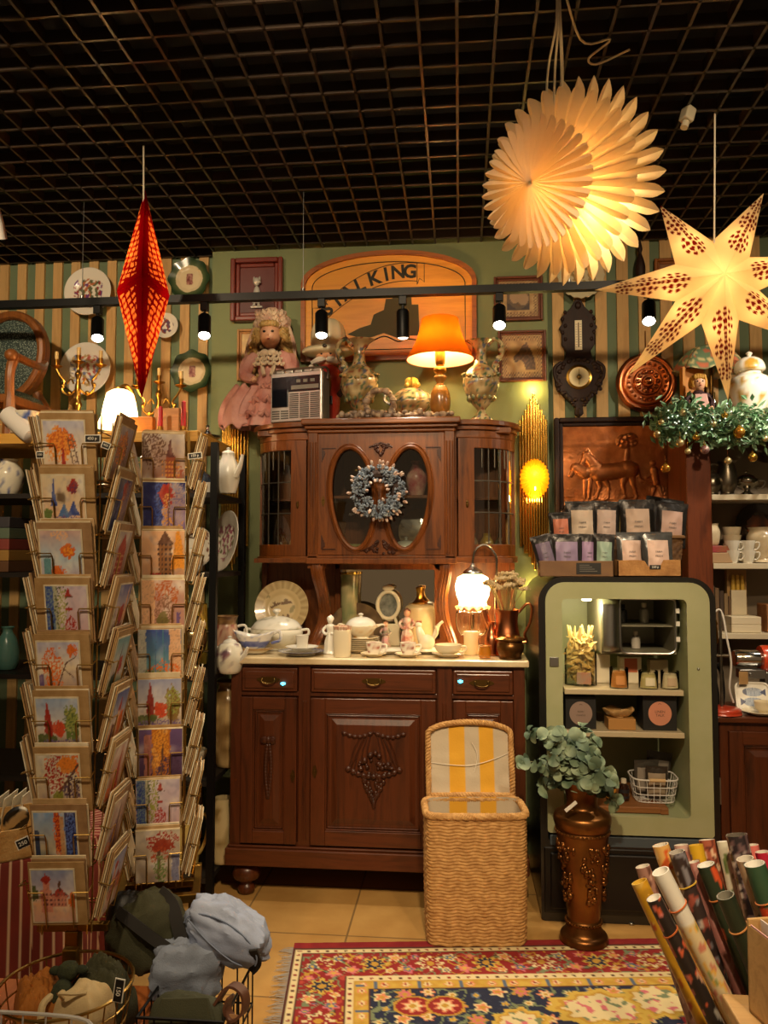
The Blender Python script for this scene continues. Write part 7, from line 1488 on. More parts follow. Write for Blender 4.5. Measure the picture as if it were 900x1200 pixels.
# ---- on top of the bookcase
BT = 1.996
T = thing('ginger_jar', 'large white lidded jar with ochre flowers beside the garland', 'jar', (onY(879, 460, 3.58).x, 3.58, BT)); m = MB(); m.lathe(sprof([(.001, 0), (.06, 0), (.075, .05), (.092, .13), (.085, .175), (.05, .20), (.048, .215)], 4), 36); fl_ = lambda c: mix((.92, .90, .84), (.72, .55, .22), 4*max(0, n3(c.x*26, c.y*26, c.z*26)-.16)); paint(m.build('body', PAINT(.18, 0, .6), T), fl_); m = MB(); m.lathe(sprof([(.056, .212), (.066, .222), (.056, .255), (.03, .275), (.008, .28), (.014, .295), (.001, .305)], 4), 32); paint(m.build('lid', PAINT(.18, 0, .6), T), fl_)
T = thing('tiffany_shade', 'scalloped stained glass lamp with yellow and rose flowers behind the cream star', 'lamp', (onY(834, 460, 3.74).x, 3.745, BT)); m = MB(); m.grid(lambda u, v: ((.04+.125*v**.8+.012*v*cos(16*PI*u))*cos(2*PI*u), (.035+.085*v**.8)*sin(2*PI*u), .375-.125*v**1.6+.008*v*cos(16*PI*u)), 96, 16); paint(m.build('glass_shade', PAINT(.15, 0, .5), T), lambda c: [(.82, .70, .36), (.78, .46, .34), (.45, .55, .42), (.86, .80, .58), (.5, .6, .7)][int((n3(c.x*32, c.y*32, c.z*32)+1)*2.6) % 5]); m = MB(); m.lathe(sprof([(.001, 0), (.05, 0), (.045, .012), (.012, .03), (.009, .36), (.001, .385)], 3), 20); m.build('base', OLDBRASS, T)
T = thing('doll', 'small blond doll in dark dress and pink apron beside the white jar', 'doll', (onY(818, 460, 3.58).x, 3.575, BT)); m = MB(); m.lathe(sprof([(.001, 0), (.060, 0), (.055, .03), (.035, .085), (.036, .11), (.018, .13)], 4), 28, fn=lambda a, z: 1+.06*cos(9*a)*(z < .06)); 
for s in (-1, 1): m.tube(smoothpts([(s*.03, 0, .115), (s*.055, -.01, .085), (s*.045, -.035, .05)], 4), .013, 8)
m.build('dress', M('maroon_dress', '33181a', .7), T); m = MB(); m.grid(lambda u, v: ((u-.5)*.06*(1.15-v*.3), -.062+.028*v, .01+.10*v), 12, 12); m.build('apron', M('pink_lace', 'c79a90', .7), T, solid=.003); m = MB(); m.ball((0, -.003, .165), (.031, .031, .038), 16, 11); m.ball((0, -.035, .16), .004, 6, 5)
m.build('head', FLESH, T)
for s in (-1, 1): m = MB(); m.ball((s*.044, -.038, .046), .010, 8, 6); m.build('hand', FLESH, T)
m = MB()
for q in range(26): a = R(-40+q*260/25); m.tube([(.031*cos(a), .028*sin(a)+.003, .19), (.036*cos(a), .033*sin(a)+.004, .165), (.033*cos(a), .030*sin(a)+.004, .145)], .006, 6)
m.ball((0, .002, .185), (.033, .032, .024), 14, 8)
for q in range(5): m.ball(((q-2)*.010, -.029, .188), (.007, .005, .012), 7, 5)
m.build('blond_hair', M('yellow_hair', 'b8862e', .6), T); m = MB()
for s in (-1, 1): m.ball((s*.011, -.032, .168), (.0045, .003, .0035), 7, 5)
m.build('eyes', M('doll_eye_dark', '2a1c16', .3), T); m = MB(); m.ball((0, -.033, .150), (.005, .003, .0025), 7, 5); m.build('mouth', M('doll_lip', '9c4238', .4), T)
m = MB(); m.lathe(sprof([(.001, 0), (.012, 0), (.012, .06), (.006, .09), (.006, .12), (.001, .12)], 2), 16); tag(m.build('bottle', glassm('green_bottle', 'a9b8a4', .2), None, (onY(836, 460, 3.56).x, 3.555, BT)), 'slim clear bottle standing between the small doll and the white jar', 'bottle')
m = MB(); m.box((-.006, 0, 0), (.006, .05, .26)); m.box((.006, .044, 0), (.10, .05, .26)); tag(m.build('wooden_stand', wood('honey_board', 'a9691e', 'c08030', .4), None, (onY(802, 460, 3.66).x, 3.66, BT)), 'honey coloured open wooden stand left of the small doll', 'stand')
# ---- garland with baubles
T = thing('fir_garland', 'green fir garland with fairy lights draped on the bookcase front edge', 'garland', (RX, RY-.06, BT)); r_ = random.Random(31); m = MB(); gp = [(-.12, .02, -.02), (-.03, 0, .01), (.1, 0, -.03), (.25, 0, -.02), (.42, 0, -.05), (.6, 0, -.03), (.9, 0, -.05)]; GPs = smoothpts(gp, 16); m.tube(GPs, .006, 6); m.build('stem', M('garland_stem', '2a3a20', .8), T); m = MB(); wr = MB()
for p in GPs:
    if p.x > .62: continue
    for q in range(22):
        b_ = p+Vector((r_.gauss(0, .022), -abs(r_.gauss(0, .028)), r_.gauss(-.025, .038))); d = Vector((r_.gauss(0, 1), r_.gauss(-.6, .6), r_.gauss(-.3, .9))).normalized(); s_ = d.orthogonal().normalized(); l = r_.uniform(.03, .058); wd = r_.uniform(.006, .012)
        s_ = (Matrix.Rotation(r_.uniform(0, 6.3), 3, d) @ s_); n_ = d.cross(s_)
        m.add([b_, b_+d*l*.5+s_*wd+n_*.002, b_+d*l, b_+d*l*.5-s_*wd+n_*.002], [(0, 1, 2, 3)], 0); m.add([b_, b_+d*l*.45+n_*wd, b_+d*l*.9, b_+d*l*.45-n_*wd], [(0, 1, 2, 3)], 0)
paint(m.build('needles', PAINT(.55), T), lambda c: mix((.30, .50, .32), (.82, .93, .82), .45+1.1*n3(c.x*60, c.y*60, c.z*60)))
for k in range(3):
    wr.tube(smoothpts([(-.12+.045*i, -.045+.02*n3(i, k), -.03+.035*sin(i*1.7+k*2)) for i in range(17)], 4), .0016, 5)
wr.build('fairy_wire', M('pale_wire', 'c9d2c4', .4), T); fb = MB()
for q in range(40): x = -.11+.72*r_.random(); fb.ball((x, -.062-.02*r_.random(), -.035+r_.gauss(0, .032)), .0032, 7, 5)
fb.build('fairy_bulbs', emit('fairy_bulb', 'eaf6e4', 1.3), T)
BAU = {'gold': M('gold_bauble', 'cfa045', .22, .9), 'pale': M('pale_gold_bauble', 'd6c28c', .3, .7), 'amber': M('amber_bauble', 'c98222', .25, .7, 'e0a040', 20), 'red': M('dark_red_bauble', '6e2430', .3, .4, 'c9b0a8', 50)}
for px, py, r, c_, lab in ((770, 509, .017, 'pale', 'pale gold bauble at the left tip of the garland'), (780, 549, .021, 'amber', 'amber bauble hanging free left of the bookcase panel'), (775, 495, .014, 'pale', 'tiny pale bauble above the left tip of the garland'), (797, 519, .018, 'pale', 'pale bauble low on the garland over the bookcase panel'), (816, 512, .018, 'gold', 'gold bauble in the middle of the garland above the red one'), (806, 529, .014, 'pale', 'small pale bauble hanging below the left half of the garland'), (800, 484, .016, 'pale', 'pale bauble high in the left half of the garland'), (826, 527, .020, 'red', 'dark red frosted bauble hanging at the edge of the bookcase panel'), (866, 507, .028, 'amber', 'largest amber bauble on the garland'), (849, 487, .016, 'gold', 'gold bauble high up between star tip and white jar'), (836, 497, .016, 'pale', 'pale green gold bauble left of the largest amber one'), (853, 540, .016, 'pale', 'small pale bauble hanging before the silver pitcher'), (882, 536, .021, 'gold', 'gold bauble hanging before the silver sugar bowl'), (897, 514, .014, 'pale', 'tiny pale bauble at the right edge of the photo')):
    p = onY(px, py, 3.395); T = thing('bauble', lab, 'bauble', p, 0, 'baubles on the garland'); m = MB(); m.ball((0, 0, 0), r*.92, 18, 12); m.build('ball', BAU[c_], T); m = MB(); m.lathe([(.001, r*.85), (r*.28, r*.85), (r*.28, r*1.15), (.001, r*1.16)], 12); m.tube([(0, 0, r*1.1), (0, .004, r*1.1+.03)], .0008, 4); m.build('cap', GOLD, T)
# ================================================================ FLOOR
# rug
RGW, RGD = 1.95, 1.30
T = thing('rug', 'red bordered oriental rug with navy field and cream medallions on the tiles', 'rug', (-.597, 2.851, .001), R(7))
RC = dict(red=(.56, .13, .12), cr=(.86, .78, .58), oc=(.74, .56, .20), nv=(.13, .15, .24), pe=(.85, .52, .36), gr=(.46, .50, .36), yl=(.80, .66, .28), br=(.32, .16, .12), bl=(.34, .40, .48), pk=(.80, .42, .44))
def flower(dx, dy, r, cols, n=6):
    q = math.hypot(dx, dy)/r
    if q > 1.05: return None
    a = math.atan2(dy, dx); pet = .78+.22*cos(n*a)
    if q > pet: return None
    if q < .28: return cols[0]
    if q < pet*.72: return cols[1]
    return cols[2]
def vine(x, y, s=1.0): return abs(noise.noise(Vector((x*13*s, y*13*s, 2.3)))) < .07
def rugcol(x, y):
    # x from the left edge, y from the back edge
    def band(d, along, w, kind):
        if kind == 'guard':
            k = int(along/.016) % 4; return [RC['cr'], RC['red'] if math.hypot((along % .016)-.008, d-w/2) < .006 else RC['cr'], RC['cr'], RC['br'] if math.hypot((along % .016)-.008, d-w/2) < .006 else RC['cr']][k]
        return None
    l = x; b_ = y-.04                         # red selvedge along the back
    if y < .04: return mix(RC['red'], (.50, .08, .11), .5+n3(x*30, y*30))
    d = min(l, b_); along = y if l < b_ else x
    if d < .008: return RC['br']
    if d < .034: return band(d-.008, along, .026, 'guard')
    if d < .040: return RC['br']
    if d < .185:
        c = RC['red'] if n3(x*25, y*25) > -.45 else (.70, .26, .20)
        dd = d-.1125; p = .19; i = math.floor(along/p); t = along-(i+.5)*p
        w = abs(dd-.040*sin(along/p*2*PI))
        if w < .010: c = RC['gr'] if w < .006 else RC['br']
        if vine(along, dd, 2.4): c = RC['gr'] if n3(x*9, y*9) > 0 else RC['oc']
        f = flower(t, dd, .050, [RC['oc'], RC['nv'] if i % 2 else RC['red'], RC['yl'] if i % 2 else RC['cr']], 8)
        if f: c = f
        for sx, sy, r_ in ((-.078, .035, .028), (.070, -.038, .026), (-.05, -.045, .018), (.05, .045, .018), (.092, .03, .014), (-.095, -.02, .014)):
            f = flower(t-sx, dd-sy, r_, [RC['yl'], RC['pe'] if i % 2 else RC['bl'], RC['cr'] if (sx > 0) else RC['pk']], 5)
            if f: c = f
        return c
    if d < .190: return RC['br']
    if d < .218: return band(d-.190, along+.008, .028, 'guard')
    if d < .222: return RC['oc']
    if d < .262:
        f = flower((along % .07)-.035, d-.242, .018, [RC['red'], RC['cr'], RC['pe']], 6); 
        return f or (RC['bl'] if (along % .14) < .012 else mix(RC['oc'], RC['yl'], .5+n3(x*40, y*40)))
    if d < .268: return RC['br']
    # field
    u, v = x-.268, y-.04-.268
    c = RC['nv'] if n3(x*60, y*60) > -.5 else (.18, .19, .26)
    mx, my = (x-1.02)/.42, (y-.95)/.52       # cream medallion with an ochre flame edge
    q = math.hypot(mx, my)*(1+.07*cos(18*math.atan2(my, mx)))
    q2 = math.hypot((x-1.02)/.62, (y-.98)/.60)*(1+.05*cos(26*math.atan2(y-.98, x-1.02)))
    corner = x > 1.22 and y < .62 and (x-1.22)*.9 > (y-.33)*-.2+.06*sin(x*30)
    for gx in range(-1, 2):
        for gy in range(-1, 2):
            i, j = math.floor(u/.074)+gx, math.floor(v/.066)+gy; k = (i*7+j*13+i*j) % 5
            f = flower(u-(i+.5)*.074-.014*sin(j*2.1), v-(j+.5)*.066-.012*cos(i*1.7), (.030, .022, .034, .018, .026)[k], [RC['oc'], (RC['pe'], RC['cr'], RC['pk'], RC['yl'], RC['cr'])[k], (RC['cr'], RC['gr'], RC['oc'], RC['bl'], RC['pe'])[k]], 5+k % 3)
            if f: c = f
    if c == RC['nv'] and vine(x, y, 1.6): c = RC['gr']
    for fx_, fy_, r_ in ((.40, .405, .062), (.50, .405, .062)):
        e = math.hypot((x-fx_)/r_, (y-fy_)/(r_*.9))
        if e < 1.0: c = RC['oc'] if e > .86 else (RC['red'] if e > .70 else (flower(x-fx_, y-fy_, r_*.66, [RC['oc'], RC['cr'], RC['pe']], 7) or RC['red']))
    for ex, ey, ax_, ay_ in ((.72, .50, .085, .075), (.98, .43, .16, .095), (1.17, .39, .10, .10)):
        dx, dy = (x-ex)/ax_, (y-ey)/ay_; e = math.hypot(dx, dy)*(1+.09*cos(11*math.atan2(dy, dx))+.05*cos(5*math.atan2(dx, dy)))
        if e < 1: c = RC['yl'] if e > .82 else (RC['oc'] if e > .72 else (RC['cr'] if not (n3(x*42, y*42, 4) > .18) else (RC['gr'] if n3(x*15, y*15) > 0 else RC['pk'])))
    if x > 1.20 and y > .40 and c == RC['nv']: c = RC['red']
    return c
m = MB(); m.grid(lambda u, v: (RGW*u, -RGD*v, .008+.0008*n3(u*60, v*40)), 330, 220); m.box((0, -RGD, .0), (RGW, 0, .0065)); rg = m.build('pile', PAINT(.95, 0, 0, .35, 220), T)
paint(rg, lambda c: rugcol(c.x, -c.y))
m = MB(); r_ = random.Random(77)
for q in range(190):
    y = -.03-RGD*.97*q/190; a = r_.gauss(0, .25); l = r_.uniform(.03, .055); m.tube([(0, y, .006), (-l*.5, y+l*.4*a, .006), (-l, y+l*a, .003)], [.0016, .0013, .0006], 4)
fo = m.build('fringe', M('fringe_wool', '9c948a', .95), T); fo['kind'] = 'stuff'
# wicker hamper
HZ0 = .011
T = thing('laundry_hamper', 'tall woven seagrass hamper with lid open, standing on the rug edge', 'hamper', (.048, 2.985, HZ0), R(5.5))
hw, hd, hh = .182, .105, .452
def per(u, k=6.0):
    a = 2*PI*u; c, s_ = cos(a), sin(a); q = (abs(c)**k+abs(s_)**k)**(-1/k); return c*q, s_*q
NC, NR = 66, 40
# even spacing along the outline
_pp = [per(i/720) for i in range(721)]; _L = [0]
for i in range(720): _L.append(_L[-1]+math.hypot((_pp[i+1][0]-_pp[i][0])*hw, (_pp[i+1][1]-_pp[i][1])*hd))
def per_even(u):
    t = u*_L[-1]; lo = 0; hi = 720
    while hi-lo > 1:
        md = (lo+hi)//2
        if _L[md] <= t: lo = md
        else: hi = md
    f = (t-_L[lo])/max(1e-9, _L[hi]-_L[lo]); return (_pp[lo][0]+(_pp[hi][0]-_pp[lo][0])*f, _pp[lo][1]+(_pp[hi][1]-_pp[lo][1])*f)
def weave(u, v):
    x, y = per_even(u); r = v*NR; row = int(r); b_ = abs(sin(r*PI))**.6; o = cos(PI*(u*NC+row)); d = .0042*b_*(.70+.30*o)+.001*n3(u*40, v*40)
    f = 1+.012*sin(v*PI)-.02*(1-v); nx, ny = (x*abs(x)**3, y*abs(y)**3); l = math.hypot(nx, ny) or 1
    return (x*hw*f+nx/l*d, y*hd*f+ny/l*d, hh*v+.002*sin(u*NC*PI*.5))
m = MB(); m.grid(weave, NC*4, NR*4); m.build('woven_body', WICK, T)
m = MB()
def braid(path, r, th, n_tw, closed=True):
    for ph in (0, 2*PI/3, 4*PI/3):
        m.tube([(p[0]+0, p[1]+r*cos(2*PI*n_tw*i/len(path)+ph), p[2]+r*sin(2*PI*n_tw*i/len(path)+ph)) if False else Vector(p)+Vector((0, 0, r*sin(2*PI*n_tw*i/len(path)+ph)))+(Vector((p[0]*.0, 0, 0)))+Vector((p[0], p[1], 0)).normalized()*r*cos(2*PI*n_tw*i/len(path)+ph) for i, p in enumerate(path)], th, 6, 0, closed)
braid([(per_even(i/300)[0]*hw, per_even(i/300)[1]*hd, hh) for i in range(300)], .007, .0075, 44)
m.build('braided_rim', WICK, T)
STRIPE = lambda c: (.84, .62, .16) if (-.082 < c.x < -.018 or .036 < c.x < .096) else (.74, .68, .58)
m = MB(); m.grid(lambda u, v: (per_even(u)[0]*(hw-.010), per_even(u)[1]*(hd-.010), .03+(hh-.02)*v), 160, 10); m.box((-hw+.03, -hd+.03, .028), (hw-.03, hd-.03, .034)); paint(m.build('striped_lining', PAINT(.85, 0, 0, .2, 120), T), STRIPE)
LD = bpy.data.objects.new('lid', None); COL.objects.link(LD); LD.parent = T; LD.location = (0, hd+.006, hh+.006); LD.rotation_euler = (R(-11), 0, 0)
lidp = lambda k: [(-.168+k, k), (.168-k, k), (.168-k, .235-k*.4)]+[((.168-k)*cos(t), .235-k*.4+(.048-k*.5)*sin(t)) for t in [PI*i/24 for i in range(1, 24)]]+[(-.168+k, .235-k*.4)]
m = MB(); m.prism(lidp(0), -.004, .022, 0, (lidp(.014),)); m.prism(lidp(.002), .014, .024)
lp = lidp(.006); pp = []
for i in range(len(lp)):
    a, b_ = Vector((lp[i][0], 0, lp[i][1])), Vector((lp[(i+1) % len(lp)][0], 0, lp[(i+1) % len(lp)][1])); k = max(1, int((b_-a).length/.004)); pp += [a+(b_-a)*j/k for j in range(k)]
for ph in (0, 2*PI/3, 4*PI/3):
    m.tube([p+Vector((0, -.004+.006*sin(2*PI*i/9+ph), 0))+Vector((p.x, 0, p.z-.13)).normalized()*.006*cos(2*PI*i/9+ph) for i, p in enumerate(pp)], .0065, 6, 0, True)
m.build('woven_frame', WICK, LD)
m = MB(); m.grid(lambda u, v: ((-.154+.308*u), .006-.004*n3(u*5, v*5), .012+(.222+.046*max(0, 1-((u-.5)*2.02)**2)**.5)*v), 60, 40); paint(m.build('striped_lining', PAINT(.85, 0, 0, .25, 120), LD), STRIPE)
m = MB(); m.tube(smoothpts([(-.15, .001, .125), (-.05, -.002, .115), (.02, -.002, .118), (.10, -.001, .14), (.15, .0, .16)], 5), .0012, 5); m.tube(smoothpts([(.01, -.002, .20), (.03, -.003, .15), (.015, -.003, .09)], 5), .0012, 5); m.build('elastic_cord', M('pale_cord', 'd8cfba', .7), LD)
# embossed copper vase
T = thing('floor_vase', 'tall embossed copper floor vase holding eucalyptus beside the fridge', 'vase', (.440, 2.975, HZ0)); VC = M('antique_copper', '8a5a2a', .32, .85, '5c3818', 7, bump=.15, bsc=60)
m = MB(); m.lathe(sprof([(.001, .0), (.080, 0), (.086, .008), (.082, .022), (.070, .032), (.062, .05), (.058, .065), (.062, .072), (.058, .080), (.060, .10), (.072, .20), (.085, .30), (.093, .365), (.096, .385), (.092, .395), (.098, .402), (.104, .425), (.100, .445), (.088, .455), (.070, .465), (.058, .475), (.056, .50), (.066, .545), (.072, .565), (.062, .56), (.05, .50)], 3), 48, cap=False); m.build('body', VC, T)
m = MB()
for z, n_, rr in ((.388, 44, .0955), (.068, 34, .0625)):
    for q in range(n_): a = 2*PI*q/n_; m.ball((rr*cos(a), rr*sin(a), z), .0055, 7, 5)
r_ = random.Random(4)
for q in range(5):
    a0 = -PI/2+.2+q*2*PI/5
    for j in range(46):
        z = .15+.20*r_.random(); a = a0+r_.gauss(0, .24)*(.5+(z-.15)*3); rr = .066+.10*(z-.14)+.003; m.ball((rr*cos(a), rr*sin(a), z), (r_.uniform(.006, .012),)*2+(r_.uniform(.006, .016),), 8, 5)
m.build('embossing', VC, T)
E_ = thing('eucalyptus_bunch', 'grey green round leaved eucalyptus bunch in the copper floor vase', 'plant', (.440, 2.975, HZ0+.50)); st = MB(); m = MB(); r_ = random.Random(15)
for q in range(30):
    a = r_.uniform(0, 2*PI); rr = r_.uniform(.04, .20); dx, dy, dz = rr*cos(a)-.055, rr*sin(a)*.72-.04, r_.uniform(.08, .27)-rr*.35
    if q % 6 == 0: dz -= .08
    P = smoothpts([(.02*cos(a), .02*sin(a), -.05), (.03*cos(a)+dx*.25, .03*sin(a)+dy*.25, .05+dz*.3), (dx*.7, dy*.7, .05+dz*.8), (dx, dy, .03+dz)], 4); st.tube(P, .0018, 5)
    for j in range(3, len(P)):
        for s in (-1, 1):
            p = P[j]; d = (P[j]-P[j-1]).normalized(); o = d.orthogonal().normalized(); o = Matrix.Rotation(r_.uniform(0, 6.28), 3, d) @ o; L_ = r_.uniform(.013, .026); c = p+o*L_*.9; n_ = (d*.8+Vector((r_.gauss(0, .4), -.5+r_.gauss(0, .4), .5+r_.gauss(0, .4)))).normalized()
            t1 = (o-n_*o.dot(n_)).normalized(); t2 = n_.cross(t1); ring = [c+t1*L_*cos(t)*(1.0)+t2*L_*.92*sin(t)-n_*.005*cos(2*t) for t in [2*PI*i/12 for i in range(12)]]
            m.add([c+n_*.004]+ring, [(0, 1+i, 1+(i+1) % 12) for i in range(12)], 0, True)
st.build('stems', M('eucalyptus_stem', '5c5a3e', .7), E_); lv = m.build('leaves', PAINT(.6), E_); lv['kind'] = 'stuff'; paint(lv, lambda c: mix((.25, .33, .25), (.56, .62, .49), .5+1.1*n3(c.x*22, c.y*22, c.z*22)))
m = MB(); m.box((-.006, -.001, 0), (.006, .001, .05)); tag(m.build('plant_tag', M('white_tag', 'ded8cc', .6), None, (.365, 2.86, .50), (0, R(50), 0)), 'small white tag hanging below the eucalyptus leaves at the vase neck', 'tag')
# ================================================================ PAPER ROLLS, BOTTOM RIGHT
bc = Vector((.66, 1.80, .011))
T = thing('wooden_bin', 'pale wooden bin holding the gift wrap rolls at the lower right', 'bin', (bc.x, bc.y, .011)); PW = wood('beech', 'b98f58', 'd0a76c', .5, 'x')
m = MB(); w_, d_, h_ = .215, .165, .27
for a, b_ in (((-w_, -d_, 0), (w_, d_, .01)), ((-w_, -d_, 0), (w_, -d_+.012, h_)), ((-w_, d_-.012, 0), (w_, d_, h_)), ((-w_, -d_, 0), (-w_+.012, d_, h_)), ((w_-.012, -d_, 0), (w_, d_, h_))): m.box(a, b_)
m.build('box', PW, T, bev=.002); m = MB(); m.prism([(-.07, .20), (.07, .20), (.06, .235), (-.06, .235)], -d_-.003, -d_); m.build('hand_slot', DKWOOD, T)
def pat(base, spots, s=26, th=.28, sd=0):
    def f(c):
        a = math.atan2(c.y, c.x)*.02; n = n3(a*s*2.6+sd, c.z*s*1.5, sd)
        if n > th: return spots[int((n3(a*s+3, c.z*s*.4, sd+5)+1)*3+sd) % len(spots)]
        return base
    return f
WR = []
def wrap(px, py, d, rpx, label, fn, bx, by, ends='e0d8c8', band=None, rough=.4, cr=.0, ln=None): WR.append([px, py, d, rpx, label, fn, bx, by, ends, band, rough])
def segdist(p1, q1, p2, q2):
    best = (9, 0, 0)
    for i in range(13):
        s_ = i/12; a_ = p1+(q1-p1)*s_; w_ = q2-p2; t = max(0, min(1, (a_-p2).dot(w_)/w_.dot(w_))); dd = (a_-p2-w_*t).length
        if dd < best[0]: best = (dd, s_, t)
    return best
def settle():
    # let the rolls push each other apart: feet slide on the bin floor, tops slide nearer or farther
    for it in range(260):
        B = [Vector((bc.x+w[6], bc.y+w[7], .034)) for w in WR]; Tp = [atD(w[0], w[1], w[2]) for w in WR]; ok = True
        for i in range(len(WR)):
            for j in range(i):
                need = (WR[i][3]*WR[i][2]+WR[j][3]*WR[j][2])/F*1.03+.002; dd, s_, t = segdist(B[i], Tp[i], B[j], Tp[j])
                if dd < need:
                    ok = False; pi = B[i].lerp(Tp[i], s_); pj = B[j].lerp(Tp[j], t); v = pi-pj; v.z = 0
                    if v.length < 1e-4: v = Vector((.01, .02*(1 if i % 2 else -1), 0))
                    v.normalize(); k = (need-dd)*.35
                    for w, sg, fr in ((WR[i], 1, s_), (WR[j], -1, t)):
                        w[6] += sg*v.x*k*(1.1-fr); w[7] += sg*v.y*k*(1.1-fr); w[2] += sg*v.y*k*fr
        for w in WR: w[6] = max(-.15, min(.165, w[6])); w[7] = max(-.112, min(.112, w[7])); w[2] = max(1.58, min(2.06, w[2]))
        if ok: break
    for w in WR: make_roll(*w)
def make_roll(px, py, d, rpx, label, fn, bx, by, ends, band, rough):
    top = atD(px, py, d); bot = Vector((bc.x+bx, bc.y+by, .034)); ax = top-bot; L_ = ax.length; r = rpx*d/F; q = ax.to_track_quat('Z', 'Y')
    T = thing('gift_wrap_roll', label, 'paper roll', bot, 0, 'gift wrap rolls in the bin', q.to_euler()); m = MB(); m.lathe([(r*.99, 0)]+[(r, L_*i/120) for i in range(121)]+[(r*.86, L_), (r*.84, L_-.004)]+[(r*.84, L_*.7)], 20, cap=False); o = m.build('paper', PAINT(rough, 0, .2), T); E1 = H(ends)
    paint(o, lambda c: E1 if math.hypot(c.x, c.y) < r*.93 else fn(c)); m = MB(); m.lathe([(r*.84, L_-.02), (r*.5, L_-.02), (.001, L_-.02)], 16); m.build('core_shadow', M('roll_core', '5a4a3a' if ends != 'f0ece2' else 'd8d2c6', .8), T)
    if band: m = MB(); m.tube([((r+.001)*cos(t), (r+.001)*sin(t), L_*.90+.004*sin(t)) for t in [2*PI*i/28 for i in range(28)]], .0018, 6, 0, True); m.build('rubber_band', M('band_'+band, band, .5), T)
    return T
BKF = [(.82, .38, .24), (.80, .62, .50), (.72, .70, .66), (.55, .24, .16), (.86, .50, .46)]
wrap(749, 1033, 1.74, 9.5, 'plain mustard yellow roll leaning furthest left', pat((.78, .58, .14), [(.70, .30, .14), (.82, .66, .30)], 20, .34, 1), .02, -.09, 'd9b040')
wrap(766, 1052, 1.62, 9.0, 'dark roll printed with dancing figures, white end, at the front', pat((.17, .14, .13), BKF, 24, .20, 2), .055, -.12, 'f0ece2', 'b8602c')
wrap(774, 1021, 1.66, 10.5, 'cream roll with meadow flowers near its white top', lambda c: (.90, .88, .82) if c.z > .66 else (pat((.86, .78, .60), [(.8, .5, .4), (.55, .6, .35), (.9, .7, .3)], 30, .12, 3)(c) if c.z > .5 else (.84, .74, .52)), .10, -.06, 'f0ece2', 'c86a34')
wrap(753, 1015, 1.86, 8.5, 'brownish pink roll half hidden behind the mustard one', pat((.62, .46, .40), [(.4, .26, .22), (.76, .62, .55)], 30, .1, 4), -.04, .06)
wrap(774, 990, 1.84, 9.5, 'peach roll with orange flowers, second row left', pat((.86, .66, .36), [(.82, .36, .14), (.92, .80, .55)], 24, .15, 5), .02, .02)
wrap(793, 998, 1.78, 9.5, 'dark floral roll behind the cream one', pat((.22, .17, .16), [(.72, .66, .60), (.6, .3, .24), (.5, .48, .5)], 26, .12, 6), .05, .0, 'b8b0a4', 'c9a234')
wrap(798, 990, 1.94, 8, 'pale pink roll standing behind the dark floral one', pat((.80, .64, .58), [(.66, .42, .38)], 26, .2, 7), -.01, .08)
wrap(815, 990, 1.92, 8.5, 'yellow roll with a blue cornflower at the top', pat((.84, .66, .14), [(.20, .24, .46), (.86, .36, .16)], 16, .26, 8), .01, .05, 'd9b040')
wrap(828, 984, 1.97, 9, 'terracotta patterned roll at the back of the bin', pat((.66, .36, .26), [(.88, .74, .60), (.4, .18, .14)], 34, .02, 9), .04, .10)
wrap(827, 1013, 1.78, 10.5, 'dark green roll with orange dot and white end', pat((.17, .22, .15), [(.84, .34, .18)], 9, .42, 10), .10, .01, 'f0ece2', 'c8783c')
wrap(812, 1010, 1.80, 7, 'dusty pink slim roll between the yellow and green rolls', pat((.68, .44, .40), [(.76, .54, .5)], 20, .2, 17), .085, -.03)
wrap(850, 1049, 1.64, 10.5, 'plain dark green hollow roll with tan band at the front', pat((.16, .20, .14), [(.18, .23, .16)], 9, .3, 11), .16, -.05, '8d8878', 'c8884a')
wrap(847, 986, 1.94, 7, 'white roll with green fir trees at the back', pat((.84, .82, .72), [(.30, .42, .22), (.46, .52, .3)], 22, .22, 12), .07, .08, 'f0ece2')
wrap(863, 978, 1.86, 12, 'glossy dark roll with snowy photo print standing tallest', pat((.20, .17, .18), [(.62, .56, .54), (.44, .34, .34), (.8, .76, .72)], 40, .06, 13), .10, .04, '6b6258', None, .15)
wrap(873, 1006, 1.72, 10, 'beige roll with bare branches beside the green ones', pat((.72, .62, .50), [(.34, .26, .2)], 30, .30, 14), .17, .0)
wrap(884, 1012, 1.66, 12, 'grey green roll with large orange flowers at the right edge', lambda c: pat((.22, .34, .24), [(.80, .28, .14), (.44, .52, .46)], 8, .10, 15)(c), .19, -.06, 'f0ece2', 'c87840')
wrap(881, 990, 1.90, 7.5, 'salmon pink roll at the back right', pat((.86, .46, .42), [(.9, .6, .5)], 20, .3, 16), .13, .10)
wrap(893, 998, 1.84, 8, 'crimson and pink roll at the right edge', pat((.74, .14, .24), [(.90, .62, .50), (.5, .1, .16)], 20, .15, 18), .17, .06)
settle()
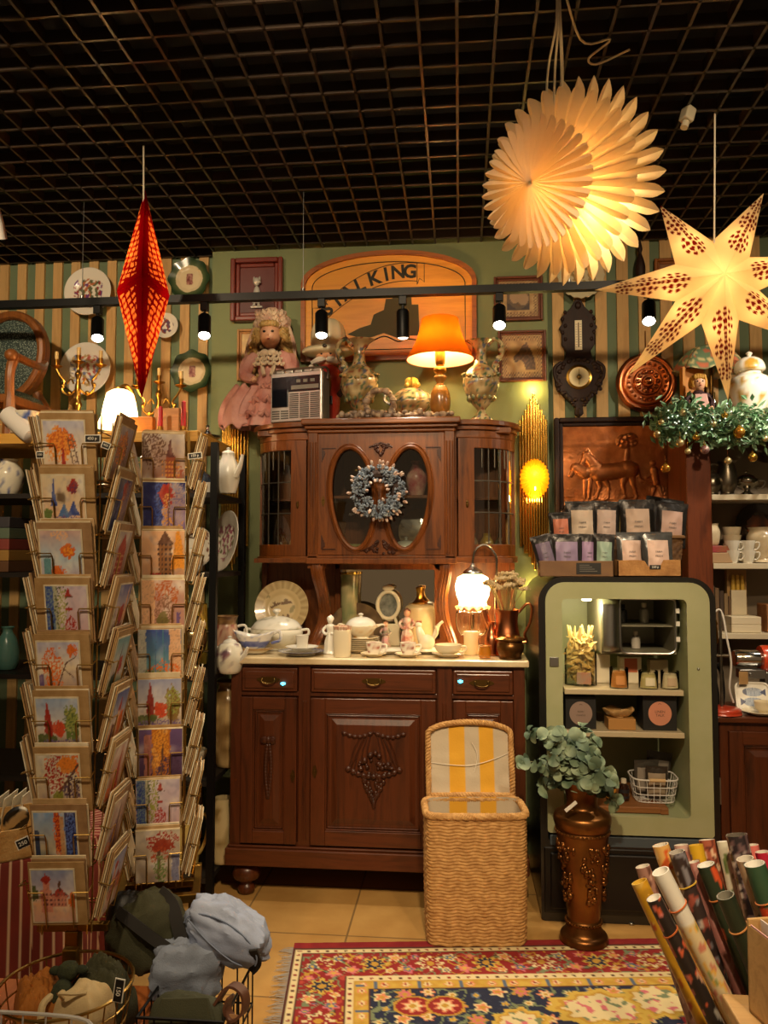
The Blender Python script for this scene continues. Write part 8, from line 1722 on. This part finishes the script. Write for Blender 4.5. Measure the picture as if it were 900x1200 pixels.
# small wooden card box at the right front
p = atD(903, 1152, 1.44); T = thing('card_box', 'light wooden box of cards at the lower right edge', 'box', (p.x+.055, p.y, p.z-.068), R(14)); m = MB()
w_, d_, h_ = .075, .05, .15
for a, b_ in (((-w_, -d_, 0), (w_, d_, .008)), ((-w_, -d_, 0), (w_, -d_+.007, h_)), ((-w_, d_-.007, 0), (w_, d_, h_+.02)), ((-w_, -d_, 0), (-w_+.007, d_, h_+.01)), ((w_-.007, -d_, 0), (w_, d_, h_+.01))): m.box(a, b_)
m.build('box', PW, T, bev=.002); m = MB(); m.box((-.068, -d_-.002, .098), (-.045, -d_, .127)); m.build('label', TAGM, T)
bx0 = Matrix.Translation((p.x+.055, p.y, p.z-.068)) @ rotz(R(14))
for q in range(2):
    Mx = bx0 @ tr(-.055+.0155*q, 0, .009) @ roty(R(-7+2*q)); m = MB(); m.box((-.001, -.038, 0), (.001, .038, .155+.008*(q % 3))); tag(paint(m.build('gift_card', PAINT(.6), None, Mx.to_translation(), Mx.to_euler()), lambda c, q=q: (.92, .88, .84) if q % 2 else (.86, .66, .64)), '%s card standing in the wooden box, %s from the left' % ('white' if q % 2 else 'pink', ['first', 'second', 'third', 'fourth', 'fifth', 'sixth', 'seventh', 'eighth'][q]), 'card', 'cards in the wooden box')
T = thing('side_table', 'plain wooden side table under the box of cards at the lower right', 'table', (p.x+.14, p.y-.05, 0)); m = MB(); m.box((-.20, -.16, p.z-.096), (.22, .14, p.z-.069)); m.build('tabletop', PW, T, bev=.004)
for a in (-.17, .19):
    for b_ in (-.13, .11): m = MB(); m.box((a-.016, b_-.016, .0), (a+.016, b_+.016, p.z-.095)); m.build('leg', PW, T)
# ================================================================ TRACK AND SPOTS
TY, TZ_ = 3.2, 2.487
T = thing('track_rail', 'long black lighting track hung on thin wires below the ceiling grid', 'lighting track', (0, TY, TZ_)); m = MB(); m.box((-2.7, -.017, -.016), (2.0, .017, .016)); m.box((-2.7, -.006, -.0165), (2.0, .006, -.010)); m.build('rail', BLACK, T)
for x in (-2.2, -1.62, -.65, .45, 1.4): m = MB(); m.tube([(x, 0, .015), (x, 0, CZ-TZ_+.02)], .0016, 5); m.lathe([(.001, .016), (.008, .016), (.008, .03), (.001, .032)], 10, (x, 0, 0)); m.build('suspension_wire', STEEL, T)
LENS = emit('spot_lens', 'fff2dc', 60); LENSD = emit('dim_spot_lens', 'ffe8c8', 8)
def track_spot(px, py, label, lit=True, aim=(0, -.55, -1)):
    x = onY(px, 350, TY).x; T = thing('track_spot', label, 'spotlight', (x, TY, TZ_-.0165)); m = MB(); m.box((-.016, -.014, -.036), (.016, .014, -.0005)); m.tube([(0, 0, -.035), (0, 0, -.062)], .006, 8); m.build('adapter', BLACK, T, bev=.002)
    z = -.065; aim = (x/TY*aim[1], aim[1], aim[2]) if lit else aim; a = Vector(aim).normalized(); q = (-a).to_track_quat('Z', 'Y').to_matrix().to_4x4(); m = MB(); m.M = tr(0, 0, z) @ q; m.lathe([(.001, .012), (.020, .010), (.027, .0), (.027, -.105), (.024, -.108), (.022, -.100)], 24, cap=False); m.build('head', BLACK, T)
    m = MB(); m.M = tr(0, 0, z) @ q; m.lathe([(.0235, -.101), (.020, -.108), (.012, -.112), (.001, -.113)], 20); m.build('lens', LENS if lit else LENSD, T)
    e = Vector((0, 0, z))+a*.125
    if lit: lampl('spot_light', e, 22, (1, .86, .66), .02, T, 'SPOT', e+a, 95, .8)
    else: lampl('spot_light', e, 14, (1, .86, .66), .02, T, 'SPOT', e+a, 80, .8)
    return T
track_spot(115, 390, 'lit track spotlight in front of the floral wall plates, leftmost of the row')
track_spot(240, 392, 'lit track spotlight beside the red paper star, left of the green wall')
track_spot(377, 380, 'lit track spotlight in front of the white hatted figurine', True, (0, -.35, -1))
track_spot(472, 380, 'nearly dark track spotlight in front of the wooden sign', False, (.0, .12, -1))
track_spot(585, 378, 'lit track spotlight in front of the horse head print', True, (0, -.7, -1))
track_spot(760, 374, 'lit track spotlight between barometer and cream star', True, (0, -.7, -1))
p = atD(-5, 262, 2.6); m = MB(); m.M = tr(p) @ rotx(R(25)); m.lathe([(.001, .05), (.022, .048), (.026, .0), (.026, -.05), (.001, -.05)], 20); m.M = tr(p); m.tube([(0, 0, .04), (-.05, 0, .08), (-.05, 0, CZ-p.z+.01)], .007, 7); tag(m.build('white_ceiling_spot', M('white_paint', 'd8d4cc', .4), None), 'white ceiling spotlight cut off at the left edge below the grid', 'spotlight')
# ================================================================ PAPER LANTERNS
LP = translucent('cream_lantern_paper', 'f0e4c8', .30, c_tr='ffd690')
c0 = atD(651, 216, 2.02); toc = (EYE-c0).normalized(); ax = (toc*cos(R(34))-RT*sin(R(34))+Vector((0, 0, .03))).normalized()
T = thing('pleated_lantern', 'large lit cream paper lantern of three pleated petal discs', 'lantern', c0, rot=ax.to_track_quat('-Y', 'Z').to_euler())
def rosette(y0, Rr, n, cone, name, tw=0, tip=.3):
    sub = 10; m = MB(); N_ = n*sub; nr = 12; vs = []
    for j in range(nr+1):
        for i in range(N_):
            t = i/sub; fr = abs((t % 1)-.5)*2      # 0 mid petal, 1 in the notch
            mx = Rr*(.78+.20*max(0, 1-fr**2.4)**.6+.05*tip*max(0, 1-fr*2.2)); r = .004+(mx-.004)*j/nr; a = 2*PI*i/N_+tw; zig = (1-2*fr)*min(.0085, .12*r)
            vs.append((r*cos(a), y0+cone*(r/Rr)**1.3-zig+.012*(r/Rr)**4*sin(a*3+y0*40), r*sin(a)))
    fs = [(j*N_+i, j*N_+(i+1) % N_, (j+1)*N_+(i+1) % N_, (j+1)*N_+i) for j in range(nr) for i in range(N_)]
    m.add(vs, fs, 0, True); m.build(name, LP, T, ang=25)
rosette(-.125, .158, 34, .034, 'front_disc', 0, 0); rosette(-.012, .228, 32, .026, 'middle_disc', .05, .1); rosette(.072, .250, 34, .012, 'rear_disc', .1, .9)
m = MB(); m.tube([(0, -.12, 0), (0, .075, 0)], .010, 8); m.build('spine', WHT, T)
m = MB(); m.ball((.018, -.035, -.03), (.020, .016, .026), 10, 8); m.build('bulb', emit('lantern_bulb', 'ffd79a', 9), T)
for x, z, y, e in ((.02, -.03, -.06, .55), (.07, -.10, .040, 3.2), (.05, .05, .040, .5), (-.04, .02, -.07, .15)): lampl('lantern_light', (x, y, z), e*.75, (1, .62, .26), .02, T)
T = thing('lantern_cord', 'twisted white cords looped from the ceiling grid down to the pleated lantern', 'cord', (0, 0, 0)); WC = M('white_cord', 'd9cfb8', .6); m = MB()
a = atD(648, 118, 2.02); top = atD(652, -6, 1.98)
for k in range(3): m.tube(smoothpts([a+Vector((-.018+.02*k, .01*k, -.05)), a+Vector((-.012+.018*k, 0, .08)), top+Vector((.004*k, 0, -.06)), Vector((top.x+.002*k, top.y, CZ+.01))], 6), .0045 if k == 2 else .0032, 6)
m.build('cords', WC, T); m = MB(); c1 = onZ(700, 52, CZ-.012); m.tube(smoothpts([(top.x, top.y, CZ-.01), onZ(680, 46, CZ-.006), onZ(715, 46, CZ-.008), onZ(690, 68, CZ-.012), onZ(700, 75, CZ-.012), onZ(738, 58, CZ-.008)], 6), .0035, 6); m.build('loose_loop', WC, T)
p = onZ(806, 134, CZ-.02); m = MB(); m.box((-.02, -.02, -.03), (.018, .018, .022)); m.lathe([(.013, -.055), (.014, -.03), (.001, -.03)], 12); tag(m.build('white_plug', M('plug_white', 'c9bd9f', .5), None, p, (0, R(20), R(30)), bev=.005), 'small off white plug tucked into the ceiling grid near the star cord', 'plug')
# star lanterns
def starlantern(name, label, c, rz, arms, Rr, rin, th, a0, fn, tr_mix, cord_top, lights, sub=30, thin=.005, rx=0):
    T = thing(name, label, 'lantern', c, rot=(rx, 0, rz)); m = MB(); AN = a0 if isinstance(a0, list) else [a0+2*PI*k/arms for k in range(arms)]; ctr = [Vector((0, -th, 0)), Vector((0, th, 0))]; tips = []
    for k in range(arms):
        a = AN[k]; Rk = Rr[k % len(Rr)]; tip = Vector((Rk*cos(a), 0, Rk*sin(a)))
        for s in (-1, 1):
            nb = AN[(k+(s if AN[1] > AN[0] else -s)) % arms]; b_ = a+s*((s*(nb-a)) % (2*PI))/2; val = Vector((rin*cos(b_), 0, rin*sin(b_)))
            for cc in ctr:
                vs = []; idx = {}; fs = []
                for i in range(sub+1):
                    for j in range(sub+1-i): idx[(i, j)] = len(vs); vs.append(cc*(1-(i+j)/sub)+tip*(i/sub)+val*(j/sub))
                for i in range(sub):
                    for j in range(sub-i):
                        fs.append((idx[(i, j)], idx[(i+1, j)], idx[(i, j+1)]))
                        if i+j < sub-1: fs.append((idx[(i+1, j)], idx[(i+1, j+1)], idx[(i, j+1)]))
                m.add(vs, fs)
    o = m.build('paper_star', translucent(name+'_paper', 'ffffff', tr_mix, True), T); paint(o, fn)
    top = Vector(cord_top)-Vector(c); m = MB(); m.M = (Matrix.Rotation(rz, 4, 'Z') @ Matrix.Rotation(rx, 4, 'X')).inverted(); m.tube([(top.x, top.y, top.z), (top.x*.5, top.y*.5, top.z*.6), (0, 0, rin*.9)], .0032, 6); m.build('cord', WC, T)
    m = MB(); m.ball((0, 0, 0), (.02, .02, .026), 10, 8); m.build('bulb', emit(name+'_bulb', 'ffd79a', 6), T)
    for l in lights: lampl(name+'_light', l[:3], l[3], l[4], .03, T)
    return T
def creamfn(c):
    r = math.hypot(c.x, c.z); a = math.atan2(c.z, c.x); a = min(((a-q+PI) % (2*PI)-PI for q in AR), key=abs); x, y = r*cos(a), r*sin(a)
    for q, s in ((.150, .046), (.238, .040), (.312, .030)):
        dx, dy = (x-q)/s, y/(s*.74); e = math.hypot(dx, dy); an = math.atan2(dy, dx)
        if e < 1 and (e < .22 or (.34 < e < .66 and cos(6*an) > -.45) or (.74 < e < 1 and cos(10*an) > -.2)): return (.42, .07, .03)
    return (.97, .87, .66)
AR = [R(q) for q in (-86, -133.6, -177.5, -237.7, -299, -347, -394)]
sc_ = atD(838, 332, 2.70); ct = atD(838, 145, 2.73)
starlantern('star_lantern', 'lit cream seven pointed paper star with dark red floral cutouts', sc_, R(3), 7, (.41, .44, .41, .335, .365, .41, .42), .150, .085, AR, creamfn, .55, (ct.x, ct.y, CZ+.005), [(0, -.01, 0, .6, (1, .62, .30))]+[(.16*cos(q), 0, .16*sin(q), .20, (1, .62, .30)) for q in AR], 62, rx=R(-2))
def redfn(c):
    d, h_ = abs(c.y), abs(c.z); w_ = .095*(1-h_/.41)
    if h_ > .022 and d > .012+.10*w_ and d < w_*1.05 and h_ < .36:
        n = n3(c.y*40, c.z*40, 3 if c.x > 0 else 7); a = h_-.55*d
        if sin(a*260+1.6*n) > -.15 and sin((d+.30*h_)*330+2.2*n) > -.55 and n > -.55: return (1.0, .58, .26)
    return (.47, .012, .035)
rc = atD(168, 344, 2.95); rt_ = atD(168, 188, 2.95)
starlantern('star_lantern', 'red paper star lantern with glowing orange cutouts seen nearly edge on', rc, R(111), 4, (.22, .40, .22, .40), .196, .095, 0, redfn, .5, (rt_.x, rt_.y, CZ+.005), [(.02, 0, .0, 1.1, (1, .5, .24)), (.0, 0, .13, .7, (1, .5, .24)), (.0, 0, -.13, .7, (1, .5, .24)), (0, 0, .23, .25, (1, .5, .24)), (0, 0, -.23, .25, (1, .5, .24))], 48, rx=R(0))
# ================================================================ LIGHT
w = bpy.data.worlds.new('world'); SC.world = w; w.use_nodes = True
bg = w.node_tree.nodes['Background']; bg.inputs[0].default_value = L4('ffd3a0'); bg.inputs[1].default_value = .15
WL = (1, .76, .48)
# the shop's unseen ceiling spots, plus ones added to brighten sign and lantern
for x, y, ax_, ay_, az_, p, a in (
    (-1.6, 1.0, -1.9, 3.8, 2.2, 170, 60), (-.5, 1.2, -.35, 3.8, 2.3, 105, 55), (1.0, 1.1, 1.05, 3.8, 1.9, 105, 60),
    (-.9, .25, -.95, 2.1, 1.1, 110, 50), (.15, .45, .05, 3.0, .2, 230, 55), (.9, .2, .75, 2.4, .6, 120, 60), (-.3, .3, -.35, 3.4, 1.3, 70, 46), (-.5, .15, .2, 2.0, 2.33, 10, 24)):
    lampl('unseen_spot', (x, y, 2.88), p, WL, .06, None, 'SPOT', (ax_, ay_, az_), a, .8)
lampl('unseen_spot', (1.55, 3.05, 2.42), 40, (1, .86, .66), .03, None, 'SPOT', (1.1, 3.5, 1.7), 100, .8)  # unseen spot along the track, added to brighten garland and copper relief
vs = SC.view_settings; vs.view_transform = 'Standard'; vs.look = 'None'; vs.gamma = 1; vs.exposure = 0; vs.use_curve_mapping = False
SC.display_settings.display_device = 'sRGB'
